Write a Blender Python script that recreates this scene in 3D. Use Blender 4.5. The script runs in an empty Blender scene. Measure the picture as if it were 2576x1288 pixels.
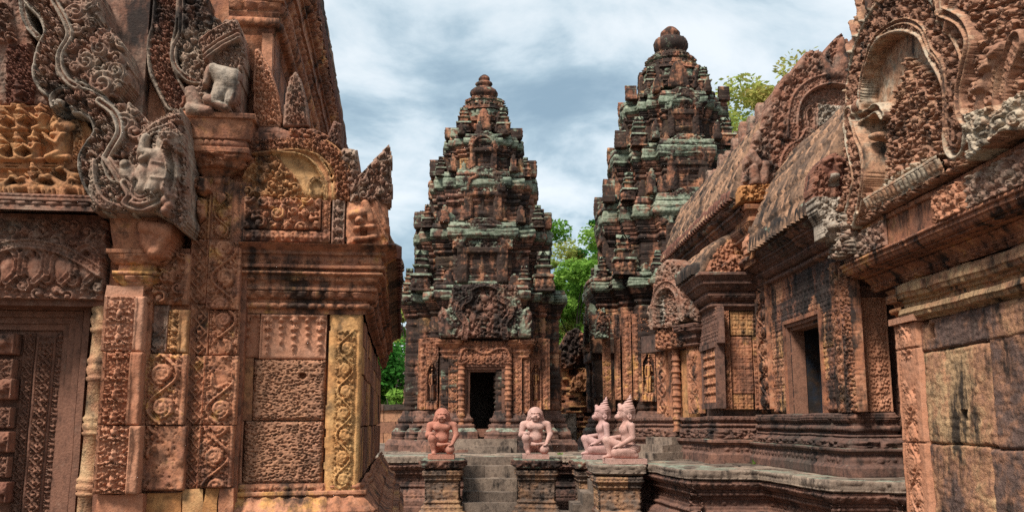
import bpy, math, random
import numpy as np
from math import radians as R, sin, cos, pi

# ---------------------------------------------------------------- camera, sky, sun
S = bpy.context.scene
F, CX, CY, EYE, PIT, YAW = 2352., 1288., 644., 1.6, R(10.1), R(1.41)
cam = bpy.data.objects.new('camera', bpy.data.cameras.new('camera'))
S.collection.objects.link(cam); S.camera = cam
cam.location = (0, 0, EYE); cam.rotation_euler = (pi/2+PIT, 0, -YAW)
cam.data.lens = 36*F/2576; cam.data.sensor_width = 36; cam.data.clip_start = .05; cam.data.clip_end = 3000
S.view_settings.view_transform = 'Standard'; S.view_settings.look = 'None'
S.cycles.use_denoising = False; S.cycles.sample_clamp_indirect = 3; S.cycles.sample_clamp_direct = 12; S.render.filter_size = 1.0; S.view_settings.exposure = 1.12; S.view_settings.gamma = 1
SUN_EL, SUN_AZ = R(52), R(220)      # azimuth clockwise from +Y (the view direction)

class NT:
    def __init__(s, nt): s.nt = nt; nt.nodes.clear()
    def n(s, t, **k):
        o = s.nt.nodes.new(t)
        for a, b in k.items(): setattr(o, a, b)
        return o
    def l(s, a, b): s.nt.links.new(a, b)
    def val(s, x, sock):
        if isinstance(x, (int, float)): sock.default_value = x
        elif isinstance(x, (tuple, list)): sock.default_value = tuple(x)+((1,) if len(x) == 3 and sock.type == 'RGBA' else ())
        else: s.l(x, sock)
    def m(s, op, a, b=0., c=None, clamp=False):
        o = s.n('ShaderNodeMath', operation=op, use_clamp=clamp)
        s.val(a, o.inputs[0]); s.val(b, o.inputs[1])
        if c is not None: s.val(c, o.inputs[2])
        return o.outputs[0]
    def ss(s, x, a, b):
        o = s.n('ShaderNodeMapRange', interpolation_type='SMOOTHSTEP')
        s.val(x, o.inputs[0]); o.inputs[1].default_value = a; o.inputs[2].default_value = b
        return o.outputs[0]
    def mix(s, f, a, b, bt='MIX'):
        o = s.n('ShaderNodeMix', data_type='RGBA', blend_type=bt)
        s.val(f, o.inputs[0]); s.val(a, o.inputs[6]); s.val(b, o.inputs[7])
        return o.outputs[2]
    def noise(s, vec, sc, det=4., rough=.55, dist=0.):
        o = s.n('ShaderNodeTexNoise'); s.l(vec, o.inputs['Vector'])
        o.inputs['Scale'].default_value = sc; o.inputs['Detail'].default_value = det
        o.inputs['Roughness'].default_value = rough; o.inputs['Distortion'].default_value = dist
        return o.outputs[0]
    def vscale(s, vec, v, off=(0, 0, 0)):
        o = s.n('ShaderNodeMapping'); s.l(vec, o.inputs[0]); o.inputs['Scale'].default_value = v; o.inputs['Location'].default_value = off
        return o.outputs[0]
    def ramp(s, f, cols):
        o = s.n('ShaderNodeValToRGB'); s.l(f, o.inputs[0]); e = o.color_ramp.elements
        while len(e) < len(cols): e.new(.5)
        for i, (p, c) in enumerate(cols): e[i].position = p; e[i].color = tuple(c)+(1,)
        return o.outputs[0]

w = bpy.data.worlds.new('World'); S.world = w; w.use_nodes = True
t = NT(w.node_tree)
sky = t.n('ShaderNodeTexSky', sky_type='NISHITA', sun_disc=False, sun_elevation=SUN_EL, sun_rotation=SUN_AZ)
sky.air_density = 1.; sky.dust_density = 1.5
gen = t.n('ShaderNodeTexCoord').outputs['Generated']
sep = t.n('ShaderNodeSeparateXYZ'); t.l(gen, sep.inputs[0])
# cloud deck: direction projected on a flat layer overhead
zz = t.m('MAXIMUM', t.m('ADD', sep.outputs[2], .42), .05)
cmb = t.n('ShaderNodeCombineXYZ'); t.l(t.m('DIVIDE', sep.outputs[0], zz), cmb.inputs[0]); t.l(t.m('DIVIDE', sep.outputs[1], zz), cmb.inputs[1])
cv = t.vscale(cmb.outputs[0], (1.5, 1.9, 1), (3.1, 1.4, 0))
c1 = t.noise(cv, 2.3, 8, .56, .3); c2 = t.noise(cv, .8, 3, .5, .2)
cl = t.m('ADD', t.m('MULTIPLY', c1, .8), t.m('MULTIPLY', c2, .32))
cloud = t.ramp(t.ss(cl, .40, .69), [(0, (1.25, 1.8, 2.2)), (.3, (1.95, 2.55, 2.9)), (.6, (3.0, 3.5, 3.75)), (1, (4.1, 4.35, 4.45))])
bg = t.n('ShaderNodeBackground'); bg.inputs[1].default_value = .108
t.l(t.mix(.88, sky.outputs[0], cloud), bg.inputs[0])
out = t.n('ShaderNodeOutputWorld'); t.l(bg.outputs[0], out.inputs[0])
sun = bpy.data.objects.new('sun', bpy.data.lights.new('sun', 'SUN')); S.collection.objects.link(sun)
sun.data.energy = 2.8; sun.data.angle = R(14); sun.data.color = (1, .94, .85)
sun.rotation_euler = (pi/2-SUN_EL, 0, -SUN_AZ+pi)

# ---------------------------------------------------------------- geometry helpers
f0 = np.array([sin(YAW), cos(YAW), 0]); UPZ = np.array([0, 0, 1.])
FWD = f0*cos(PIT)+UPZ*sin(PIT); RGT = np.array([cos(YAW), -sin(YAW), 0]); UPV = -f0*sin(PIT)+UPZ*cos(PIT)
EYEP = np.array([0, 0, EYE])
def ray(u, v): return FWD+RGT*((u-CX)/F)+UPV*((CY-v)/F)

class Fr:
    """a building's own axes: x along its front, y into depth, z up"""
    def __init__(s, o, ang): s.o = np.array(o, float); s.a = ang; s.c, s.s = cos(ang), sin(ang)
    def loc(s, d, off=True):
        p = np.array(d, float)-(s.o if off else 0)
        return np.array([p[0]*s.c+p[1]*s.s, -p[0]*s.s+p[1]*s.c, p[2]])
    def hit(s, u, v, ax, val):
        e = s.loc(EYEP); r = s.loc(ray(u, v), False)
        return e+r*((val-e[ax])/r[ax])
    def py(s, u, v, y): p = s.hit(u, v, 1, y); return p[0], p[2]
    def px(s, u, v, x): p = s.hit(u, v, 0, x); return p[1], p[2]
    def pz(s, u, v, z): p = s.hit(u, v, 2, z); return p[0], p[1]
WF = Fr((0, 0, 0), 0)

_h = lambda a, b, c: (np.sin(a*127.1+b*311.7+c*74.7)*43758.5453) % 1.0
def vnoise(p):
    p = np.asarray(p, float); i = np.floor(p); f = p-i; f = f*f*(3-2*f)
    x, y, z = i[..., 0], i[..., 1], i[..., 2]; fx, fy, fz = f[..., 0], f[..., 1], f[..., 2]
    r = 0
    for dx in (0, 1):
        for dy in (0, 1):
            for dz in (0, 1):
                r = r+_h(x+dx, y+dy, z+dz)*(fx if dx else 1-fx)*(fy if dy else 1-fy)*(fz if dz else 1-fz)
    return r*2-1
def fbm(p, o=3):
    r = 0; a = 1.; p = np.asarray(p, float)
    for _ in range(o): r = r+a*vnoise(p); p = p*2.03+17.3; a *= .5
    return r
def rnd(a, b=0., c=0.): return _h(np.asarray(a, float), b, c)

def mesh_obj(name, V, faces, mat, parent=None, smooth=False, tint=None, lich=None, label=None):
    me = bpy.data.meshes.new(name)
    V = np.asarray(V, np.float32)
    if isinstance(faces, np.ndarray):
        k = faces.shape[1]; n = len(faces)
        me.vertices.add(len(V)); me.vertices.foreach_set('co', V.ravel())
        me.loops.add(n*k); me.loops.foreach_set('vertex_index', faces.astype(np.int32).ravel())
        me.polygons.add(n); me.polygons.foreach_set('loop_start', np.arange(0, n*k, k, dtype=np.int32))
        me.update(calc_edges=True); me.validate()
    else:
        me.from_pydata([tuple(map(float, v)) for v in V], [], faces); me.update()
        n = len(faces)
    for nm, arr in (('tint', tint), ('lich', lich)):
        if arr is not None and len(me.polygons) == n:
            arr = np.broadcast_to(np.asarray(arr, np.float32), (n,)).copy()
            a = me.attributes.new(nm, 'FLOAT', 'FACE'); a.data.foreach_set('value', arr)
    if smooth: me.polygons.foreach_set('use_smooth', np.ones(len(me.polygons), bool))
    if mat: me.materials.append(mat)
    o = bpy.data.objects.new(name, me); S.collection.objects.link(o)
    if parent: o.parent = parent
    if label: o['label'] = label
    return o
def thing(name, label, cat, loc=(0, 0, 0), rz=0, group=None):
    o = bpy.data.objects.new(name, None); S.collection.objects.link(o)
    o.empty_display_size = .2
    o.location = loc; o.rotation_euler = (0, 0, rz); o['label'] = label; o['category'] = cat
    if group: o['group'] = group
    return o
def grid_faces(nr, nc, off=0):
    i = np.arange((nr-1)*(nc-1)); r, c = i//(nc-1), i % (nc-1); a = off+r*nc+c
    return np.stack([a, a+1, a+nc+1, a+nc], 1)

# ---------------------------------------------------------------- carved height fields
AMPK = 1.45
class HF:
    """a height field with wrap-around stamping: rows run up (b), columns run along (a)"""
    def __init__(s, nr, nc, wr=True, wc=True): s.H = np.zeros((nr, nc)); s.wr, s.wc = wr, wc
    def dome(s, a, b, r, h, p=.5, ry=None):
        H = s.H; nr, nc = H.shape; ry = ry or r
        i = np.arange(int(math.floor(b-ry)), int(math.ceil(b+ry))+1); j = np.arange(int(math.floor(a-r)), int(math.ceil(a+r))+1)
        if not s.wr: i = i[(i >= 0) & (i < nr)]
        if not s.wc: j = j[(j >= 0) & (j < nc)]
        if len(i) == 0 or len(j) == 0 or len(i) > nr or len(j) > nc: return
        q = 1-((i[:, None]-b)/ry)**2-((j[None, :]-a)/r)**2
        k = h*np.clip(q, 0, 1)**p
        ix = np.ix_(i % nr, j % nc); H[ix] = np.maximum(H[ix], k)
    def line(s, pts, r0, r1, h0, h1, p=.5):
        pts = np.asarray(pts, float); L = np.r_[0, np.cumsum(np.hypot(*np.diff(pts, axis=0).T))]
        n = max(2, int(L[-1]/max(.5, min(r0, r1)*.6)))
        for q in np.linspace(0, L[-1], n):
            f = q/max(L[-1], 1e-6)
            s.dome(np.interp(q, L, pts[:, 0]), np.interp(q, L, pts[:, 1]), r0+(r1-r0)*f, h0+(h1-h0)*f, p)
    def curl(s, a, b, r, h, ang=0., hand=1, turns=1.5):
        th = np.linspace(0, turns*2*pi, int(14+turns*10)); rr = r*.8*(1-th/th[-1]*.82)
        x = a+rr*np.cos(ang+hand*th); y = b+rr*np.sin(ang+hand*th)
        s.line(np.stack([x, y], 1), r*.24, r*.2, h*.8, h)
        s.dome(a, b, r*.27, h*1.1)
    def leaf(s, a, b, r, h, ang, L=2.):
        c, d = cos(ang), sin(ang)
        s.line([(a, b), (a+c*r*L, b+d*r*L)], r, r*.25, h, h*.6)
    def blur(s, n=1):
        for _ in range(n):
            H = s.H
            s.H = (H*4+np.roll(H, 1, 0)+np.roll(H, -1, 0)+np.roll(H, 1, 1)+np.roll(H, -1, 1))/8
        return s

def t_foliage(n=160, seed=1, rs=(17, 12, 8, 5), cnt=(14, 30, 60, 150)):
    g = HF(n, n); rg = random.Random(seed); P = []
    for r, k in zip(rs, cnt):
        got = 0
        for _ in range(k*25):
            a, b = rg.uniform(0, n), rg.uniform(0, n)
            if all(min(abs(a-x), n-abs(a-x))**2+min(abs(b-y), n-abs(b-y))**2 > (r*.93+q*.93)**2 for x, y, q in P):
                P.append((a, b, r)); got += 1
                h = .55+.45*r/rs[0]
                if r <= rs[-1]: g.dome(a, b, r*.95, h*rg.uniform(.5, .9))
                else:
                    an = rg.uniform(0, 6.3); hd = rg.choice((-1, 1))
                    g.curl(a, b, r, h, an, hd, rg.choice((1.2, 1.6)))
                    for q in range(rg.randint(1, 3)): g.leaf(a+r*cos(an+q*1.3), b+r*sin(an+q*1.3), r*.28, h*.75, an+q*1.3+hd*.8, 2.2)
            if got >= k: break
    return np.clip(g.blur(1).H, 0, 1.1)
def t_scroll(w=96, seed=3):
    """one period of a running vine: a spiral turning left, then one turning right"""
    n = 2*w; g = HF(n, w); rg = random.Random(seed)
    for k in (0, 1):
        cy = w*(.5+k); hd = 1 if k == 0 else -1; cx = w*(.5+.03*hd)
        g.curl(cx, cy, w*.37, 1., -pi/2, hd, 1.9)
        for q in range(9):
            an = q/9*2*pi+.3
            g.leaf(cx+cos(an)*w*.40, cy+sin(an)*w*.40, w*.05, .62, an+hd*1.0, 2.0)
        for sx in (-1, 1):
            g.curl(w*(.5+.38*sx), cy+w*.47, w*.11, .75, 0, sx, 1.1)
            g.leaf(w*(.5+.2*sx), cy+w*.5, w*.07, .7, pi/2+sx*.6, 2.2)
    yy = np.linspace(0, n, 60); g.line(np.stack([w*(.5-.41*np.sin(pi*yy/w)), yy], 1), w*.055, w*.055, .85, .85)
    for _ in range(900):
        a, b = rg.uniform(0, w), rg.uniform(0, n)
        if g.H[int(b) % n, int(a) % w] < .04:
            an = rg.uniform(0, 6.3); g.leaf(a, b, w*.045, .5, an, 1.6)
    return np.clip(g.blur(1).H, 0, 1.1)
def t_lozenge(w=64):
    g = HF(w*2, w)
    for k in (0, 1):
        c = w*(.5+k); q = [(w*.5, c-w*.46), (w*.93, c), (w*.5, c+w*.46), (w*.07, c), (w*.5, c-w*.46)]
        g.line(q, w*.055, w*.055, .8, .8)
        g.dome(w*.5, c, w*.12, 1.)
        for i in range(4):
            an = pi/4+i*pi/2; g.leaf(w*.5+cos(an)*w*.09, c+sin(an)*w*.09, w*.09, .8, an, 1.5)
        for sx in (0, 1): g.curl(w*sx, c+w*.5, w*.17, .8, 0, 1, 1.1)
    return np.clip(g.blur(1).H, 0, 1)
def t_arabesque(w=150, n=260):
    """a tall bouquet: stacked trefoils between mirrored curls"""
    g = HF(n, w, True, False)
    for k in range(2):
        c = n*(.5*k+.25); q = w/150*1.
        for sx in (-1, 1):
            for (dx, dy, r) in ((.15, -.19, .085), (.30, -.17, .075), (.42, -.20, .05), (.36, -.06, .07), (.23, -.05, .065), (.14, .03, .055), (.31, .06, .06), (.43, .02, .045), (.20, .12, .05), (.10, .19, .045), (.28, .17, .04), (.42, .13, .04)):
                g.curl(w*(.5+sx*dx), c+n*dy, w*r, .85, pi/2, sx, 1.3); g.leaf(w*(.5+sx*(dx+r*.6)), c+n*dy+w*r*.8, w*r*.32, .7, pi/2-sx*.9, 2)
        g.dome(w*.5, c-n*.09, w*.085, 1., .5, w*.12); g.leaf(w*.5, c-n*.03, w*.05, .95, pi/2, 3.)
        for sx in (-1, 1): g.leaf(w*(.5+.06*sx), c-n*.08, w*.045, .9, pi/2-sx*.8, 2.4); g.line([(w*.5, c-n*.25), (w*(.5+.10*sx), c-n*.13), (w*(.5+.03*sx), c+n*.06), (w*.5, c+n*.22)], w*.022, w*.022, .7, .7)
        g.line([(w*.1, c-n*.245), (w*.5, c-n*.215), (w*.9, c-n*.245)], w*.025, w*.025, .6, .6)
    return np.clip(g.blur(1).H, 0, 1)
def t_petal(n=64):
    g = np.zeros((n, n)); y, x = np.mgrid[0:n, 0:n]/n
    d = np.abs(x-.5)/(.46*np.sqrt(np.clip(1-(1-y)**2.2, 0.02, 1))); g = np.where(d < 1, .45+.55*np.sqrt(np.clip(1-d*d, 0, 1)), 0)
    g[(d > .68) & (d < .8)] *= .65
    return g[::-1]
def t_bead(n=48):
    y, x = np.mgrid[0:n, 0:n]/n; return np.sqrt(np.clip(1-((x-.5)/.47)**2-((y-.5)/.5)**2, 0, 1))
def t_rosette(n=72):
    g = HF(n, n)
    g.dome(n*.5, n*.5, n*.13, 1.)
    for i in range(8): g.leaf(n*.5+cos(i*pi/4)*n*.12, n*.5+sin(i*pi/4)*n*.12, n*.085, .85, i*pi/4, 2.2)
    for i in (0, 1): g.curl(n*i, n*.5, n*.17, .7, 0, 1, 1.2); g.curl(n*i, 0, n*.13, .7, 2, -1, 1.2)
    return np.clip(g.blur(1).H, 0, 1)
def t_tile(n=56):
    """square carpet tile: sunk border and a four-petalled flower"""
    g = HF(n, n, False, False)
    for i in range(4):
        an = pi/4+i*pi/2; g.leaf(n*.5+cos(an)*n*.08, n*.5+sin(an)*n*.08, n*.1, .85, an, 2.3)
        g.dome(n*.5+cos(an-pi/4)*n*.27, n*.5+sin(an-pi/4)*n*.27, n*.085, .7)
    g.dome(n*.5, n*.5, n*.12, 1.)
    e = int(n*.06); H = g.H; H[e:2*e+1] = np.maximum(H[e:2*e+1], .6); H[-2*e-1:-e] = .6; H[:, e:2*e+1] = .6; H[:, -2*e-1:-e] = .6
    H[:e] = 0; H[-e:] = 0; H[:, :e] = 0; H[:, -e:] = 0
    return H
def t_garland(n=96):
    """row of hanging tassels, wide then narrow"""
    g = HF(n, n, False, True)
    g.line([(0, n*.93), (n, n*.93)], n*.05, n*.05, .7, .7)
    for cx, wd, ln in ((.27, .21, .80), (.78, .13, .66)):
        for k, yy in enumerate(np.linspace(.84, .93-ln, 5)):
            r = wd*(1.-.17*k)
            for sx in (-1, 1):
                if k < 4: g.curl(n*(cx+sx*r*.55), n*yy, n*r*.42, .9, pi/2, sx, 1.2)
            g.dome(n*cx, n*yy, n*r*.3, 1., .5, n*r*.5)
        g.leaf(n*cx, n*(.93-ln+.1), n*.05, .8, -pi/2, 2)
    return np.clip(g.blur(1).H, 0, 1)
def t_spear(n=72):
    """row of upright pointed leaves"""
    g = HF(n, n, False, True)
    for cx, ht, r in ((.25, .95, .17), (.75, .72, .11)):
        g.line([(n*(cx-r), n*.08), (n*(cx-r*.9), n*.35), (n*cx, n*ht), (n*(cx+r*.9), n*.35), (n*(cx+r), n*.08)], n*.035, n*.035, .8, .8)
        g.dome(n*cx, n*.3, n*r*.5, 1., .5, n*.2); g.curl(n*(cx-r*.4), n*.16, n*r*.4, .8, 0, 1, 1); g.curl(n*(cx+r*.4), n*.16, n*r*.4, .8, 0, -1, 1)
    return np.clip(g.blur(1).H, 0, 1)
def t_pits(n=192, seed=5):
    g = HF(n, n); rg = random.Random(seed)
    for _ in range(620):
        r = rg.choice((1.5, 2.0, 2.6, 3.4)); a, b = rg.uniform(0, n), rg.uniform(0, n)
        g.dome(a, b, r*rg.uniform(1., 1.9), rg.uniform(.5, 1), .4, r*rg.uniform(.6, 1))
    y, x = np.mgrid[0:n, 0:n]
    return np.clip(1.1-1.3*g.H, 0, 1)+.10*fbm(np.stack([x/7., y/7., x*0], -1), 2)
def t_shingle(n=64):
    """stone roof tile: round-backed course running down the slope with a lip"""
    y, x = np.mgrid[0:n, 0:n]/n
    return np.sqrt(np.clip(1-((x-.5)/.5)**2, 0, 1))*(.75+.25*(1-y))
def t_ribs(n=32):
    y, x = np.mgrid[0:n, 0:n]/n; return (x < .55)*1.
T = {}
def tiles():
    T.update(fol=t_foliage(), fol2=t_foliage(160, 9, (12, 8, 5, 3.4), (26, 70, 140, 260)), fol3=t_foliage(160, 4, (24, 15, 9, 5), (8, 20, 50, 130)),
             scroll=t_scroll(), scroll2=t_scroll(84, 12), loz=t_lozenge(), arab=t_arabesque(), petal=t_petal(), bead=t_bead(), ros=t_rosette(), tile=t_tile(),
             garl=t_garland(), spear=t_spear(), pits=t_pits(), shingle=t_shingle(), ribs=t_ribs())
    for k_ in ('fol', 'fol2', 'fol3', 'scroll', 'scroll2', 'loz', 'arab', 'ros', 'garl', 'spear'):
        y, x = np.mgrid[0:T[k_].shape[0], 0:T[k_].shape[1]]
        T[k_] = np.clip((T[k_]-.2)/.6, 0, 1)**.85*(1+.16*vnoise(np.stack([x/2.6, y/2.6, x*0], -1)))
    T['petal_down'] = T['petal'][::-1].copy()
tiles()
def samp(tile, a, b):
    """wrap-around bilinear lookup, a and b in tile units"""
    t_ = T[tile] if isinstance(tile, str) else tile
    nr, nc = t_.shape; x = np.asarray(a)*nc-.5; y = np.asarray(b)*nr-.5
    i = np.floor(y).astype(int); j = np.floor(x).astype(int); fy = y-i; fx = x-j
    g = lambda p, q: t_[p % nr, q % nc]
    return (g(i, j)*(1-fx)+g(i, j+1)*fx)*(1-fy)+(g(i+1, j)*(1-fx)+g(i+1, j+1)*fx)*fy

def mask_mesh(name, P, N, M, back, mat, parent, tint=None, lich=None, label=None, smooth=False):
    """grid of points P (nr,nc,3), faces where M holds, skirts running back along -N"""
    nr, nc = M.shape; fm = M[:-1, :-1] & M[1:, :-1] & M[:-1, 1:] & M[1:, 1:]
    V = P.reshape(-1, 3); n = len(V)
    idx = np.arange(nr*nc).reshape(nr, nc)
    a, b, c, d = idx[:-1, :-1], idx[:-1, 1:], idx[1:, 1:], idx[1:, :-1]
    F_ = [np.stack([a[fm], b[fm], c[fm], d[fm]], 1)]
    fp = np.pad(fm, 1)
    c0 = fp[1:-1, 1:-1]
    if back:
        for p, q, nb in ((a, b, fp[:-2, 1:-1]), (b, c, fp[1:-1, 2:]), (c, d, fp[2:, 1:-1]), (d, a, fp[1:-1, :-2])):
            e = c0 & ~nb
            F_.append(np.stack([q[e], p[e], p[e]+n, q[e]+n], 1))
        bk = P-np.einsum('ijk,k->ij', P-P[0, 0], N)[..., None]*N-N*back
        V = np.concatenate([V, bk.reshape(-1, 3)])
    Fa = np.concatenate(F_)
    us = np.unique(Fa); rm = np.full(len(V), -1); rm[us] = np.arange(len(us))
    def fa(x): return None if x is None else (x if np.isscalar(x) else np.asarray(x).ravel()[Fa[:, 0] % n])
    return mesh_obj(name, V[us], rm[Fa], mat, parent, smooth, fa(tint), fa(lich), label)

class Canvas:
    """carved slab on a plane: a runs along A, b up B, height out along N"""
    def __init__(s, o, A, B, N, a0, a1, b0, b1, res, pix=None):
        s.o, s.A, s.B, s.N = (np.array(x, float) for x in (o, A, B, N)); s.a0, s.b0, s.res = a0, b0, res
        s.nc = max(3, int(round((a1-a0)/res))+1); s.nr = max(3, int(round((b1-b0)/res))+1)
        s.ra = (a1-a0)/(s.nc-1); s.rb = (b1-b0)/(s.nr-1)
        s.b, s.a = np.meshgrid(b0+np.arange(s.nr)*s.rb, a0+np.arange(s.nc)*s.ra, indexing='ij')
        s.H = np.zeros((s.nr, s.nc)); s.M = np.ones((s.nr, s.nc), bool); s.tint = np.full((s.nr, s.nc), .5); s.lich = np.zeros((s.nr, s.nc)); s.pix = pix
    def q(s, pts): return np.array([s.pix(*p) for p in pts]) if s.pix else np.array(pts, float)
    def poly(s, pts):
        p = s.q(pts); ins = np.zeros(s.a.shape, bool)
        for (x0, y0), (x1, y1) in zip(p, np.roll(p, -1, 0)):
            if y0 == y1: continue
            c = ((y0 > s.b) != (y1 > s.b)) & (s.a < (x1-x0)*(s.b-y0)/(y1-y0)+x0); ins ^= c
        return ins
    def near(s, pts, raw=False):
        """arc length and signed distance to a polyline (left of travel positive)"""
        p = np.array(pts, float) if raw else s.q(pts); L = 0.; D = np.full(s.a.shape, 1e9); SS = np.zeros(s.a.shape)
        for (x0, y0), (x1, y1) in zip(p[:-1], p[1:]):
            dx, dy = x1-x0, y1-y0; l = math.hypot(dx, dy)
            if l < 1e-6: continue
            t_ = np.clip(((s.a-x0)*dx+(s.b-y0)*dy)/(l*l), 0, 1); ex, ey = s.a-x0-t_*dx, s.b-y0-t_*dy; d = np.hypot(ex, ey)
            sg = np.where(dx*(s.b-y0)-dy*(s.a-x0) >= 0, 1, -1); m_ = d < np.abs(D)
            D = np.where(m_, d*sg, D); SS = np.where(m_, L+t_*l, SS); L += l
        return SS, D, L
    def smooth_path(s, pts, n=60, raw=False):
        p = np.array(pts, float) if raw else s.q(pts); return catmull(p, n)
    def cap(s, p0, p1, r0, r1, base, h, px=True):
        """rounded limb between two points; radii in metres"""
        (x0, y0), (x1, y1) = s.q([p0, p1]) if px else (p0, p1)
        dx, dy = x1-x0, y1-y0; l2 = max(dx*dx+dy*dy, 1e-9)
        t_ = np.clip(((s.a-x0)*dx+(s.b-y0)*dy)/l2, 0, 1); d = np.hypot(s.a-x0-t_*dx, s.b-y0-t_*dy); r = r0+(r1-r0)*t_
        k = np.where(d < r, base+h*np.sqrt(np.clip(1-(d/r)**2, 0, 1)), -9); s.H = np.maximum(s.H, k)
    def ell(s, c, rx, ry, base, h, px=True, rot=0.):
        (x, y), = s.q([c]) if px else [c]
        e, g = s.a-x, s.b-y; e, g = e*cos(rot)+g*sin(rot), -e*sin(rot)+g*cos(rot)
        k = 1-(e/rx)**2-(g/ry)**2; s.H = np.maximum(s.H, np.where(k > 0, base+h*np.sqrt(np.clip(k, 0, 1)), -9))
    def band(s, path, w, base, rim=.02, rimh=.02, tile='fol', tw=.25, amp=.03, raw=True, side=0, mask=True, lich=None, tint=None):
        SS, D, L = s.near(path, raw); ad = np.abs(D); ins = ad < w/2
        if side: ins &= (D*side > 0)
        x = np.clip((w/2-ad)/rim, 0, 1); rimp = np.sqrt(np.clip(1-(2*x-1)**2, 0, 1))*(x < 1)
        core = ad < w/2-rim
        h = np.where(core, base+amp*samp(tile, (D/(w-2*rim)+.5) if tile in ('scroll', 'loz', 'arab') else D/tw, SS/tw), base+rimh*rimp)
        s.H = np.where(ins, h, s.H)
        if mask: s.M |= ins
        if lich is not None: s.lich = np.where(ins & ~core, lich, s.lich)
        if tint is not None: s.tint = np.where(ins, np.where(core, tint-.12, tint+.3), s.tint)
        return ins
    def curl(s, c, r, base, h, hand=1, turns=2., px=True, sx=1.):
        (x, y), = s.q([c]) if px else [c]
        e, g = (s.a-x)/r/sx, (s.b-y)/r; rho = np.hypot(e, g); th = np.arctan2(g, e)*hand
        k = base+h*np.sqrt(np.clip(1-.75*rho**2, 0, 1))*(.62+.38*np.cos(th-2*pi*turns*rho)); s.H = np.maximum(s.H, np.where(rho < 1, k, -9))
    def build(s, name, mat, parent, back=.1, wob=.006, tint=None, lich=None, label=None, smooth=False):
        H = s.H.copy()
        if wob:
            W_ = np.stack([s.a, s.b, s.a*0+s.o[0]+s.o[1]*1.7], -1)
            H += wob*fbm(W_*5, 3)+.55*wob*fbm(W_*31, 2)
        if not s.M.all():  # worn, rounded outer edge
            m_ = s.M.copy(); e_ = m_.astype(float)
            for _ in range(4):
                p_ = np.pad(m_, 1); m_ = m_ & p_[:-2, 1:-1] & p_[2:, 1:-1] & p_[1:-1, :-2] & p_[1:-1, 2:]; e_ += m_
            H -= .035*np.clip(1-e_/5, 0, 1)**1.5*min(1., s.res/.009)
        P = s.o+s.a[..., None]*s.A+s.b[..., None]*s.B+H[..., None]*s.N
        return mask_mesh(name, P, s.N, s.M, back, mat, parent, s.tint if tint is None else tint, s.lich if lich is None else lich, label, smooth)
def catmull(p, n=60):
    p = np.asarray(p, float); q = np.vstack([2*p[0]-p[1], p, 2*p[-1]-p[-2]]); o = []
    k = max(2, n//(len(p)-1))
    for i in range(1, len(q)-2):
        for t_ in np.linspace(0, 1, k, endpoint=False):
            a, b, c, d = q[i-1], q[i], q[i+1], q[i+2]
            o.append(.5*(2*b+(c-a)*t_+(2*a-5*b+4*c-d)*t_**2+(3*b-a-3*c+d)*t_**3))
    o.append(p[-1]); return np.array(o)
def cv_y(fr, y, u0, v0, u1, v1, res, pad=0.):
    """canvas on the front-facing plane y, covering a pixel box"""
    P = [fr.py(u, v, y) for u in (u0, u1) for v in (v0, v1)]
    a = [p[0] for p in P]; b = [p[1] for p in P]
    um, vm = (u0+u1)/2, (v0+v1)/2
    a0, a1 = fr.py(u0, vm, y)[0], fr.py(u1, vm, y)[0]; b1, b0 = fr.py(um, v0, y)[1], fr.py(um, v1, y)[1]
    return Canvas((0, y, 0), (1, 0, 0), (0, 0, 1), (0, -1, 0), a0-pad, a1+pad, b0-pad, b1+pad, res, lambda u, v: fr.py(u, v, y))
def cv_x(fr, x, y0, y1, z0, z1, res, sgn=-1):
    """canvas on a side plane x facing sgn"""
    return Canvas((x, 0, 0), (0, 1, 0), (0, 0, 1), (sgn, 0, 0), y0, y1, z0, z1, res, lambda u, v: fr.px(u, v, x))

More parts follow.
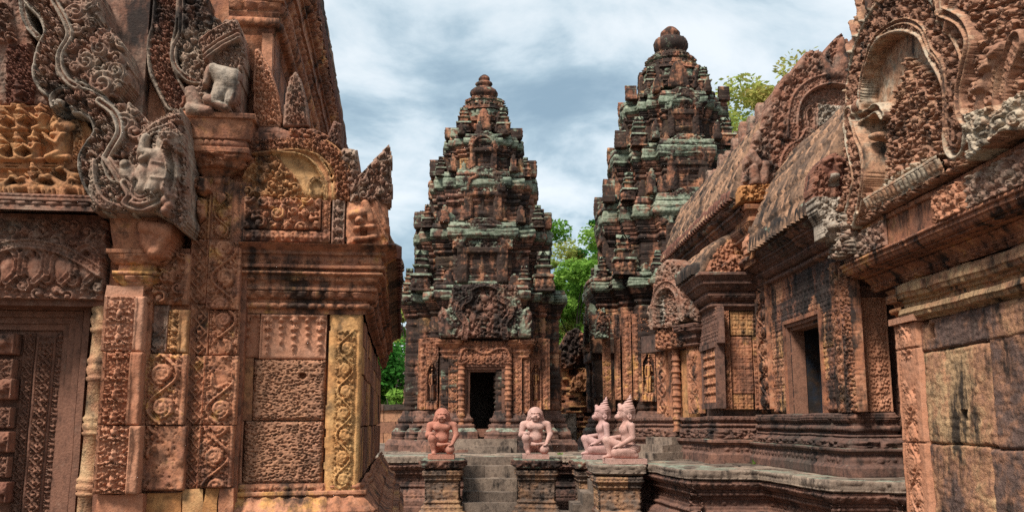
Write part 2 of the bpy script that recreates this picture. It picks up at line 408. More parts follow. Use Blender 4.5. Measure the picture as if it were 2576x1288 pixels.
# moulding profiles: (height, offset at the bottom, offset at the top, kind)
KIND = {  # tile, metres per tile, relief, lichen
    'flat': (None, 1, 0, 0), 'wall': (None, 1, 0, 0), 'fillet': (None, 1, 0, .15), 'top': (None, 1, 0, .8),
    'petal': ('petal', .10, .022, .1), 'petald': ('petal_down', .10, .022, .1), 'bead': ('bead', .07, .022, 0), 'beadS': ('bead', .045, .016, 0),
    'ros': ('ros', .16, .018, 0), 'fol': ('fol', .6, .045, 0), 'fol2': ('fol2', .7, .045, .1), 'loz': ('loz', .12, .016, 0), 'tile': ('tile', .14, .014, 0),
    'garl': ('garl', .26, .02, 0), 'spear': ('spear', .13, .015, 0), 'corn': ('fol3', .8, .035, .9), 'cornp': ('petal', .2, .05, .6), 'ribs': ('ribs', .06, .014, .1), 'lich': (None, 1, 0, .85)}
def loft(name, path, segs, z0, mat, parent, closed=False, ds=.04, dt=.04, k=1., blk=None, wob=.008, joint=.012, far=None, seed=0, chip=.0, tint=None, lich_k=1., label=None, amp=1.):
    """moulding / wall swept along a plan path (outward = right of travel)"""
    path = [np.array(p, float) for p in path]; n = len(path); m = n if closed else n-1
    cols = []; s = 0.
    dirs = [(path[(i+1) % n]-path[i]) for i in range(m)]; Ls = [math.hypot(*d) for d in dirs]
    nor = [np.array([d[1], -d[0]])/l for d, l in zip(dirs, Ls)]
    def mit(a, b): return (a+b)/max(.2, 1+a@b)
    for i in range(m):
        pn = nor[i-1] if (closed or i > 0) else nor[i]
        dd = ds if not far or far(path[i]+dirs[i]/2) else ds*5
        kk = max(1, int(math.ceil(Ls[i]/dd)))
        for j in range(kk):
            cols.append((path[i]+dirs[i]*j/kk, mit(pn, nor[i]) if j == 0 else nor[i], s+Ls[i]*j/kk, 0. if j == 0 else 1.))
        s += Ls[i]
    if closed: cols.append((path[0], mit(nor[-1], nor[0]), s, 0.))
    else: cols.append((path[-1], nor[-1], s, 0.))
    C = np.array([c[0] for c in cols]); Nn = np.array([c[1] for c in cols]); Sc = np.array([c[2] for c in cols]); In = np.array([c[3] for c in cols])
    ro, rz, rd, rl, rk = [], [], [], [], []
    z = z0
    for si, (h, o0, o1, kind) in enumerate(segs):
        tl, tw, am, li = KIND[kind]; ln = math.hypot(h, o1-o0); nr = max(1, int(math.ceil(ln*k/dt)))
        if tl: nr = max(nr, 2)
        for j in range(nr+1):
            f = j/nr; ro.append((o0+(o1-o0)*f)*k); rz.append(z+h*k*f); rl.append(li); rk.append(si)
            if tl:
                per = tw*k; a = Sc/per; b = f if tl in ('petal', 'petal_down', 'bead', 'spear', 'garl', 'ros', 'loz', 'tile') and h < tw*1.6 else (z+h*k*f)/per
                sc = 1. if 0 < j < nr else 0.
                rd.append(am*AMPK*k*amp*sc*samp(tl, a, np.full_like(a, b)))
            else: rd.append(np.zeros_like(Sc))
        z += h*k
    ro, rz, rl = np.array(ro), np.array(rz), np.array(rl); Dp = np.array(rd)*In
    sg, zg = np.meshgrid(Sc, rz); tn = np.full(sg.shape, .5)
    if blk:
        bw, bh = blk; ri = np.floor((zg-z0)/bh+.01); so = sg+rnd(ri, 3.7+seed)*bw; ci = np.floor(so/bw)
        rr = rnd(ci, ri+.31, seed+.5); tn = .5+(rr-.5)*.6
        Dp = Dp+(rr-.5)*joint*2*In
        fz = (zg-z0)/bh % 1; fs = so/bw % 1
        g = (fs*bw < .022) | (fz*bh < .018); Dp = Dp-g*joint*1.6*In
    off = ro[:, None]+Dp
    P = np.empty(sg.shape+(3,)); P[..., 0] = C[:, 0]+Nn[:, 0]*off; P[..., 1] = C[:, 1]+Nn[:, 1]*off; P[..., 2] = zg
    if wob:
        q = P+seed*3.1; P[..., :2] += (wob*fbm(q*2.2, 3)[..., None])*Nn; P[..., 2] += wob*.7*fbm(q*1.7+9, 2)
        if chip:
            cc = np.clip(fbm(q*3.1+5, 3)-.35, 0, 1)*chip; pos = np.clip((ro-np.median(ro))/(np.ptp(ro)+1e-6)+.2, 0, 1)[:, None]
            P[..., :2] -= (cc*pos)[..., None]*Nn
    if closed: P[:, -1] = P[:, 0]
    fa = grid_faces(len(rz), len(Sc))
    L2 = np.repeat(rl[:, None], len(Sc), 1)*lich_k
    return mesh_obj(name, P.reshape(-1, 3), fa, mat, parent, False, tn.ravel()[fa[:, 0]] if tint is None else tint, L2.ravel()[fa[:, 3]], label)
def lathe(name, prof, c, mat, parent, n=24, smooth=True, ribs=None, wob=0., tint=.5, lich=None, oct=False):
    """prof: (radius, z)"""
    th = np.linspace(0, 2*pi, n+1)[:-1]; V = []
    for i, (r, z) in enumerate(prof):
        rr = np.full(n, r)
        if ribs and ribs[0] <= i <= ribs[1]: rr = rr*(1+ribs[3]*np.abs(np.sin(th*ribs[2]/2)))
        if oct: rr = rr/np.cos((th % (pi/4))-pi/8)*.97
        V.append(np.stack([c[0]+rr*np.cos(th), c[1]+rr*np.sin(th), np.full(n, c[2]+z)], 1))
    V = np.concatenate(V)
    if wob: V += wob*np.stack([fbm(V*4+i*7, 2) for i in range(3)], 1)
    fa = []
    for i in range(len(prof)-1):
        for j in range(n): fa.append((i*n+j, i*n+(j+1) % n, (i+1)*n+(j+1) % n, (i+1)*n+j))
    return mesh_obj(name, V, np.array(fa), mat, parent, smooth, tint, lich)
def boxes(name, bs, mat, parent, wob=.004, tint=None, lich=None, label=None, sub=.08, seed=0):
    """weathered stone blocks (x0,x1,y0,y1,z0,z1): each face a subdivided grid"""
    V, Fa, tn = [], [], []; off = 0
    for bi, (x0, x1, y0, y1, z0, z1) in enumerate(bs):
        lo, hi = np.array([x0, y0, z0]), np.array([x1, y1, z1]); sz = hi-lo
        for ax in range(3):
            p, q = (ax+1) % 3, (ax+2) % 3; n1 = max(1, min(40, int(sz[p]/sub)))+1; n2 = max(1, min(40, int(sz[q]/sub)))+1
            g1, g2 = np.meshgrid(np.linspace(lo[p], hi[p], n1), np.linspace(lo[q], hi[q], n2), indexing='ij')
            for sd in (0, 1):
                P = np.empty((n1*n2, 3)); P[:, p] = g1.ravel(); P[:, q] = g2.ravel(); P[:, ax] = (lo, hi)[sd][ax]
                f_ = grid_faces(n1, n2, off)
                Fa.append(f_ if sd else f_[:, ::-1]); V.append(P); off += len(P); tn.append(np.full(len(f_), rnd(bi, seed+.3)))
    V = np.concatenate(V)
    if wob: V = V+wob*np.stack([fbm(V*3.+i*11+seed, 3) for i in range(3)], 1)
    return mesh_obj(name, V, np.concatenate(Fa), mat, parent, False, np.concatenate(tn) if tint is None else tint, lich, label)

def surfnet(f, lo, hi, res):
    """smooth closed skin of the solid f<0 (naive surface nets)"""
    ax = [np.arange(l, h+res, res) for l, h in zip(lo, hi)]
    X = np.stack(np.meshgrid(*ax, indexing='ij'), -1); D = f(X); n = D.shape
    sgn = D < 0; cs = [(i, j, k) for i in (0, 1) for j in (0, 1) for k in (0, 1)]
    sub = lambda A, c: A[c[0]:n[0]-1+c[0], c[1]:n[1]-1+c[1], c[2]:n[2]-1+c[2]]
    cnt = sum(sub(sgn, c).astype(int) for c in cs); act = (cnt > 0) & (cnt < 8)
    acc = np.zeros(act.shape+(3,)); num = np.zeros(act.shape)
    for i, a in enumerate(cs):
        for b in cs[i+1:]:
            if sum(abs(p-q) for p, q in zip(a, b)) != 1: continue
            da, db = sub(D, a), sub(D, b); m_ = ((da < 0) != (db < 0)) & act
            t_ = np.where(m_, da/np.where(m_, da-db, 1), 0)
            acc += np.where(m_[..., None], np.array(a)+t_[..., None]*(np.array(b)-np.array(a)), 0); num += m_
    ids = np.full(act.shape, -1); ids[act] = np.arange(act.sum())
    V = (np.argwhere(act)+acc[act]/num[act][:, None])*res+np.array(lo)
    Q = []
    for d in range(3):
        o1, o2 = (d+1) % 3, (d+2) % 3
        e = np.zeros(3, int); e[d] = 1; e1 = np.zeros(3, int); e1[o1] = 1; e2 = np.zeros(3, int); e2[o2] = 1
        A = sgn[:n[0]-e[0], :n[1]-e[1], :n[2]-e[2]]; B = sgn[e[0]:, e[1]:, e[2]:]
        I = np.argwhere(A != B); I = I[(I[:, o1] > 0) & (I[:, o2] > 0) & (I[:, o1] < n[o1]-1) & (I[:, o2] < n[o2]-1)]
        fl = A[tuple(I.T)]; g = lambda J: ids[tuple(J.T)]
        q = np.stack([g(I-e1-e2), g(I-e2), g(I), g(I-e1)], 1); q[~fl] = q[~fl][:, ::-1]; Q.append(q)
    return V, np.concatenate(Q)
def s_cap(X, a, b, r0, r1):
    a, b = np.array(a, float), np.array(b, float); d = b-a; t_ = np.clip(((X-a)@d)/max(d@d, 1e-9), 0, 1)
    return np.linalg.norm(X-a-t_[..., None]*d, axis=-1)-(r0+(r1-r0)*t_)
def s_ell(X, c, r):
    r = np.array(r, float); q = np.linalg.norm((X-np.array(c))/r, axis=-1); return (q-1)*r.min()
def smin(a, b, k=.03):
    h = np.clip(.5+.5*(b-a)/k, 0, 1); return b*(1-h)+a*h-k*h*(1-h)
# ---------------------------------------------------------------- materials
def stone(name, cols, dark=.5, lich=.3, streak=.6, var=.5, bump=.35, lcol=((.11, .14, .10), (.33, .36, .28)), dcol=(.016, .013, .012), fine=60., up=.5):
    """weathered sandstone: colours by block, black biofilm, lichen, grain"""
    m = bpy.data.materials.new(name); m.use_nodes = True; t = NT(m.node_tree)
    pos = t.n('ShaderNodeNewGeometry'); P = pos.outputs['Position']
    sep = t.n('ShaderNodeSeparateXYZ'); t.l(pos.outputs['Normal'], sep.inputs[0])
    tint = t.n('ShaderNodeAttribute', attribute_name='tint').outputs['Fac']; la = t.n('ShaderNodeAttribute', attribute_name='lich').outputs['Fac']
    n1 = t.noise(P, 1.3, 6, .6, .3); n2 = t.noise(P, 6.5, 6, .62); n3 = t.noise(P, fine, 4, .6)
    f = t.m('ADD', tint, t.m('MULTIPLY', t.m('SUBTRACT', t.m('ADD', n1, n2), 1.), 1.6*var), clamp=True)
    k = len(cols); base = t.ramp(f, [(.12+.76*i/(k-1), c) for i, c in enumerate(cols)])
    g = t.m('ADD', .62, t.m('MULTIPLY', n3, .76)); base = t.mix(1., base, t.n_rgb(g), 'MULTIPLY')
    st = t.noise(t.vscale(P, (5, 5, .9)), 1., 5, .62); big = t.noise(t.vscale(P, (1, 1, 1), (5, 2, 7)), 1.7, 5, .62, .4)
    dk = t.m('ADD', t.m('MULTIPLY', st, streak), t.m('ADD', t.m('MULTIPLY', big, 1.-streak*.5), t.m('MULTIPLY', n2, .25)))
    c = .77+.5*streak*.5-.25*dark
    col = t.mix(t.m('MULTIPLY', t.ss(dk, c, c+.16), .93), base, dcol)
    mot = t.noise(t.vscale(P, (1, 1, .8), (3, 8, 2)), 15., 6, .7)
    col = t.mix(t.m('MULTIPLY', t.ss(mot, .47, .62), min(.8, max(.0, .25+.7*dark))), col, t.mix(.75, col, dcol))
    pal = t.noise(t.vscale(P, (1, 1, 1), (1, 5, 6)), 10.5, 5, .7)
    col = t.mix(t.m('MULTIPLY', t.ss(pal, .56, .70), .18 if dark > 0 else .0), col, t.mix(.5, base, (.50, .40, .31)))
    if lich > 0:
        ln = t.noise(t.vscale(P, (1, 1, 1), (9, 4, 1)), 2.6, 7, .68, .2)
        x = t.m('ADD', ln, t.m('ADD', t.m('MULTIPLY', la, .22), t.m('MULTIPLY', t.m('MAXIMUM', sep.outputs[2], 0.), .2*up)))
        lc = t.mix(t.ss(t.noise(P, 14, 5, .65), .35, .7), lcol[0], lcol[1])
        col = t.mix(t.m('MULTIPLY', t.ss(x, .80-.25*lich, .92-.25*lich), .85), col, lc)
    b = t.n('ShaderNodeBsdfPrincipled'); t.l(col, b.inputs['Base Color']); b.inputs['Roughness'].default_value = .88; b.inputs['Specular IOR Level'].default_value = .25
    bp = t.n('ShaderNodeBump'); bp.inputs['Strength'].default_value = bump; bp.inputs['Distance'].default_value = .02
    t.l(t.m('ADD', n3, t.m('MULTIPLY', n2, 1.2)), bp.inputs['Height']); t.l(bp.outputs[0], b.inputs['Normal'])
    o = t.n('ShaderNodeOutputMaterial'); t.l(b.outputs[0], o.inputs[0]); return m
def _nrgb(s, x):
    o = s.n('ShaderNodeCombineColor')
    for i in range(3): s.l(x, o.inputs[i])
    return o.outputs[0]
NT.n_rgb = _nrgb
DK, PU, RD, PK, OR, OC = (.08, .05, .035), (.18, .09, .06), (.33, .125, .066), (.44, .20, .115), (.46, .21, .075), (.54, .33, .13)
GR, GY = (.17, .13, .105), (.34, .29, .235)
M = {
    'red': stone('red_sandstone', [(.20, .09, .055), (.29, .12, .07), (.36, .15, .078), PK, (.52, .26, .09)], dark=.6, streak=.75, lich=.12, var=1.),
    'redclean': stone('clean_red_sandstone', [RD, PK, PK, (.44, .20, .11)], dark=.2, lich=.0, var=.35),
    'pink': stone('pink_sandstone', [RD, PK, (.45, .24, .16)], dark=.15, lich=.05, var=.4),
    'ochre': stone('ochre_sandstone', [(.38, .165, .06), (.47, .235, .09), (.51, .30, .125)], dark=.3, lich=.0, var=.8),
    'orange': stone('orange_sandstone', [(.27, .11, .06), (.36, .16, .075), (.43, .21, .09), (.47, .27, .12)], dark=.45, var=.7, lich=.0),
    'grey': stone('grey_weathered_sandstone', [(.15, .06, .04), (.24, .105, .065), (.27, .155, .11), (.31, .23, .17), (.35, .285, .225)], dark=.55, lich=.3, lcol=((.16, .16, .14), (.34, .34, .30))),
    'tower': stone('lichened_sandstone', [(.20, .09, .055), (.32, .13, .075), (.38, .165, .09), (.43, .21, .115), (.50, .265, .11)], dark=1.18, lich=.72, var=.9, lcol=((.105, .135, .09), (.30, .34, .255))),
    'lichen': stone('green_lichened_sandstone', [DK, PU, (.28, .13, .09), PK], dark=.95, lich=.75, lcol=((.105, .135, .09), (.30, .34, .255))),
    'black': stone('blackened_sandstone', [(.07, .05, .04), (.12, .065, .05), (.20, .10, .07), (.30, .145, .085)], dark=.6, lich=.3),
    'purple': stone('purple_sandstone', [(.13, .06, .04), (.20, .095, .062), (.26, .125, .08)], dark=.25, lich=0, var=.4),
    'pedo': stone('pedestal_stone', [(.07, .05, .04), (.17, .115, .085), (.29, .155, .09), (.38, .22, .115)], dark=.55, lich=.2, var=.9),
    'lat': stone('laterite', [(.26, .125, .078), (.36, .175, .10), (.43, .22, .125)], dark=.35, lich=0, var=.6, streak=.2),
    'step': stone('worn_step_stone', [(.12, .09, .07), (.23, .17, .13), (.34, .255, .19)], dark=.5, lich=.35),
    'wallr': stone('plain_slab_sandstone', [(.13, .08, .065), (.29, .145, .09), (.41, .21, .115), (.45, .285, .155)], dark=.5, lich=.05, var=1., streak=.8, bump=.7),
    'roof': stone('stone_roof_tiles', [(.13, .08, .055), (.25, .145, .09), (.38, .21, .125)], dark=.72, lich=.35, var=.9),
    'statue': stone('rose_statue_stone', [(.42, .21, .165), (.51, .30, .25), (.55, .36, .31)], dark=.10, lich=0, var=.7, bump=.5, fine=140),
    'statuer': stone('salmon_statue_stone', [(.42, .16, .11), (.50, .21, .145), (.53, .26, .19)], dark=.10, lich=0, var=.7, bump=.5, fine=140),
    'brick': stone('ruined_brick', [DK, (.28, .11, .06), (.42, .17, .08), (.50, .26, .11)], dark=.4, lich=.2, var=.6),
    'recess_shade': stone('shaded_recess_panel', [(.012, .02, .035), (.016, .02, .03), (.03, .02, .015), (.09, .04, .02)], dark=.5, lich=0, var=.8),  # shade inside the blind window put into a near-black colour
    'pedr': stone('pediment_sandstone', [(.14, .075, .05), (.24, .12, .075), (.32, .16, .10), (.40, .22, .13), (.42, .34, .25)], dark=.5, lich=.2, lcol=((.16, .18, .14), (.36, .36, .31))),
    'statuep': stone('mauve_statue_stone', [(.40, .21, .18), (.48, .28, .25), (.53, .34, .31)], dark=.12, lich=0, var=.7, bump=.5, fine=140),
    'hall': stone('stained_hall_sandstone', [(.06, .04, .034), (.20, .09, .06), (.33, .135, .07), (.41, .195, .115), (.46, .24, .10)], dark=.75, lich=.1, streak=.85, var=.75),
    'earth': stone('earth_paving', [(.12, .085, .06), (.20, .14, .10), (.26, .19, .14)], dark=.3, lich=.3),
}
def leafmat(name, cols, tr=.45):
    m = bpy.data.materials.new(name); m.use_nodes = True; t = NT(m.node_tree)
    P = t.n('ShaderNodeNewGeometry').outputs['Position']
    a = t.n('ShaderNodeAttribute', attribute_name='tint').outputs['Fac']
    f = t.m('ADD', t.m('MULTIPLY', a, .6), t.m('MULTIPLY', t.noise(P, .8, 3), .45), clamp=True)
    col = t.ramp(f, [(.15+.7*i/(len(cols)-1), c) for i, c in enumerate(cols)])
    d = t.n('ShaderNodeBsdfDiffuse'); t.l(col, d.inputs[0]); tl = t.n('ShaderNodeBsdfTranslucent'); t.l(col, tl.inputs[0])
    mx = t.n('ShaderNodeMixShader'); mx.inputs[0].default_value = tr; t.l(d.outputs[0], mx.inputs[1]); t.l(tl.outputs[0], mx.inputs[2])
    o = t.n('ShaderNodeOutputMaterial'); t.l(mx.outputs[0], o.inputs[0]); return m
M['leaf'] = leafmat('fresh_leaves', [(.06, .15, .02), (.13, .27, .04), (.22, .38, .07), (.32, .45, .11)])
M['leafd'] = leafmat('deep_leaves', [(.02, .09, .015), (.05, .17, .03), (.09, .26, .04)])
M['leafy'] = leafmat('yellowing_leaves', [(.10, .20, .04), (.22, .33, .07), (.36, .38, .10), (.40, .30, .10)])
M['bark'] = stone('bark', [(.06, .045, .035), (.13, .10, .08)], dark=.2, lich=.2)
# ---------------------------------------------------------------- ground and terrace
GZ, TZ = -.12, .95
def zt(v, y): return WF.py(CX, v, y)[1]
def xt(u, y, v=1063): return WF.py(u, v, y)[0]
g_n = 90
gx = np.concatenate([[-900, -200, -60], np.linspace(-14, 14, g_n), [60, 200, 900]]); gy = np.concatenate([[-60], np.linspace(2, 34, g_n), [80, 300, 1500]])
GX, GY = np.meshgrid(gx, gy); P = np.stack([GX, GY, GX*0+GZ], -1); P[..., 2] += .03*fbm(P*1.3, 3)*(np.abs(GX) < 15)*(GY < 35)
go = mesh_obj('ground', P.reshape(-1, 3), grid_faces(len(gy), len(gx)), M['earth']); go['kind'] = 'structure'

ter = thing('stone_terrace', 'long dark moulded sandstone terrace with jutting corners carrying the towers and the hall', 'terrace', (0, 19, GZ))
ter_o = ter
def rel(o, par):  # keep world-space mesh data under a moved empty
    o.matrix_parent_inverse = par.matrix_world.inverted() if par.matrix_world != Matrix_I else o.matrix_parent_inverse
from mathutils import Matrix
Matrix_I = Matrix()
def under(o, par):
    """parent a mesh built in world space below an Empty that stands elsewhere (the data moves, not the look)"""
    L = par.location; a = par.rotation_euler.z
    Mx = Matrix.Translation(L) @ Matrix.Rotation(a, 4, 'Z')
    o.data.transform(Mx.inverted()); o.parent = par; return o
TP = [(-9, 19), (1.75, 19), (1.75, 15.95), (2.55, 15.95), (2.58, 15.75), (2.82, 13.4), (3.80, 13.4), (3.93, 10.95), (4.57, 10.95), (4.6, 10.75), (5.3, 10.7)]
tb = TZ-GZ
under(loft('moulded_base', TP, [(.10, .10, .10, 'fillet'), (.12, .10, .10, 'loz'), (.05, .10, .0, 'fillet'), (.05, .0, .0, 'beadS'), (.10, -.02, -.10, 'petald'), (.035, -.12, -.12, 'fillet'), (.05, -.11, -.11, 'beadS'),
      (.05, -.17, -.17, 'flat'), (.10, -.19, -.19, 'ros'), (.05, -.17, -.17, 'flat'), (.05, -.11, -.11, 'beadS'), (.035, -.10, -.10, 'fillet'), (.09, -.10, -.01, 'petal'), (.03, -.03, -.03, 'fillet')], GZ, M['black'], None, ds=.03, dt=.02, wob=.012, blk=None, seed=2, tint=None), ter)
under(loft('coping', TP, [(.035, -.06, .0, 'fillet'), (.12, 0, .01, 'loz'), (.004, .01, -.02, 'top'), (.002, -.02, -.6, 'top')], TZ-.161, M['step'], None, ds=.04, dt=.03, wob=.016, blk=(.9, .4), joint=.008, seed=5, chip=.06), ter)
# paving on top
pv = []; rg = random.Random(4)
y = 15.9
for row in range(26):
    hgt = rg.uniform(.38, .55) if y < 24 else 3.
    x = -9
    while x < 12:
        wd = rg.uniform(.5, .95) if y < 24 else 5.
        if not (x < 1.8 and y < 18.95): pv.append((x+.008, x+wd-.008, y+.008, y+hgt-.008, TZ-.12, TZ+rg.uniform(-.012, .012)))
        x += wd
    y += hgt
    if y > 40: break
for (a, b, c, d) in ((2.95, 3.8, 13.5, 15.9), (3.82, 12, 13.5, 15.9), (4.05, 12, 11.05, 13.5)):
    yy = c
    while yy < d-.1:
        e = min(d, yy+rg.uniform(.4, .6)); xx = a
        while xx < b-.05:
            f = min(b, xx+rg.uniform(.5, .9)) if xx < 5 else b
            pv.append((xx+.006, f-.006, yy+.006, e-.006, TZ-.12, TZ+rg.uniform(-.012, .012))); xx = f
        yy = e
under(boxes('paving', pv, M['step'], None, wob=.01, sub=.3), ter)

# front staircase
st = thing('stone_staircase', 'worn grey stone steps rising between the two seated lion guardians', 'staircase', (xt(1232, 18.2), 18.2, GZ))
zs = [.945, .78, .555, .337, .156, -.02]; ys = [18.85, 18.55, 18.25, 17.95, 17.7, 17.45]
for i, (z, y) in enumerate(zip(zs, ys)):
    u0, u1 = ((1172, 1292), (1164, 1299), (1166, 1301), (1165, 1301), (1164, 1302), (1160, 1303))[i]
    x0, x1 = xt(u0, y), xt(u1, y); k = x0+(x1-x0)*(.62, .4, .55, .3, .7, .5)[i]
    under(boxes('step', [(x0, x1, y, 19.05, z-.23, z)] if i in (0, 2, 4) else [(x0, k-.004, y, 19.05, z-.23, z), (k+.004, x1, y+.006, 19.05, z-.23, z-.004)], M['step'], None, wob=.014, sub=.05, seed=i, tint=.35+.12*(i % 3)), st)

def pedestal(cx, fy, hw, dp, lab, seed, mat='pedo', ztop=TZ-.015):
    t = thing('statue_pedestal', lab, 'pedestal', (cx, fy+dp/2, GZ), 0, 'moulded pedestals under the guardian statues')
    P = [(-hw, -dp/2), (hw, -dp/2), (hw, dp/2), (-hw, dp/2)]
    H = ztop-GZ; k = H/1.055
    loft('moulded_shaft', P, [(.09, .10, .09, 'fillet'), (.06, .07, .04, 'petald'), (.03, .03, .03, 'fillet'), (.045, .02, .02, 'beadS'), (.05, .0, -.03, 'fillet'), (.04, -.02, -.02, 'beadS'), (.03, -.03, -.05, 'flat'),
         (.15, -.055, -.05, 'spear'), (.006, -.05, -.05, 'flat'), (.15, -.05, -.055, 'garl'), (.03, -.05, -.04, 'fillet'), (.045, -.03, -.03, 'beadS'), (.03, -.02, -.02, 'flat'), (.05, -.01, .02, 'beadS'), (.06, .0, .0, 'bead')], 0, M[mat], t, True, .03, .02, k=k, wob=.012, seed=seed, blk=(.6, .33), joint=.004)
    loft('cap', P, [(.03, .0, .04, 'fillet'), (.125, .04, .05, 'loz' if seed == 3 else 'fol2'), (.006, .05, .03, 'top'), (.003, .03, -min(hw, dp/2)+.01, 'top')], H-.164, M['lichen' if seed != 3 else 'step'], t, True, .035, .03, wob=.012, seed=seed, chip=.05)
    return t
P1 = (xt(1114, 17.6), 17.6); P2 = (xt(1351, 17.6), 17.6); P3 = (xt(1556, 15.5), 15.5); P4 = (xt(1505, 17.2), 17.2)
pedestal(P1[0], 17.55, .345, .85, 'green mossy topped pedestal carrying the left lion guardian beside the steps', 1)
pedestal(P2[0], 17.55, .37, .85, 'orange banded pedestal carrying the right lion guardian beside the steps', 2)
pedestal(P3[0]-.02, 15.35, .375, .75, 'pedestal with lozenge carved cap under the nearer monkey guardian', 3)
pedestal(P4[0], 17.1, .40, .75, 'pedestal behind the nearest one, under the farther monkey guardian', 4)
sd = thing('side_staircase', 'low stone steps between the two monkey guardian pedestals', 'staircase', (1.5, 16.6, GZ))
for i in range(5):
    under(boxes('step', [(1.25+.17*i, 2.4, 16.12, 17.08, GZ-.1, GZ+.185*(i+1))], M['step'], None, wob=.015, sub=.06, seed=i+9, tint=.25), sd)
# ---------------------------------------------------------------- towers
def side_path(w, c, p, q):
    s = [(-(w-c), -(w-c)), (-(w-c), -w), (-p, -w), (-p, -w-q), (p, -w-q), (p, -w), (w-c, -w)]
    o = []
    for k in range(4):
        ca, sa = (1, 0, -1, 0)[k], (0, 1, 0, -1)[k]
        o += [(x*ca-y*sa, x*sa+y*ca) for x, y in s]
    return o
def turret(par, x, y, z, s, mat='tower', sd=0):
    """miniature tower standing on a cornice corner"""
    w = s*.24; sg = []
    P = [(x-w, y-w), (x+w, y-w), (x+w, y+w), (x-w, y+w)]
    sg = [(s*.06, s*.05, s*.05, 'fillet'), (s*.30, .0, -.01*s, 'fol2'), (s*.05, .02*s, .06*s, 'fillet'), (s*.05, .06*s, .06*s, 'lich'), (s*.02, .03*s, -.05*s, 'top'), (s*.17, -.06*s, -.06*s, 'flat'), (s*.06, -.03*s, .0, 'lich'),
          (s*.13, -.10*s, -.11*s, 'flat'), (s*.05, -.08*s, -.06*s, 'lich'), (s*.10, -.13*s, -.15*s, 'flat'), (s*.14, -.14*s, -w+.01, 'top')]
    return loft('corner_turret', P, sg, z, M[mat], par, True, .05, .04, wob=.02, seed=sd, chip=.05)
def antefix(par, fr, o, A, N, wd, ht, mat, name='antefix', tile='fol2', th=.1, res=.03, tint=None, lich=None, base=.035):
    """leaf-shaped upright stone with carved face"""
    c = Canvas(o, A, (0, 0, 1), N, -wd/2, wd/2, 0, ht, res)
    y = c.b/ht; x = np.abs(c.a)/(wd/2); prof = np.sqrt(np.clip(1-np.clip((y-.18)/.82, 0, 1)**1.7, 0, 1))
    c.M = x <= prof+.02; d = np.clip((prof-x)*6, 0, 1)
    c.H = base*d*(.45+.55*samp(tile, c.a/.34+.5+o[0], c.b/.34+o[2]))+.01
    c.H = np.where((x > prof-.14), .035*(base/.035), c.H)
    return c.build(name, M[mat], par, th, .01, tint, lich)
def false_door(par, cx, y, z0, z1, wd, mat, tmat, sd=0, res=.03, N=(0, -1, 0), A=(1, 0, 0), o=None):
    """niche with pilasters, lintel and a lobed pediment, as one carved front"""
    o = (cx, y, 0) if o is None else o
    H = z1-z0; c = Canvas(o, A, (0, 0, 1), N, -wd/2, wd/2, z0, z1, res)
    y_ = (c.b-z0)/H; x_ = np.abs(c.a)/(wd/2)
    arch = np.where(y_ < .5, x_ < (.80 if True else 0), (x_ < .95*np.sqrt(np.clip(1-((y_-.5)/.5)**2.6, 0, 1))+.0))
    c.M = arch
    c.H[:] = .07
    c.H = np.where((y_ < .48) & (x_ < .42), -.02, c.H); c.H = np.where((y_ < .46) & (x_ < .06), .02, c.H)
    c.H = np.where((y_ < .48) & (x_ > .48), .09+.02*samp('loz', c.a/.14, c.b/.14), c.H)
    c.H = np.where((y_ > .44) & (y_ < .53), .12, c.H)
    ped = y_ >= .53; rr = np.hypot(x_*.95, (y_-.53)/.47)
    c.H = np.where(ped, .10+.05*samp('fol2', c.a/.4+sd*.3, c.b/.4), c.H)
    c.H = np.where(ped & (rr < .55), .03+.07*samp('fol', c.a/.5+.5+sd*.4, c.b/.5), c.H); c.H = np.where(ped & (rr > .55) & (rr < .68), .15, c.H)
    c.lich = np.where(ped, .55, 0.) ; c.tint = np.where(ped, .45, .55)
    return c.build('false_door', M[tmat], par, .25, .015)
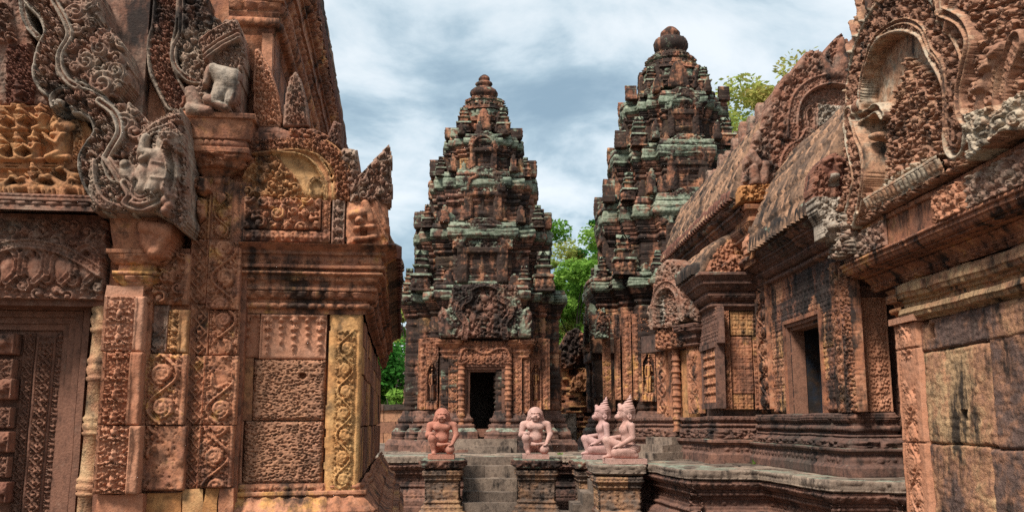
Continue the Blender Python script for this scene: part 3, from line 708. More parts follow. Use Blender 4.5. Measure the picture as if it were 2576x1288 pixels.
def tower(name, lab, axis_u, cy, tiers, T0, top, sd, open_door=None):
    """tiers: (v wall foot, v cornice foot, v cornice top, half width px, cornice extra m, side projection m)"""
    cx = xt(axis_u, cy); t = thing(name, lab, 'temple tower', (cx, cy, TZ-.02))
    z_ = lambda v, y: zt(v, y)-(TZ-.02)
    back = lambda p: p[1] > 1.2
    k = 0
    for i, (va, vb, vc, hp, ce, q, cf) in enumerate(tiers):
        w0 = hp/F*(cy-1.6)*1.03; y = cy-w0
        w = hp/F*(y*cos(PIT)+(zt(vb, y)-EYE)*sin(PIT)); yf = cy-w-q
        za, zb, zc = z_(va, yf), z_(vb, yf), z_(vc, yf)
        if i == 0: za = T0[1]
        c = w*.2; p = w*cf; P = side_path(w, c, p, q); hh = zc-zb; wl = zb-za
        if i == 0:
            b0 = T0[0]
            dw = T0[2]
            bs = [(b0*.20, .42, .40, 'fillet'), (b0*.10, .40, .34, 'flat'), (.0, .34, .28, 'top'), (b0*.20, .27, .25, 'fol2'), (b0*.08, .25, .18, 'lich'), (b0*.09, .17, .17, 'bead'), (b0*.05, .12, .12, 'flat'), (b0*.1, .13, .13, 'petal'), (b0*.08, .10, .06, 'fillet'), (b0*.10, .05, .02, 'beadS')]
            if dw:
                iA = [j for j, a in enumerate(P) if abs(a[0]-p) < 1e-6 and abs(a[1]+w+q) < 1e-6][0]
                Po = [(dw, -w-q+.45), (dw, -w-q)]+P[iA:]+P[:iA]; Po = Po+[(-dw, -w-q), (-dw, -w-q+.45)]
                loft('base_moulding', Po, bs, 0, M['black'], t, False, .04, .03, wob=.014, far=back, seed=sd)
                zd = T0[3]
                loft('wall', Po, [(zd-b0, 0, 0, 'fol2')], b0, M['tower'], t, False, .035, .035, wob=.012, far=back, seed=sd, blk=(.8, .45), joint=.006)
                loft('upper_wall', P, [(zb-zd, 0, 0, 'fol2')], zd, M['tower'], t, True, .05, .04, wob=.01, far=back, seed=sd, blk=(.8, .45))
            else:
                loft('base_moulding', P, bs, 0, M['black'], t, True, .04, .03, wob=.014, far=back, seed=sd)
                loft('wall', P, [(zb-b0, 0, 0, 'fol2')], b0, M['tower'], t, True, .035, .035, wob=.012, far=back, seed=sd, blk=(.8, .45), joint=.006)
        else:
            loft('tier_wall', P, [(wl*.10, .06, .06, 'lich'), (wl*.10, .04, .03, 'fillet'), (wl*.8, 0, 0, 'fol2')], za, M['tower'], t, True, .04, .035, wob=.016, far=back, seed=sd+i, blk=(.45, .35), joint=.02)
        loft('cornice', P, [(hh*.07, 0, .03, 'fillet'), (hh*.08, .04, .05, 'beadS'), (hh*.06, .02, .02, 'flat'), (hh*.10, .05, .08, 'petald'), (hh*.06, ce*.55, ce*.55, 'fillet'), (hh*.10, ce*.6, ce*.75, 'flat'), (hh*.05, ce*.78, ce*.95, 'lich'), (hh*.24, ce, ce*1.02, 'corn'),
             (hh*.04, ce*1.02, ce*.8, 'top'), (hh*.16, ce*.82, ce*.7, 'cornp'), (.0, ce*.7, -w*.6, 'top')], zb, M['lichen'], t, True, .045, .03, wob=.022, far=back, seed=sd+i*3, blk=(.5, .3), joint=.03, chip=.12)
        # corner turrets stand on the cornice of the tier below
        if i < len(tiers)-1:
            nv = tiers[i+1]; hs = max(.45, (z_(nv[1], cy-w)-zc)*1.25)
            for sx in (-1, 1):
                for sy in (-1, 1):
                    turret(t, sx*w*.97, sy*w*.97, zc-.12, hs*.92, 'tower', sd+i+sx)
            nw = nv[3]/F*(cy-1.)
        # false doors with pediments on front, left and right of each upper tier
        if i > 0:
            fw = min(p*2*1.12, w*1.5); z1 = zc+hh*.12
            for kx, (N, A, o) in enumerate((((0, -1, 0), (1, 0, 0), (0, -w-q-.03, 0)), ((-1, 0, 0), (0, 1, 0), (-w-q-.03, 0, 0)), ((1, 0, 0), (0, 1, 0), (w+q+.03, 0, 0)))):
                false_door(t, 0, 0, za+.02, z1, fw, 'tower', 'tower', sd+i+kx, .028, N, A, o)
                # leaf stones flanking the pediment on the cornice edge
                for sx in (-1, 1):
                    oo = np.array(o)+np.array(A)*sx*(fw*.5+.14)+np.array([0, 0, zc-.05])-np.array(N)*-(ce*.6)
                    antefix(t, None, oo, A, N, .24*(1.1-.12*i), hh*.55, 'tower', lich=.25, res=.03, th=.3)
        # rows of leaf stones along the cornice edges
        rgq = random.Random(sd+i); zr = zc-.06
        for (N, A) in (((0, -1, 0), (1, 0, 0)), ((-1, 0, 0), (0, 1, 0)), ((1, 0, 0), (0, 1, 0))):
            Nv, Av = np.array(N, float), np.array(A, float); xx = -w*.9
            while xx < w*.92:
                s_ = rgq.uniform(.16, .30)*(1.15-.13*i)
                if not (abs(xx) < p*.75 and i < 3) and rgq.random() < .6:
                    dd = w+ce*.55+(q if abs(xx) < p else 0.)*.9
                    o = Nv*dd+Av*xx+np.array([0, 0, zr]); antefix(t, None, o, A, N, s_, s_*rgq.uniform(1.1, 1.9), 'tower', lich=rgq.choice((0, .3, .7)), res=.035, tint=rgq.random(), th=.34)
                xx += s_*rgq.uniform(.85, 1.3)
        for sx in (-1, 1):
            if i == 0: turret(t, sx*p*1.05, -w-q*.8, zc-.1, .5, 'tower', sd+i+sx+5)
            turret(t, -w-q*.8, sx*p*1.05, zc-.1, .55-.07*i, 'tower', sd+i+sx+9)
    # crown
    yf = cy-1.0
    pr = [(hp/F*(cy*cos(PIT)+(zt(v, cy)-EYE)*sin(PIT)), zt(v, cy)-(TZ-.02)) for v, hp in top]
    j = next(a for a, (v, hp) in enumerate(top) if v <= T0[4])
    body = pr[:j+1]
    R0 = body[0][0]; ns = 28; cp = [(R0*cos(2*pi*a/ns), R0*sin(2*pi*a/ns)) for a in range(ns)]; kd = ('fol2', 'petal', 'flat', 'fol2', 'corn', 'flat', 'ros', 'cornp', 'petal', 'lich')
    loft('crown_body', cp, [(b_[1]-a_[1], a_[0]-R0, b_[0]-R0, kd[a % 10]) for a, (a_, b_) in enumerate(zip(body[:-1], body[1:]))]+[(.0, body[-1][0]-R0, -R0+.05, 'top')], body[0][1], M['tower'], t, True, .04, .03, wob=.03, seed=sd, blk=(.4, .22), joint=.03, chip=.06)
    lathe('lotus_finial', pr[j:]+[(.001, pr[-1][1])], (0, 0, 0), M['tower'], t, 40, False, (1, 6, 20, .06), wob=.015, tint=.2)
    for sx in (-1, 1):
        for sy in (-1, 1): turret(t, sx*R0*.82, sy*R0*.82, body[0][1]-.1, .62, 'tower', sd+sx)
    for kx in range(8):     # leaf stones round the crown's foot
        an = kx*pi/4; r_ = body[0][0]*1.02; N = np.array([cos(an), sin(an), 0]); A = np.array([-sin(an), cos(an), 0])
        antefix(t, None, (N[0]*r_, N[1]*r_, body[0][1]-.05), A, N, r_*.62, (body[-1][1]-body[0][1])*.62, 'tower', res=.03)
    return t, cx
# half-width in pixels, cornice overhang, side projection, centre bay share
ST, SX = tower('temple_tower', 'middle stepped temple tower with dark open doorway behind the stairs', 1213, 23.4,
    [(1030, 792, 716, 160, .20, .34, .62), (716, 642, 558, 144, .17, .16, .5), (558, 516, 430, 110, .14, .13, .5), (430, 395, 338, 75, .13, .11, .5)],
    (.95, .95, .335, 2.30, 254),
    [(345, 60), (322, 56), (321, 65), (312, 66), (309, 57), (291, 54), (290, 61), (280, 58), (278, 50), (267, 46), (266, 51), (258, 47), (257, 38), (253, 27), (250, 24), (246, 30), (239, 34), (231, 31), (225, 23), (221, 16), (218, 20), (214, 22), (210, 20), (208, 14), (206, 10), (203, 14), (199, 14), (195, 11), (191, 5)], 11)
RT, RX = tower('temple_tower', 'tall stepped temple tower with rounded finial behind the right hand hall', 1717, 25.4,
    [(1010, 760, 672, 180, .22, .50, .5), (672, 600, 482, 154, .18, .42, .5), (482, 436, 345, 115, .16, .42, .5), (345, 298, 226, 92, .15, .32, .5)],
    (.95, .95, 0, 0, 136),
    [(240, 80), (226, 78), (225, 84), (214, 84), (211, 75), (192, 70), (190, 79), (178, 73), (175, 63), (160, 56), (158, 62), (148, 57), (145, 50), (139, 46), (136, 34), (134, 30), (128, 36), (118, 41), (108, 41), (98, 36), (93, 24), (90, 22), (86, 25), (80, 25), (75, 20), (70, 15), (66, 10), (64, 5)], 23)

# --- front of the middle tower: doorway, lintel, colonettes, pediment, niches
FY = 23.4-(160/F*(21.9*cos(PIT)+.25))-.34
def front_y(fy): return fy
SO = (SX, 23.4, TZ-.02)
def cvs(u0, v0, u1, v1, dy=0., res=.022):
    """canvas on the middle tower's front, in the tower's own coordinates"""
    y = FY-dy; c = cv_y(WF, y, u0, v0, u1, v1, res)
    c.o = np.array([-SO[0], y-SO[1], -SO[2]]); return c
def slab(par, name, u0, v0, u1, v1, tile, mat, dy=.02, amp=.025, per=None, res=.022, border=.02, back=.12, tint=None, lich=None, cf=cvs, wob=.006):
    c = cf(u0, v0, u1, v1, dy, res); wd = c.a.max()-c.a.min(); ht = c.b.max()-c.b.min(); per = per or wd-2*border
    ea = np.minimum(c.a-c.a.min(), c.a.max()-c.a); 
    c.H = np.where(ea < border, amp*AMPK*.8, amp*AMPK*samp(tile, (c.a-c.a.min()-border)/max(1e-6, (wd-2*border)) if tile in ('scroll', 'loz', 'arab') else (c.a-c.a.min())/per, (c.b-c.b.min())/(per*(2 if tile in ('scroll', 'loz') else 1.73 if tile == 'arab' else 1)))) if tile else c.H
    return c.build(name, M[mat], par, back, wob, tint, lich)
for u0, u1 in ((1052, 1072), (1362, 1383)): slab(ST, 'scroll_pilaster', u0, 852, u1, 1030, 'scroll', 'red', -.28, .03, lich=0)
for u0, u1 in ((1020, 1046), (1386, 1412)): slab(ST, 'scroll_pilaster', u0, 880, u1, 1030, 'loz', 'red', -1.2, .03)
for u0, u1 in ((1106, 1124), (1316, 1333)): slab(ST, 'scroll_pilaster', u0, 895, u1, 1040, 'scroll', 'red', -.02, .03)
for u0, u1 in ((1128, 1150), (1290, 1313)): slab(ST, 'lozenge_pilaster', u0, 900, u1, 1096, 'loz', 'red', .05, .025)
def devata(par, u0, v0, u1, v1, cf, name='niche_figure', mat='red', h=.11, res=.012):
    c = cf(u0, v0, u1, v1, -.05, res); um = (u0+u1)/2; H = v1-v0; W = u1-u0
    ft = np.abs(c.a-(c.a.min()+c.a.max())/2)/((c.a.max()-c.a.min())/2); yy = (c.b-c.b.min())/(c.b.max()-c.b.min())
    rim = (ft > .82) | (yy > .9-.25*np.clip(ft-.2, 0, 1)) | (yy < .17)
    c.H = np.where(rim, .09+.02*samp('fol2', c.a/.2, c.b/.2), 0.)
    c.H = np.where((yy < .15), .09+.03*samp('petal', c.a/.09, yy/.15), c.H)
    px = (c.a.max()-c.a.min())/W; q = lambda x, y: (um+x*W, v1-y*H); r = lambda k: k*W*px
    C = lambda p0, p1, r0, r1, b, hh: c.cap(q(*p0), q(*p1), r(r0), r(r1), b, hh)
    for sx in (-1, 1):
        C((sx*.09, .47), (sx*.08, .2), .13, .10, .0, h); C((sx*.10, .19), (sx*.15, .175), .05, .045, .02, h*.6)
        C((sx*.2, .70), (sx*.27, .58), .06, .05, .0, h*.7); C((sx*.27, .58), (sx*.22, .46) if sx < 0 else (.13, .62), .05, .04, .01, h*.75)
    C((0, .24), (0, .46), .2, .17, .0, h*.8); C((0, .5), (0, .68), .13, .17, .01, h); C((-.14, .7), (.14, .7), .08, .08, .01, h*.8)
    for sx in (-1, 1): c.ell(q(sx*.08, .65), r(.075), r(.075), .04, h*.7)
    C((0, .72), (0, .75), .06, .06, .01, h*.8); c.ell(q(0, .795), r(.105), r(.13), .02, h); C((0, .86), (0, .9), .085, .03, .01, h*.8)
    C((-.17, .485), (.17, .485), .045, .045, .04, h*.6)
    c.tint = np.where(c.H > .025, .75, .05); c.tint = np.where(rim, .5, c.tint)
    return c.build(name, M[mat], par, .08, .003)
devata(ST, 1073, 905, 1102, 1030, lambda *a: cvs(*a[:4], a[4]-.26, a[5])); devata(ST, 1334, 905, 1361, 1030, lambda *a: cvs(*a[:4], a[4]-.26, a[5]))
for u0, u1 in ((1072, 1104), (1332, 1362)): slab(ST, 'niche_canopy', u0, 850, u1, 906, 'fol2', 'red', -.27, .035)
def turned(par, u, v0, v1, y, rpx, mat, name='colonette', n=7, O=None, oct=False):
    x, z1 = WF.py(u, v0, y); z0 = WF.py(u, v1, y)[1]; r = rpx/F*y; pr = [(r*1.15, 0)]
    Hh = z1-z0; rg = random.Random(int(u))
    for i in range(n):
        a = Hh*i/n; d = Hh/n
        pr += [(r*1.12, a+d*.02), (r*1.12, a+d*.10), (r*.88, a+d*.13), (r*1.02, a+d*.20), (r*.85, a+d*.25), (r*.84, a+d*.48), (r*.98, a+d*.52), (r*1.05, a+d*.57), (r*.98, a+d*.62), (r*.84, a+d*.66), (r*.85, a+d*.86), (r*1.0, a+d*.90), (r*.88, a+d*.96)]
    pr.append((r*1.15, Hh)); O = O or SO
    return lathe(name, pr, (x-O[0], y-O[1], z0-O[2]), M[mat], par, 20, False, wob=.004)
for u in (1161, 1279): turned(ST, u, 916, 1098, FY-.10, 9.5, 'red')
# door frame: nested jambs round the real opening
for k, (d0, d1, dy) in enumerate(((27, 18, .04), (18, 8, .0), (8, 0, -.05))):
    a0, a1, b0, b1 = 1181-d0, 1254+d0, 935-d0*.75, 1078+(d0*.75)
    i0, i1, j0, j1 = 1181-d1, 1254+d1, 935-d1*.75, 1078+(d1*.75)
    y = FY-dy-.06; X = lambda u: xt(u, y)-SO[0]; Zq = lambda v: zt(v, y)-SO[2]; yb = y-SO[1]
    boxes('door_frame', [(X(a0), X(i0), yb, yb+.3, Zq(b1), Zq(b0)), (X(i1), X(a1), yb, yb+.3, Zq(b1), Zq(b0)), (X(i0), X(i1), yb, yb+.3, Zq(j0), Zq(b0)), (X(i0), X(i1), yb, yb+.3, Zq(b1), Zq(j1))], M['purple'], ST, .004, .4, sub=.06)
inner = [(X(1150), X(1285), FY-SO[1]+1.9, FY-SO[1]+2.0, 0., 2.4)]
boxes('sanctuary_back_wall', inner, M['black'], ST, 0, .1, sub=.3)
c = cvs(1152, 858, 1288, 916, .10, .018)      # lintel: vine arc hung with loops under a leafy crest
c.H = .05*samp('fol2', c.a/.42, c.b/.42); 
gp = c.smooth_path([(1156, 905), (1165, 880), (1190, 878), (1219, 890), (1250, 878), (1275, 880), (1284, 905)], 40)
c.band(gp, .045, .05, .02, .015, 'bead', .05, .01)
for uu in range(1168, 1280, 15): c.curl((uu, 900), .06, .02, .04, 1 if uu % 2 else -1)
c.build('lintel', M['red'], ST, .2, .006, .3)
for u0, u1, sx in ((1104, 1153, -1), (1287, 1336, 1)):
    x0, x1 = xt(u0, FY-.15)-SO[0], xt(u1, FY-.15)-SO[0]; y0 = FY-.05-SO[1]
    loft('capital', [(x0+.06, y0+.3), (x0+.06, y0), (x1-.06, y0), (x1-.06, y0+.3)], [(.06, .0, .02, 'beadS'), (.05, .02, .03, 'flat'), (.07, .03, .06, 'petald'), (.05, .05, .05, 'flat'), (.08, .06, .12, 'flat'), (.12, .13, .14, 'fol2'), (.0, .14, -.1, 'top')], zt(902, FY)-SO[2], M['red'], ST, ds=.03, dt=.02, wob=.006)
def pediment(c, path, bandw, tymp, flame=.0, naga=True, tf='fol', amp=.06, rim=.03):
    pass
c = cvs(1100, 712, 1340, 856, .22, .02)       # pediment over the doorway
c.M[:] = False
tym = c.poly([(1165, 850), (1165, 790), (1180, 740), (1219, 716), (1262, 740), (1275, 790), (1275, 850)]); c.M |= tym
c.H = np.where(tym, .02+.075*samp('fol', c.a/.62, c.b/.62), 0); c.tint[:] = .45
for uu, vv in ((1190, 800), (1219, 800), (1248, 800), (1205, 775), (1234, 775), (1219, 752)): c.ell((uu, vv), .09, .10, .03, .08)
flm = c.poly([(1104, 850), (1100, 790), (1112, 770), (1125, 778), (1132, 745), (1140, 715), (1300, 715), (1308, 748), (1315, 778), (1330, 770), (1340, 792), (1336, 850)]) & ~tym
c.M |= flm; c.H = np.where(flm, .04+.06*samp('fol3', c.a/.6, c.b/.6), c.H); c.lich = np.where(flm, .45, c.lich)
for s_ in (1, -1):
    f = lambda u: u if s_ == 1 else 2440-u
    c.band(c.smooth_path([(f(1168), 854), (f(1172), 815), (f(1155), 790), (f(1160), 765), (f(1180), 752), (f(1180), 730), (f(1200), 718), (f(1220), 714)], 60), .16, .10, .03, .05, 'fol2', .2, .04, lich=.35)
    for k in range(5):
        an = pi/2+s_*(.2+.35*k)
        p = c.q([(f(1130), 845)])[0]; c.cap((p[0], p[1]), (p[0]+.40*cos(an), p[1]+.55*sin(an)*.9+.05), .05, .05, .05, .06, px=False)
c.M &= c.b < c.b.max()-.005
c.build('door_pediment', M['lichen'], ST, .3, .012)
# small landing steps before the door
under(boxes('door_step', [(xt(1140, 21.2), xt(1300, 21.2), 21.15, 21.7, TZ, zt(1103, 21.2)), (xt(1178, 20.85), xt(1285, 20.85), 20.85, 21.15, TZ, zt(1122, 20.85))], M['step'], None, .012, .5, sub=.08), ST)
# ---------------------------------------------------------------- left building
_r = ray(905, 1063); _o = EYEP+_r*(7/_r[1])
LF = Fr((_o[0], _o[1], 0), R(5.33))
LB = thing('stone_library', 'large richly carved red sandstone temple building with a false door, filling the left side', 'temple building', (_o[0], _o[1], 0), R(5.33))
def lc(u0, v0, u1, v1, y, res=.0085): return cv_y(LF, y, u0, v0, u1, v1, res)
def lx(u, y=0., v=1063): return LF.py(u, v, y)[0]
def lz(v, y=0., u=700): return LF.py(u, v, y)[1]
def lblk(name, u0, v0, u1, v1, y, th, mat='red', tint=None, wob=.006, sub=.03, par=None):
    x0, x1 = LF.py(u0, (v0+v1)/2, y)[0], LF.py(u1, (v0+v1)/2, y)[0]; um = (u0+u1)/2
    z1, z0 = LF.py(um, v0, y)[1], LF.py(um, v1, y)[1]
    return boxes(name, [(x0, x1, y, y+th, z0, z1)], M[mat], par or LB, wob, tint, sub=sub, seed=u0)
def lslab(name, u0, v0, u1, v1, y, tile, mat='red', amp=.022, per=None, border=.012, side=None, tint=None, back=.14, plain=0., wob=.005, res=.0085, phase=0., keep=None, lich=None, flipx=False):
    """carved stone on the front; `plain` = share of the width left as a bare worn face"""
    if tile == 'scroll' and int(u0+v0) % 2: tile = 'scroll2'; flipx = not flipx
    c = lc(u0, v0, u1, v1, y, res); a0, a1, b0, b1 = c.a.min(), c.a.max(), c.b.min(), c.b.max(); wd, ht = a1-a0, b1-b0
    ca, cb = (a0, a1-plain*wd) if plain >= 0 else (a0-plain*wd, a1)
    w2 = cb-ca-2*border; per = per or w2
    fx = (c.a-ca-border)/(w2 if tile in ('scroll', 'scroll2', 'loz', 'arab') else per)
    if flipx: fx = 1-fx
    fy = (c.b-b0)/(per*(2 if tile in ('scroll', 'scroll2', 'loz') else 1.73 if tile == 'arab' else 1))+phase
    if tile in ('garl', 'spear', 'petal', 'bead'): fy = (c.b-b0)/ht*.999
    ins = (c.a > ca+border) & (c.a < cb-border)
    amp *= AMPK*1.3
    c.H = np.where(ins, amp*samp(tile, fx, fy), amp*.85)
    if plain: c.H = np.where((c.a > cb+.004) | (c.a < ca-.004), amp*.55+.012*fbm(np.stack([c.a*7, c.b*7, c.a*0+u0], -1), 3), c.H)
    if keep is not None: # broken-off zones
        k = fbm(np.stack([c.a*4+u0, c.b*4, c.a*0], -1), 2) > keep
        c.H = np.where(k, np.minimum(c.H, amp*.25+.01*fbm(np.stack([c.a*14, c.b*14, c.a*0], -1), 2)), c.H)
    ed = np.minimum(np.minimum(c.a-a0, a1-c.a), np.minimum(c.b-b0, b1-c.b)); c.H -= .012*np.clip(1-ed/.012, 0, 1)
    if side: # narrow beaded fillet on one edge
        e = (c.a > a1-side) if side > 0 else (c.a < a0-side)
        bx = np.abs((c.a-(a1-side*.5))/(side*.5)) if side > 0 else np.abs((c.a-(a0-side*.5))/(side*.5))
        c.H = np.where(e, amp*.3+.010*(bx < .45)*samp('bead', np.clip(bx*.5+.5, 0, .99), c.b/.028), c.H)
    return c.build(name, M[mat], LB, back, wob, tint, lich)

# core walls behind everything (front and right flank), in two heights
zt0 = lz(600); ze_ = lz(640, -.1); x_n = lx(640, 0)
boxes('core_wall', [(-.3, -.06, .1, 7.5, 0, ze_+.02), (lx(238), -.03, .06, .30, 0, zt0), (-6, lx(238), .22, .4, 0, zt0), (-6, x_n, .16, .42, zt0, 8.2)], M['red'], LB, 0, .4, sub=.5)
# laterite infill, slabs round it
def laterite(u0, v0, u1, v1, lab=None, sd=0):
    c = lc(u0, v0, u1, v1, .015, .0055); n = samp('pits', c.a/.42+sd*.37, c.b/.30+sd*.21)
    ed = np.minimum(np.minimum(c.a-c.a.min(), c.a.max()-c.a), np.minimum(c.b-c.b.min(), c.b.max()-c.b))
    c.H = .030*n-.03*np.clip(1-ed/.03, 0, 1)**2
    if sd == 1: p = c.q([(762, 945)])[0]; c.H -= .12*(np.hypot((c.a-p[0])/1.25, c.b-p[1]) < .022)
    c.tint[:] = .45
    return c.build('laterite_block', M['lat'], LB, .2, .004)
laterite(637, 905, 818, 1057, sd=1); laterite(613, 1059, 813, 1216, sd=2)
lblk('narrow_slab', 602, 903, 635, 1057, .01, .1, 'orange', .3); lblk('narrow_slab', 590, 1059, 611, 1216, .0, .1, 'pink', .4)
lslab('garland_slab', 655, 788, 821, 903, .0, 'garl', 'pink', .02, .19, 0., tint=.55, phase=0)
c = None
lslab('garland_slab', 607, 786, 653, 900, .012, 'garl', 'pink', .02, .17, 0., tint=.3)
lslab('leaf_frieze', 585, 1216, 812, 1276, -.02, 'spear', 'red', .018, .12, 0., tint=.5)
c = lc(816, 790, 906, 1256, -.015)      # yellow corner pilaster
w_ = c.a.max()-c.a.min(); fa_ = (c.a-c.a.min())/w_
vine = (fa_ > .30) & (fa_ < .82)
c.H = np.where(vine, .045*samp('scroll', (fa_-.30)/.52, (c.b-c.b.min()-.06)/(w_*.52*2.35)), .018)
c.H = np.where((fa_ > .82) & (fa_ < .9), .010*samp('bead', (fa_-.82)/.08, c.b/.017), c.H); c.H = np.where((c.b > c.b.max()-.12) | (c.b < c.b.min()+.07), .018, c.H)
c.M = fa_ > .05+.10*np.clip((c.b-c.b.min())/(c.b.max()-c.b.min()), 0, 1)*0+.03*fbm(np.stack([c.b*6, c.b*0, c.b*0], -1), 2)
c.build('corner_pilaster', M['ochre'], LB, .12, .006, .55)
# flank wall: courses of slabs running away from us
fl = []; rg = random.Random(2); z0 = lz(1215); zc = lz(788)
for (za, zb) in ((z0, z0+.40), (z0+.405, z0+.80), (z0+.805, z0+1.02), (z0+1.025, zc-.0)):
    yy = .02
    while yy < 7.5:
        e = min(7.5, yy+rg.uniform(.35, .8)); fl.append((-.2, rg.uniform(-.012, .0), yy, e-.012, za, zb-.01)); yy = e
boxes('flank_slab_wall', fl, M['red'], LB, .006, sub=.06)
PF = [(lx(590, 0), 0.), (.0, 0.), (.0, 7.6)]
H_ = lz(1216)
loft('base_moulding', [(lx(588), 0), (0, 0), (0, 7.6)], [(.30, .36, .36, 'flat'), (.06, .36, .30, 'fillet'), (.09, .28, .28, 'petald'), (.04, .30, .30, 'fillet'), (.04, .22, .22, 'flat'), (.10, .20, .22, 'bead'), (.04, .19, .15, 'fillet'), (.05, .14, .14, 'flat'), (.12, .12, .03, 'petal'), (.03, .06, .06, 'fillet'), (.05, .02, .02, 'ros')], H_-.92, M['red'], LB, ds=.02, dt=.012, wob=.01, blk=(.8, .5), joint=.006, tint=None)
hc = lz(622, -.1)-lz(788)
loft('cornice', PF, [(hc*.07, .02, .02, 'fillet'), (hc*.09, .045, .045, 'bead'), (hc*.06, .02, .03, 'flat'), (hc*.12, .05, .07, 'petald'), (hc*.05, .10, .10, 'fillet'), (hc*.04, .08, .08, 'flat'), (hc*.14, .07, .12, 'ros'), (hc*.05, .14, .14, 'beadS'), (hc*.05, .12, .12, 'flat'),
     (hc*.05, .155, .155, 'fillet'), (hc*.16, .13, .13, 'ros'), (hc*.04, .16, .16, 'fillet'), (hc*.10, .16, .24, 'flat'), (.0, .24, -.4, 'top')], lz(788), M['red'], LB, ds=.014, dt=.009, wob=.008, blk=(.7, .3), joint=.006, seed=3, chip=.03)
# aisle roof behind the cornice and row of end tiles along the flank eave
def roofsheet(name, pts, ya, yb, mat='roof', tw=.16, th=.05, par=None, ds=.02, dt=.03, amp=.05, fr=None):
    """curved tiled roof: section points (x,z) swept along y; ribs run down the slope"""
    p = catmull(pts, 40); L = np.r_[0, np.cumsum(np.hypot(*np.diff(p, axis=0).T))]; n = int(L[-1]/dt)+2; t_ = np.linspace(0, L[-1], n)
    X, Z = np.interp(t_, L, p[:, 0]), np.interp(t_, L, p[:, 1]); dX, dZ = np.gradient(X), np.gradient(Z); nn = np.stack([-dZ, dX], 1); nn /= np.linalg.norm(nn, axis=1)[:, None]
    if nn[:, 1].mean() < 0: nn = -nn
    y_ = np.linspace(ya, yb, int((yb-ya)/ds)+2); A, B = np.meshgrid(y_, t_)
    h = amp*samp('shingle', A/tw, B/.32)-.015*((B/.32) % 1 > .93); h = h+.025*fbm(np.stack([A*2.3, B*2.3, A*0], -1), 3)
    P = np.stack([X[:, None]+nn[:, 0:1]*h, A, Z[:, None]+nn[:, 1:2]*h], -1)
    fa = grid_faces(n, len(y_)); tn = rnd(np.floor(A/tw), np.floor(B/.32+rnd(np.floor(A/tw)))); tn = tn.ravel()[fa[:, 0]]
    # worn edges and underside give the vault its thickness
    nc = len(y_); K = n*nc; P2 = np.stack([X[:, None]-nn[:, 0:1]*.16+0*A, A, Z[:, None]-nn[:, 1:2]*.16+0*A], -1); i_ = np.arange(K).reshape(n, nc); sk = []
    for e_ in (i_[0], i_[-1], i_[:, 0], i_[:, -1]): sk.append(np.stack([e_[:-1], e_[1:], e_[1:]+K, e_[:-1]+K], 1))
    sk = np.concatenate(sk); lo_ = grid_faces(n, nc, K)[:, ::-1]
    return mesh_obj(name, np.concatenate([P.reshape(-1, 3), P2.reshape(-1, 3)]), np.concatenate([fa, sk, lo_]), M[mat], par, False, np.concatenate([tn, np.full(len(sk)+len(lo_), .4)]))
ze = lz(622, -.1)
roofsheet('aisle_roof', [(.25, ze), (.02, ze+.45), (-.45, ze+.85), (x_n-.1, ze+1.0)], .35, 7.5, par=LB)
def eave_tiles(name, par, A0, A1, n, z, ht, N, mat='grey', wd=.13):
    V, Fs, o_ = [], [], 0; A0, A1 = np.array(A0), np.array(A1); d = (A1-A0)/np.linalg.norm(A1-A0); N = np.array(N)
    prof = [(-.5, 0), (-.5, .45), (-.36, .75), (0, 1), (.36, .75), (.5, .45), (.5, 0)]
    for k in range(n):
        c_ = A0+(A1-A0)*(k+.5)/n; s_ = wd*(.95+.1*rnd(k, 3)); h_ = ht*(.8+.35*rnd(k, 7))
        for q, o2 in ((1, .0), (.8, .05), (.0, .035)):
            for (a, b) in prof: V.append([*(c_[:2]+d[:2]*a*s_*max(q, .25)+N[:2]*o2), z+b*h_*max(q, .3)+(0 if q else .1*h_)])
        m_ = len(prof)
        for r_ in (0, 1):
            for j in range(m_-1): Fs.append((o_+r_*m_+j, o_+r_*m_+j+1, o_+(r_+1)*m_+j+1, o_+(r_+1)*m_+j))
        for j in range(m_-1): # thickness backwards
            pass
        V += [[*(np.array(V[o_+j][:2])-N[:2]*.12), V[o_+j][2]] for j in range(m_)]
        for j in range(m_-1): Fs.append((o_+3*m_+j, o_+3*m_+j+1, o_+j+1, o_+j))
        for j in (0,): Fs.append((o_+2*m_, o_+2*m_+1, o_+2*m_+5, o_+2*m_+6)); Fs.append((o_+2*m_+1, o_+2*m_+2, o_+2*m_+4, o_+2*m_+5))
        o_ += 4*m_
    return mesh_obj(name, V, np.array(Fs), M[mat], par)
eave_tiles('eave_tiles', LB, (.23, .2, 0), (.23, 7.5, 0), 40, ze-.01, .15, (1, 0, 0), 'grey', .12)

# upper nave: wall, cornice turning the corner, eave tiles
zu0, zu1 = lz(330, .05), lz(62, .05)
xn = lx(640, .05)
boxes('nave_wall', [(lx(612, .05), xn, .05, .3, zu0-.4, zu1+.1)], M['redclean'], LB, .008, .4, sub=.04)
boxes('nave_flank_wall', [(xn-.2, xn-.01, .3, 7.5, ze+.8, zu1+.1)], M['red'], LB, .008, .4, sub=.1)
loft('nave_cornice', [(lx(520, .05), .05), (xn, .05), (xn, 7.6)], [(.06, .0, .02, 'fillet'), (.07, .05, .05, 'bead'), (.05, .03, .05, 'flat'), (.08, .04, .07, 'petald'), (.04, .09, .09, 'fillet'), (.10, .08, .12, 'ros'), (.05, .14, .14, 'fillet'), (.12, .11, .13, 'flat'), (.04, .15, .15, 'fillet'), (.14, .14, .17, 'fol2'), (.05, .18, .18, 'beadS'), (.06, .17, .19, 'fillet'), (.0, .19, -.3, 'top')], zu1-.10, M['red'], LB, ds=.022, dt=.013, wob=.008, blk=(.8, .3), joint=.005, seed=6)
zn = zu1-.10+.86
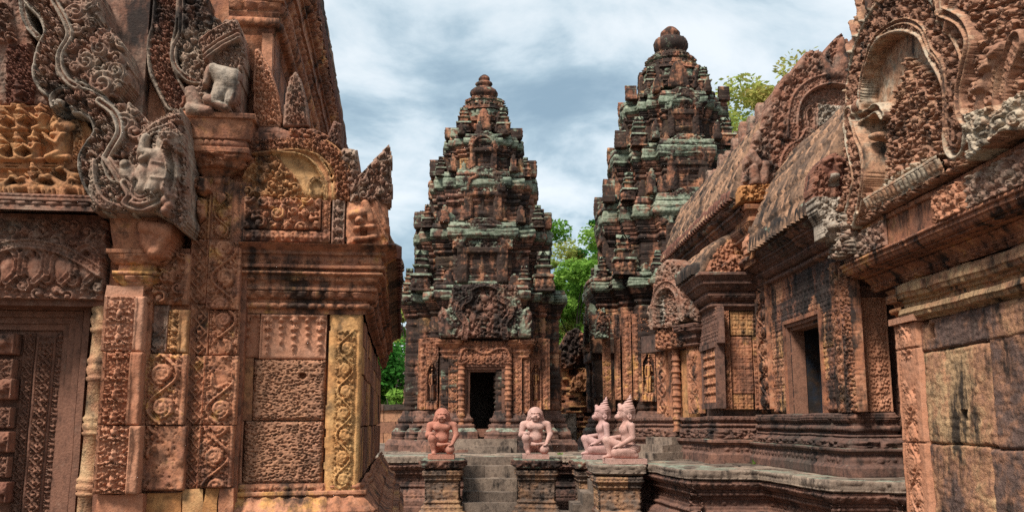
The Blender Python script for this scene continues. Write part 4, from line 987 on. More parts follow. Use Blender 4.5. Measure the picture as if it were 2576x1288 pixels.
eave_tiles('eave_tiles', LB, (xn+.16, -.12, 0), (xn+.16, 7.5, 0), 30, zn-.03, .27, (1, 0, 0), 'grey', .17)
roofsheet('nave_roof', [(xn+.15, zn), (xn+.02, zn+.8), (xn-.5, zn+1.5), (xn-1.4, zn+1.9)], -.2, 7.5, par=LB)

# corner half-pediment over the cornice
lslab('scroll_panel', 615, 500, 808, 578, -.10, 'fol3', 'red', .032, .42, .015, tint=.5)
lslab('panel_sill', 612, 580, 830, 608, -.13, 'ros', 'red', .014, .07, .0, tint=.4, back=.2)
lslab('panel_jamb', 585, 492, 614, 610, -.08, 'loz', 'red', .016, None, .01, tint=.35)
lslab('panel_jamb', 810, 504, 830, 608, -.11, 'loz', 'red', .016, None, .006, tint=.45)
lslab('panel_jamb', 836, 505, 868, 618, -.10, 'scroll', 'grey', .03, None, .01, tint=.5)
c = lc(590, 355, 890, 506, -.07); c.M[:] = False
ty = c.poly([(600, 504), (612, 430), (650, 390), (720, 372), (790, 385), (830, 420), (845, 504)]); c.M |= ty
c.H = np.where(ty, .01, 0.)
fo = c.poly([(600, 504), (614, 440), (655, 385), (700, 400), (745, 450), (770, 504)]); c.H = np.where(fo, .015+.055*samp('fol', c.a/.42+.2, c.b/.42), c.H); c.tint = np.where(ty & ~fo, .95, .45)
pth = c.smooth_path([(690, 376), (760, 386), (800, 410), (818, 445), (800, 470), (806, 500)], 40)
pth2 = c.smooth_path([(640, 372), (740, 362), (815, 380), (858, 430), (866, 505)], 50)
c.band(c.smooth_path([(690, 380), (750, 384), (790, 402), (818, 440), (826, 470), (828, 505)], 40), .075, .05, .018, .035, 'bead', .03, .0, tint=.6)
c.ell((796, 480), .055, .075, .03, .0); c.band(c.smooth_path([(780, 502), (778, 470), (796, 452), (818, 466), (820, 502)], 30), .03, .05, .01, .02, 'bead', .03, .01, tint=.75)
c.band(pth2, .155, .06, .02, .03, 'fol2', .26, .05, lich=.2, tint=.3)
c.build('corner_pediment', M['orange'], LB, .18, .006)
# coping stone of the half pediment, mossy
c = lc(575, 300, 850, 395, -.03); c.M = c.poly([(590, 300), (625, 318), (700, 322), (760, 345), (800, 350), (845, 385), (860, 395), (790, 392), (740, 372), (690, 372), (640, 382), (600, 390)])
c.H = .06+.03*samp('fol2', c.a/.3, c.b/.3)*(c.a > lx(720)); c.tint[:] = .3; c.lich[:] = .55
c.build('pediment_coping', M['grey'], LB, .3, .015)
def leafpoly(name, pts, y, mat, tile='fol2', per=.3, amp=.05, th=.14, base=.03, tint=.5, lich=.2, rim=.012, par=None, cf=lc, split=None, res=.0085):
    us, vs = [p[0] for p in pts], [p[1] for p in pts]
    c = cf(min(us)-2, min(vs)-2, max(us)+2, max(vs)+2, y, res); c.M = c.poly(pts)
    S_, D_, L_ = c.near(list(pts)+[pts[0]]); D_ = np.abs(D_)
    c.H = base*np.clip(D_/.04, 0, 1)+amp*samp(tile, c.a/per+.17*us[0], c.b/per)*np.clip(D_/.03, 0, 1)
    if rim: c.H = np.where((D_ < rim*1.8), base*.6+amp*.6, c.H)
    return c.build(name, M[mat], par or LB, th, .008, tint, lich)
leafpoly('leaf_antefix', [(638, 322), (637, 200), (640, 130), (652, 122), (680, 170), (700, 230), (712, 300), (708, 325)], -.02, 'pink', 'fol2', .26)
leafpoly('leaf_antefix', [(712, 322), (716, 250), (728, 200), (745, 180), (760, 205), (772, 250), (780, 322)], -.06, 'grey', 'fol2', .24, lich=.3)
leafpoly('carved_crest', [(722, 320), (790, 322), (830, 340), (845, 385), (800, 368), (722, 350)], -.07, 'red', 'fol', .28, rim=0, lich=.3)
leafpoly('broken_crest_block', [(838, 300), (862, 310), (862, 375), (830, 385), (822, 340)], -.05, 'black', 'fol2', .2, th=.25, rim=0)
leafpoly('flame_block', [(840, 385), (865, 370), (900, 375), (910, 440), (905, 503), (868, 503), (858, 430)], -.09, 'grey', 'fol', .26, th=.25, rim=0)
# horn-like leaf and the beast head under it
leafpoly('horn_leaf', [(880, 512), (880, 470), (900, 446), (922, 424), (946, 398), (980, 364), (989, 400), (984, 436), (990, 476), (984, 516), (930, 522)], -.11, 'grey', 'fol3', .30, amp=.08, th=.24, rim=.008)
c = lc(868, 500, 984, 640, -.12); c.M = c.poly([(870, 505), (960, 500), (976, 520), (982, 580), (975, 636), (905, 628), (870, 618)])
c.H[:] = .03; w1 = lambda p0, p1, r0, r1, b, h: c.cap(p0, p1, r0, r1, b, h)
c.ell((930, 560), .17, .16, .02, .05)
w1((885, 545), (915, 540), .030, .036, .06, .05); c.ell((905, 560), .033, .03, .08, .04); c.ell((905, 560), .012, .012, .12, .02)
w1((920, 515), (935, 560), .03, .03, .05, .05); w1((895, 580), (940, 575), .02, .02, .07, .03); w1((895, 607), (945, 600), .022, .02, .07, .03)
mth = c.poly([(908, 578), (925, 578), (925, 598), (908, 598)]); c.H = np.where(mth, -.02, c.H)
for k in range(7): w1((938+k*5, 530+k*10), (952+k*4, 560+k*9), .008, .008, .075, .015)
w1((945, 515), (975, 580), .035, .02, .03, .05)
c.build('beast_head', M['red'], LB, .22, .006, .55)

# ---- pilasters and stacked carved stones between the corner bay and the door
B = lslab
B('carved_pilaster_block', 525, 610, 606, 779, -.16, 'scroll', 'red', .028, None, .008, side=.028, tint=.5, phase=.2)
B('carved_pilaster_block', 529, 781, 601, 893, -.14, 'scroll', 'red', .03, None, .006, tint=.55, keep=.15, phase=.1)
B('carved_pilaster_block', 515, 895, 597, 1068, -.16, 'scroll', 'red', .03, None, .006, side=.03, tint=.62, keep=.42)
B('carved_pilaster_block', 504, 1070, 586, 1225, -.165, 'scroll', 'red', .032, None, .006, side=.03, tint=.45, phase=.25)
B('lozenge_strip', 478, 604, 524, 765, -.13, 'loz', 'red', .018, None, .012, tint=.4)
B('lozenge_strip', 478, 767, 527, 893, -.13, 'loz', 'red', .018, None, .014, tint=.5)
B('lozenge_strip', 470, 895, 514, 1068, -.13, 'loz', 'red', .018, None, .012, tint=.6)
B('lozenge_strip', 466, 1070, 503, 1230, -.13, 'loz', 'red', .018, None, .01, tint=.5)
B('upper_pilaster', 488, 490, 530, 602, -.10, 'loz', 'orange', .018, None, .012, tint=.25); B('upper_pilaster', 536, 485, 583, 602, -.09, 'scroll', 'red', .028, None, .006, tint=.5)
B('carved_pilaster_block', 372, 640, 476, 766, -.2, 'fol3', 'red', .04, .40, .008, side=.04, tint=.4)
B('carved_pilaster_block', 370, 768, 424, 888, -.17, 'scroll', 'grey', .02, None, .01, tint=.4, keep=.1)
B('carved_pilaster_block', 426, 780, 474, 888, -.19, 'scroll', 'orange', .03, None, .004, plain=.45, tint=.5)
B('carved_pilaster_block', 366, 890, 468, 1068, -.2, 'scroll', 'red', .032, None, .004, side=.035, tint=.6, plain=.12)
B('carved_pilaster_block', 354, 1070, 466, 1233, -.205, 'scroll', 'red', .034, None, .006, tint=.55, keep=.12, plain=.2, phase=.2)
B('arabesque_block', 262, 746, 363, 884, -.30, 'arab', 'pink', .03, None, .008, plain=.22, tint=.6, phase=-.1)
B('arabesque_block', 257, 886, 356, 1069, -.31, 'arab', 'pink', .036, None, .008, plain=.28, tint=.25, lich=0)
B('arabesque_block', 243, 1071, 352, 1242, -.32, 'arab', 'pink', .034, None, .008, plain=.22, tint=.45)
for (u0, v0, u1, v1, m_, tn) in ((246, 1244, 356, 1330, 'pink', .3), (358, 1236, 455, 1330, 'ochre', .25), (457, 1228, 512, 1330, 'orange', .8), (514, 1228, 548, 1330, 'ochre', .3), (550, 1228, 586, 1330, 'red', .5)):
    lblk('broken_base_block', u0, v0, u1, v1, -.17 if u0 > 300 else -.29, .2, m_, tn, .016)
boxes('pilaster_core', [(lx(486, -.1), lx(604, -.1), -.10, .1, 0, lz(470)), (lx(366, -.15), lx(480, -.15), -.14, .1, 0, lz(640)), (lx(250, -.2), lx(366, -.2), -.22, .1, 0, lz(640))], M['red'], LB, .004, .35, sub=.1)
# capital on the big pilaster, with its worn beast bracket
x0, x1 = lx(282, -.3), lx(352, -.3)
loft('capital', [(x0, .0), (x0, -.29), (x1, -.29), (x1, .0)], [(.05, -.02, .02, 'flat'), (.05, .02, .05, 'petald'), (.03, .06, .06, 'beadS'), (.05, .03, .03, 'flat'), (.07, .05, .09, 'petald'), (.03, .10, .10, 'fillet'), (.12, .06, .08, 'flat'), (.22, .08, .10, 'flat'), (.0, .10, -.1, 'top')], lz(735, -.3), M['red'], LB, ds=.014, dt=.01, wob=.01, tint=.5)
lblk('broken_base_block', 268, 722, 362, 748, -.30, .2, 'pink', .6, .014)
c = lc(345, 545, 452, 660, -.36); c.M = c.poly([(350, 548), (447, 552), (440, 600), (420, 650), (372, 658), (352, 620)]); c.H[:] = .02
c.ell((390, 600), .12, .13, .0, .10); c.cap((365, 575), (430, 590), .05, .07, .05, .08); c.cap((395, 640), (420, 600), .05, .04, .04, .07)
c.build('bracket_stone', M['pink'], LB, .3, .016, .3)
# ---- lintel over the door
c = lc(-30, 556, 266, 752, -.24); c.tint[:] = .4
c.H = .055*samp('fol', c.a/.5, c.b/.5)
for k, u in enumerate((-8, 60, 128, 190)):
    for s_ in (0,):
        q_ = c.smooth_path([(u, 690), (u+6, 650), (u+34, 625), (u+60, 648), (u+56, 690), (u+34, 712)], 30)
        c.cap((u+34, 670), (u+34, 690), .075, .06, .0, .07)
        c.band(q_, .05, .055, .012, .03, 'bead', .04, .015, mask=False)
c.band(c.smooth_path([(-30, 640), (60, 618), (150, 630), (215, 660), (262, 690)], 40), .07, .07, .015, .03, 'loz', .05, .02, mask=False)
c.build('lintel', M['grey'], LB, .25, .008)
lblk('lintel_bed', -60, 752, 262, 768, -.2, .3, 'purple', .3); lblk('lintel_bed', -60, 538, 262, 556, -.26, .3, 'grey', .3)
# ---- false door: frame in steps, leaf panels, bossed middle strip, turned colonette
for (u1, v1, dy, mt) in ((206, 772, -.02, 'purple'), (188, 790, .02, 'purple'), (172, 806, .05, 'purple'), (158, 822, .075, 'purple')):
    x1 = lx(u1, dy); 
    boxes('door_frame', [(lx(u1-17, dy), x1, dy, dy+.1, 0, lz(v1, dy)), (lx(-60, dy), lx(u1-17, dy), dy, dy+.1, lz(v1+15, dy), lz(v1, dy))], M[mt], LB, .003, .5, sub=.06)
lblk('door_leaf', -30, 830, 150, 1330, .11, .05, 'purple', .45)
lslab('door_leaf_border', 46, 838, 70, 1320, .10, 'loz', 'purple', .026, None, .004, tint=.5); lslab('door_leaf_border', 128, 838, 144, 1320, .10, 'loz', 'purple', .022, None, .004, tint=.5)
lslab('door_leaf_border', 74, 846, 126, 1320, .095, 'ros', 'purple', .018, .08, .02, tint=.4); lslab('door_leaf_panel', 84, 862, 116, 1320, .085, 'loz', 'purple', .03, None, .002, tint=.75)
for k, (v0, v1, dk) in enumerate(((838, 900, 1), (903, 970, 0), (952, 1018, 1), (1024, 1080, 0), (1085, 1140, 1), (1148, 1205, 0), (1212, 1275, 1))):
    lslab('door_boss', -30, v0, 38-k*3, min(v1, v0+52), -.02 if dk else .02, 'ros' if dk else 'fol2', 'grey' if dk else 'purple', .022, .16 if dk else .2, .015, tint=.3 if dk else .6, back=.16)
x_, zb_ = LF.py(222, 1300, -.13); zt_ = lz(770, -.13); r_ = .078; Hh = zt_-zb_+.2
pr = []; zz = 0
for i, (d, k) in enumerate(((.16, 'r'), (.17, 's'), (.13, 'r'), (.26, 's'), (.14, 'r'), (.22, 's'), (.17, 'r'), (.16, 's'), (.2, 'r'))):
    if k == 'r': pr += [(r_*1.0, zz), (r_*1.12, zz+d*.08), (r_*1.12, zz+d*.16), (r_*.95, zz+d*.2), (r_*1.08, zz+d*.3), (r_*1.16, zz+d*.45), (r_*1.08, zz+d*.58), (r_*.95, zz+d*.62), (r_*1.1, zz+d*.72), (r_*1.1, zz+d*.85), (r_*.96, zz+d*.92)]
    else: pr += [(r_*.90, zz+.004), (r_*.92, zz+d-.004)]
    zz += d
k_ = Hh/zz; pr = [(a, b*k_) for a, b in pr]
lathe('door_colonette', pr, (x_, -.13, zb_-.2), M['wallr'], LB, 40, False, wob=.008, tint=.75)

# ---- second (rear) pediment: naga band, plain slabs, corner beast
c = lc(360, -10, 625, 330, -.12); c.M[:] = False; c.tint[:] = .5
bg_ = c.poly([(360, -10), (460, -10), (470, 60), (455, 130), (450, 200), (475, 250), (500, 290), (420, 300), (395, 240), (372, 200), (365, 100)]); c.M |= bg_
c.band(c.smooth_path([(425, -12), (420, 70), (408, 125), (412, 180), (428, 222), (450, 262)], 60), .20, .04, .03, .05, 'fol2', .26, .055, lich=.1, tint=.35)
c.band(c.smooth_path([(462, -12), (462, 90), (444, 135), (447, 175), (476, 208), (512, 216)], 50), .05, .08, .02, .03, 'bead', .04, 0., tint=.3)
fl_ = c.poly([(470, -10), (525, -10), (530, 40), (560, 60), (600, 55), (615, 90), (612, 160), (600, 180), (560, 170), (530, 178), (505, 215), (478, 205), (455, 170), (452, 130), (470, 90)])
c.M |= fl_; c.H = np.where(fl_, .05+.05*samp('fol', c.a/.38, c.b/.38), c.H); c.lich = np.where(fl_, .2, c.lich); c.tint = np.where(fl_, .55, c.tint)
c.build('rear_pediment_band', M['grey'], LB, .2, .008)
c = lc(460, 50, 622, 330, -.20); c.M = c.poly([(472, 300), (470, 230), (505, 215), (520, 175), (512, 140), (500, 110), (530, 85), (590, 60), (612, 85), (620, 150), (612, 215), (605, 300), (560, 312), (480, 308)])
c.H = .03+.045*samp('fol2', c.a/.32, c.b/.32); c.tint[:] = .5
hood = c.smooth_path([(500, 140), (545, 105), (600, 75)], 30); c.band(hood, .10, .08, .02, .04, 'fol2', .2, .05, mask=False)
c.band(c.smooth_path([(520, 160), (560, 130), (605, 105)], 30), .05, .10, .02, .03, 'bead', .05, .02, mask=False)
w1 = lambda p0, p1, r0, r1, b, h: c.cap(p0, p1, r0, r1, b, h)
w1((545, 190), (580, 215), .05, .11, .09, .08); w1((580, 215), (550, 260), .10, .05, .08, .08); w1((590, 225), (585, 265), .08, .05, .08, .07); w1((535, 190), (525, 225), .03, .025, .1, .05); w1((530, 262), (575, 285), .04, .03, .09, .06)
c.H = np.where(c.poly([(540, 175), (605, 180), (610, 225), (585, 275), (545, 272), (528, 240)]), c.H+.0, c.H)
beast = c.poly([(535, 176), (604, 180), (606, 225), (580, 280), (540, 276)]); c.tint = np.where(beast, .8, c.tint)
w1((480, 285), (530, 290), .05, .04, .08, .06); w1((480, 240), (500, 280), .06, .05, .06, .06)
c.build('corner_beast', M['grey'], LB, .3, .008)
# plain slab wall seen between the two pediments
for (u0, v0, u1, v1, tn) in ((285, -20, 340, 70, .6), (342, -20, 440, 24, .3), (335, 26, 398, 96, .7), (322, 98, 396, 160, .5), (368, 162, 430, 330, .4), (300, 160, 366, 330, .3), (275, 72, 333, 160, .4)):
    lblk('plain_wall_slab', u0, v0, u1, v1, -.06, .1, 'pink', tn, .008)
leafpoly('scroll_fragment', [(285, 10), (330, 15), (345, 70), (365, 110), (340, 105), (310, 60)], -.10, 'red', 'fol3', .35, amp=.04, th=.06, rim=0)
leafpoly('flower_bracket', [(378, 60), (412, 62), (420, 90), (412, 160), (398, 165), (392, 100)], -.14, 'grey', 'fol3', .3, amp=.05, th=.12, rim=0)
# entablature block under the rear pediment's corner
x0, x1 = lx(470, -.1), lx(545, -.1)
loft('stepped_bracket', [(x0, .1), (x0, -.10), (x1, -.10), (x1, .15)], [(.06, .0, .0, 'bead'), (.05, -.01, .05, 'flat'), (.10, .06, .14, 'fol2'), (.04, .15, .15, 'fillet'), (.06, .13, .13, 'beadS'), (.15, .15, .17, 'flat'), (.04, .19, .19, 'fillet'), (.0, .19, -.1, 'top')], lz(470, -.1), M['red'], LB, ds=.014, dt=.01, wob=.008, tint=.45)
x2 = lx(620, -.05)
loft('stepped_bracket', [(x1-.1, -.03), (x2, -.03), (x2, .2)], [(.10, .0, .0, 'bead'), (.05, -.02, -.02, 'flat'), (.10, .0, .05, 'petald'), (.05, .06, .06, 'fillet'), (.10, .05, .10, 'fol2'), (.06, .11, .11, 'fillet'), (.0, .11, -.1, 'top')], lz(492, -.05), M['red'], LB, ds=.014, dt=.01, wob=.012, tint=.35)
lblk('plain_wall_slab', 545, 285, 625, 392, .0, .1, 'grey', .4, .012)
leafpoly('broken_beast_bracket', [(480, 440), (520, 445), (528, 478), (505, 492), (480, 480)], -.24, 'red', 'fol3', .3, amp=.05, th=.2, rim=0)
leafpoly('broken_beast_bracket', [(488, 490), (520, 500), (516, 545), (500, 560), (484, 540)], -.2, 'red', 'fol3', .3, amp=.04, th=.12, rim=0)

# ---- front pediment: naga arch in S-curves, flames, carved scenes
y1 = -.45
c = lc(-110, -30, 400, 540, y1, .0078); c.M[:] = False; c.tint[:] = .55
tym = c.poly([(-130, -60), (40, -30), (62, 30), (66, 80), (80, 120), (95, 230), (150, 250), (200, 285), (232, 330), (225, 380), (205, 410), (215, 470), (235, 520), (-130, 522)]); c.M |= tym
c.H = np.where(tym, -.06+.008*samp('fol2', c.a/.2, c.b/.2), 0.); c.tint = np.where(tym, .5, c.tint)
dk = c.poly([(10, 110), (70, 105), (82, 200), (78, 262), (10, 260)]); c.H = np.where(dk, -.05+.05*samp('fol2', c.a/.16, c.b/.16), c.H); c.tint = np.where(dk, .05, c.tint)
c.H = np.where(c.poly([(-60, -10), (20, 10), (34, 105), (-60, 100)]), -.05+.07*samp('fol', c.a/.4, c.b/.4), c.H)
for v in (262, 332, 410, 418): c.H = np.where(c.poly([(-60, v), (118 if v < 400 else 212, v), (118 if v < 400 else 212, v+7), (-60, v+7)]), -.012, c.H)
fl1 = c.poly([(120, -30), (248, -30), (258, 10), (262, 60), (240, 100), (200, 110), (185, 80), (165, 50), (130, 10)])
fl2 = c.poly([(160, 235), (170, 180), (165, 130), (200, 110), (240, 100), (262, 66), (285, 75), (318, 120), (330, 170), (330, 210), (300, 252), (225, 255), (195, 248)])
fl3 = c.poly([(262, 285), (280, 265), (330, 262), (372, 300), (378, 340), (350, 400), (315, 405), (262, 395), (275, 340)])
for k, f_ in enumerate((fl1, fl2, fl3)):
    c.M |= f_; S_, D_, _l = c.near([(190, 20), (215, 180), (215, 181)]) if 0 else (0, 0, 0)
    c.H = np.where(f_, .04+.075*samp(('fol', 'fol', 'fol3')[k], c.a/.52+k*.3, c.b/.52), c.H); c.lich = np.where(f_, .15, c.lich); c.tint = np.where(f_, .5, c.tint)
for (u, v, r) in ((203, 45, .08), (235, 20, .06), (262, 135, .07), (268, 222, .10), (228, 170, .07), (245, 200, .05), (300, 190, .06), (285, 110, .05), (320, 320, .08), (345, 290, .055), (300, 360, .06), (240, 75, .05), (150, 15, .06)): c.curl((u, v), r, .07, .06, 1 if u % 2 else -1)
bands = [([(60, -40), (92, 0), (132, 40), (148, 90), (128, 140), (122, 190), (138, 222), (180, 240), (205, 243)], .185), ([(168, 262), (222, 264), (264, 294), (276, 341), (252, 384), (238, 412), (250, 459), (280, 503), (315, 528)], .205)]
for p, w_ in bands: c.band(c.smooth_path(p, 80), w_, .022, .030, .065, 'fol', .36, .10, lich=.12, tint=.6)
# outer pale moulding that follows the bands
c.band(c.smooth_path([(150, 20), (182, 80), (186, 110), (165, 150), (166, 190), (185, 220), (205, 232)], 50), .05, .10, .02, .03, 'bead', .04, 0, lich=.2, tint=.45)
c.band(c.smooth_path([(262, 268), (300, 300), (312, 345), (288, 392), (278, 415), (292, 455), (312, 465)], 50), .06, .10, .022, .03, 'bead', .04, 0, lich=.2, tint=.45)
c.band(c.smooth_path([(60, -40), (64, 30), (76, 70), (96, 95)], 30), .05, .03, .015, .03, 'bead', .04, 0, tint=.7)
def seated(c, u, v, s, flip=1, base=-.035, h=.07):
    """worshipper in profile seated with hands joined; u,v at the seat, s pixels tall"""
    k = s/F*6.4; r = lambda x: x*k; q = lambda x, y: (u+flip*x*s, v-y*s)
    C = lambda a, b, r0, r1, dh=0, hh=h: c.cap(q(*a), q(*b), r(r0), r(r1), base+dh, hh)
    C((-.22, .08), (.26, .09), .10, .09); C((.24, .08), (.0, .18), .09, .11, .01); C((.0, .12), (-.02, .5), .15, .19); C((-.12, .56), (.14, .56), .09, .09)
    C((.0, .58), (.02, .68), .07, .07); c.ell(q(.04, .76), r(.125), r(.14), base+.01, h*1.05); C((.0, .86), (-.01, .96), .10, .05, .01)
    C((-.1, .54), (.02, .34), .065, .055, .03); C((.02, .34), (.24, .46), .055, .045, .035); C((.2, .42), (.3, .56), .04, .035, .035); c.ell(q(.15, .74), r(.05), r(.05), base+.03, h*.8); c.ell(q(-.06, .74), r(.05), r(.08), base+.04, h*.7)
m0 = c.H.copy()
for (u, v, s, f) in ((5, 333, 66, 1), (50, 332, 68, 1), (104, 332, 74, -1), (4, 408, 70, 1), (44, 408, 74, 1), (88, 408, 78, -1), (-38, 408, 74, 1), (-40, 330, 66, 1)): seated(c, u, v, s, f)
seated(c, 152, 408, 118, -1, h=.09); c.band(c.smooth_path([(130, 318), (150, 290), (180, 300), (196, 350), (190, 400)], 30), .07, -.03, .015, .03, 'fol2', .12, .04, mask=False)
c.ell((160, 320), .09, .05, .0, .05)
seated(c, 42, 265, 62, 1, h=.05)
def beastie(u, v, s, f=1, b=-.04, h=.08):
    k = s/F*6.4; q = lambda x, y: (u+f*x*s, v-y*s)
    C = lambda a, e, r0, r1, dh=0.: c.cap(q(*a), q(*e), r0*k, r1*k, b+dh, h)
    C((-.42, .38), (.3, .46), .17, .2); C((.3, .5), (.58, .72), .13, .1); c.ell(q(.64, .74), .15*k, .11*k, b+.02, h); C((.68, .72), (.84, .66), .08, .06, .02)
    for x in (-.42, -.28, .22, .36): C((x, .36), (x+.05*f, .02), .08, .05, .01)
    C((-.55, .45), (-.66, .2), .04, .03); C((.56, .84), (.5, .98), .03, .02)
beastie(60, 505, 78, 1); beastie(106, 505, 72, -1); beastie(140, 505, 70, 1); beastie(178, 508, 84, -1); beastie(196, 470, 60, -1); seated(c, 84, 470, 60, 1); beastie(-10, 500, 70, 1)
for (u0, u1) in ((-40, 22),):
    for k in range(6): c.cap((u0, 450+k*10), (u1, 453+k*10), .012, .012, -.03, .05)
ch = (c.H > m0+.001) & tym; c.tint = np.where(tym & (c.b < c.q([(50, 262)])[0][1]), .92, c.tint)
PA = c
ink = c.H
import copy
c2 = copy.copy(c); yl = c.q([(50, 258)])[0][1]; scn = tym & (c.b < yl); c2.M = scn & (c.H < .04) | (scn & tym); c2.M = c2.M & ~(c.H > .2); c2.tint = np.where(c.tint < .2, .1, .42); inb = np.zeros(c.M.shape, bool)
for p, w_ in bands: inb |= np.abs(c.near(c.smooth_path(p, 80), True)[1]) < w_/2
c2.M &= ~inb; c.M &= ~c2.M | np.roll(~c2.M, 1, 1) | np.roll(~c2.M, -1, 1) | np.roll(~c2.M, 1, 0) | np.roll(~c2.M, -1, 0)
c.H = np.where(c2.M, -.07, c.H)
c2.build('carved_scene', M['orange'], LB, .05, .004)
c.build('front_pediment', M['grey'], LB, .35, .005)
loft('pediment_sill', [(lx(-60, -.46), -.28), (lx(-60, -.46), -.46), (lx(232, -.46), -.46), (lx(232, -.46), -.28)], [(.03, .05, .05, 'fillet'), (.035, .03, .03, 'petald'), (.02, .06, .06, 'fillet'), (.03, .04, .04, 'beadS'), (.0, .04, -.05, 'top')], lz(547, -.46), M['grey'], LB, ds=.012, dt=.009, wob=.005, tint=.4)
# corner beast with lion rider at the foot of the front pediment
y2 = -.50
c = lc(225, 275, 490, 585, y2, .0078); c.tint[:] = .6; c.lich[:] = .18
c.M = c.poly([(232, 408), (280, 400), (320, 405), (355, 350), (362, 325), (420, 295), (462, 278), (468, 330), (472, 400), (476, 470), (474, 560), (462, 585), (430, 560), (390, 540), (320, 538), (232, 532)])
c.H = .02+.05*samp('fol2', c.a/.3, c.b/.3)
c.band(c.smooth_path([(235, 410), (240, 470), (265, 515), (300, 532)], 30), .07, .08, .02, .03, 'fol2', .12, .03, mask=False, lich=.4)
c.band(c.smooth_path([(275, 405), (300, 440), (312, 462)], 30), .06, .08, .02, .03, 'bead', .12, .0, mask=False, lich=.4)
for k, (o1, o2) in enumerate((((358, 345), (460, 285)), ((364, 358), (462, 305)), ((368, 370), (440, 330)))):
    c.band(c.smooth_path([o1, ((o1[0]+o2[0])/2-8, (o1[1]+o2[1])/2-6), o2], 20), .07-.012*k, .06+.02*k, .016, .035, 'fol2', .14, .05, mask=False)
w1 = lambda p0, p1, r0, r1, b=.09, h=.09: c.cap(p0, p1, r0, r1, b, h)
fig0 = c.H.copy()
c.ell((434, 372), .085, .085, .09, .10); c.ell((437, 390), .055, .04, .14, .07); w1((420, 360), (450, 358), .02, .02, .15, .05)     # lion head
c.H = np.where(c.poly([(424, 384), (452, 384), (452, 388), (424, 388)]), .12, c.H)
w1((412, 410), (405, 455), .085, .07); w1((405, 440), (420, 455), .07, .08); w1((400, 405), (370, 395), .05, .04); w1((370, 395), (378, 360), .04, .032); w1((430, 410), (445, 450), .045, .035)
w1((410, 460), (390, 495), .075, .05); w1((390, 495), (392, 520), .05, .032); w1((400, 520), (372, 522), .03, .02, .1, .06); w1((425, 460), (432, 500), .07, .045); w1((385, 405), (370, 415), .035, .03)
w1((372, 440), (368, 480), .06, .06, .07, .08)
for k in range(11):
    an = k/11*2*pi; p_ = c.q([(434, 372)])[0]; c.curl((p_[0]+.092*cos(an), p_[1]+.092*sin(an)), .026, .10, .05, 1, 1.3, px=False)
for u in (426, 443): c.ell((u, 364), .018, .015, .19, .035); c.cap((u-6, 357), (u+5, 356), .010, .010, .19, .035)
c.ell((435, 377), .02, .015, .20, .04); c.H = np.where(c.poly([(422, 389), (450, 388), (446, 395), (427, 396)]), .12, c.H)
for (a_, b_) in (((399, 425), (421, 428)), ((396, 462), (432, 466)), ((383, 500), (400, 502)), ((424, 488), (438, 488)), ((368, 392), (374, 402))): c.cap(a_, b_, .012, .012, .15, .04)
c.tint = np.where(c.H > fig0+.002, .7, c.tint)
w1((330, 440), (345, 470), .06, .05, .07, .07); c.ell((326, 425), .035, .035, .11, .05); c.ell((345, 455), .05, .045, .08, .06)
c.band(c.smooth_path([(325, 470), (340, 500), (330, 520), (365, 530), (405, 515), (412, 505)], 40), .075, .08, .03, .04, 'bead', .2, .04, mask=False)
c.band(c.smooth_path([(352, 470), (345, 495), (362, 508), (385, 500)], 30), .045, .09, .02, .03, 'bead', .2, .03, mask=False)
c.band(c.smooth_path([(440, 400), (448, 440), (440, 480), (425, 540)], 40), .06, .09, .008, .03, 'ribs', .05, .03, mask=False)
for k in range(5): c.ell((425+8*(k % 2), 490+k*12), .03, .03, .11, .04)
c.build('corner_beast', M['grey'], LB, .42, .006)
lblk('pediment_core', -110, -30, 360, 534, -.2, .28, 'grey', .4, 0, .4)
# ---------------------------------------------------------------- right side: hall, antechamber, side porch, near porch
HO = (4.55, 11.6, TZ); HF_ = Fr((HO[0], HO[1], 0), 0)
def Tz(c):  # canvas of a thing whose Empty stands at height z0
    return c
HL = thing('temple_hall', 'dark red carved hall with steep tiled roof and blind window, above the right terrace', 'temple building', (HO[0], HO[1], 0))
AN = thing('temple_antechamber', 'high roofed link building with gable and baluster window, between tall tower and hall', 'temple building', (3.8, 15.6, 0))
AF = Fr((3.8, 15.6, 0), 0)
def pslab(fr, par, kind, val, name, u0, v0, u1, v1, tile, mat='red', amp=.025, per=None, border=.015, res=.015, back=.12, tint=None, lich=None, wob=.006, post=None, phase=0., label=None):
    """carved stone on a plane of frame fr: kind 'y' faces the front, 'x' faces left"""
    if kind == 'y': c = cv_y(fr, val, u0, v0, u1, v1, res)
    else:
        um, vm = (u0+u1)/2, (v0+v1)/2; ya, yb = fr.px(u1, vm, val)[0], fr.px(u0, vm, val)[0]; z1, z0 = fr.px(um, v0, val)[1], fr.px(um, v1, val)[1]
        c = cv_x(fr, val, ya, yb, z0, z1, res)
    a0, a1, b0, b1 = c.a.min(), c.a.max(), c.b.min(), c.b.max(); w2 = a1-a0-2*border; pe = per or w2
    fx = (c.a-a0-border)/(w2 if tile in ('scroll', 'loz', 'arab') else pe); fy = (c.b-b0)*(2. if kind == 'x' and tile != 'tile' else 1.)/(pe*(2 if tile in ('scroll', 'loz') else 1.73 if tile == 'arab' else 1))+phase
    if tile in ('garl', 'spear', 'petal', 'bead'): fy = (c.b-b0)/(b1-b0)*.999
    ea = np.minimum(c.a-a0, a1-c.a)
    amp *= AMPK; c.H = np.where(ea > border, amp*samp(tile, fx, fy), amp*.85) if tile else c.H
    if post: post(c)
    return c.build(name, M[mat], par, back, wob, tint, lich, label)
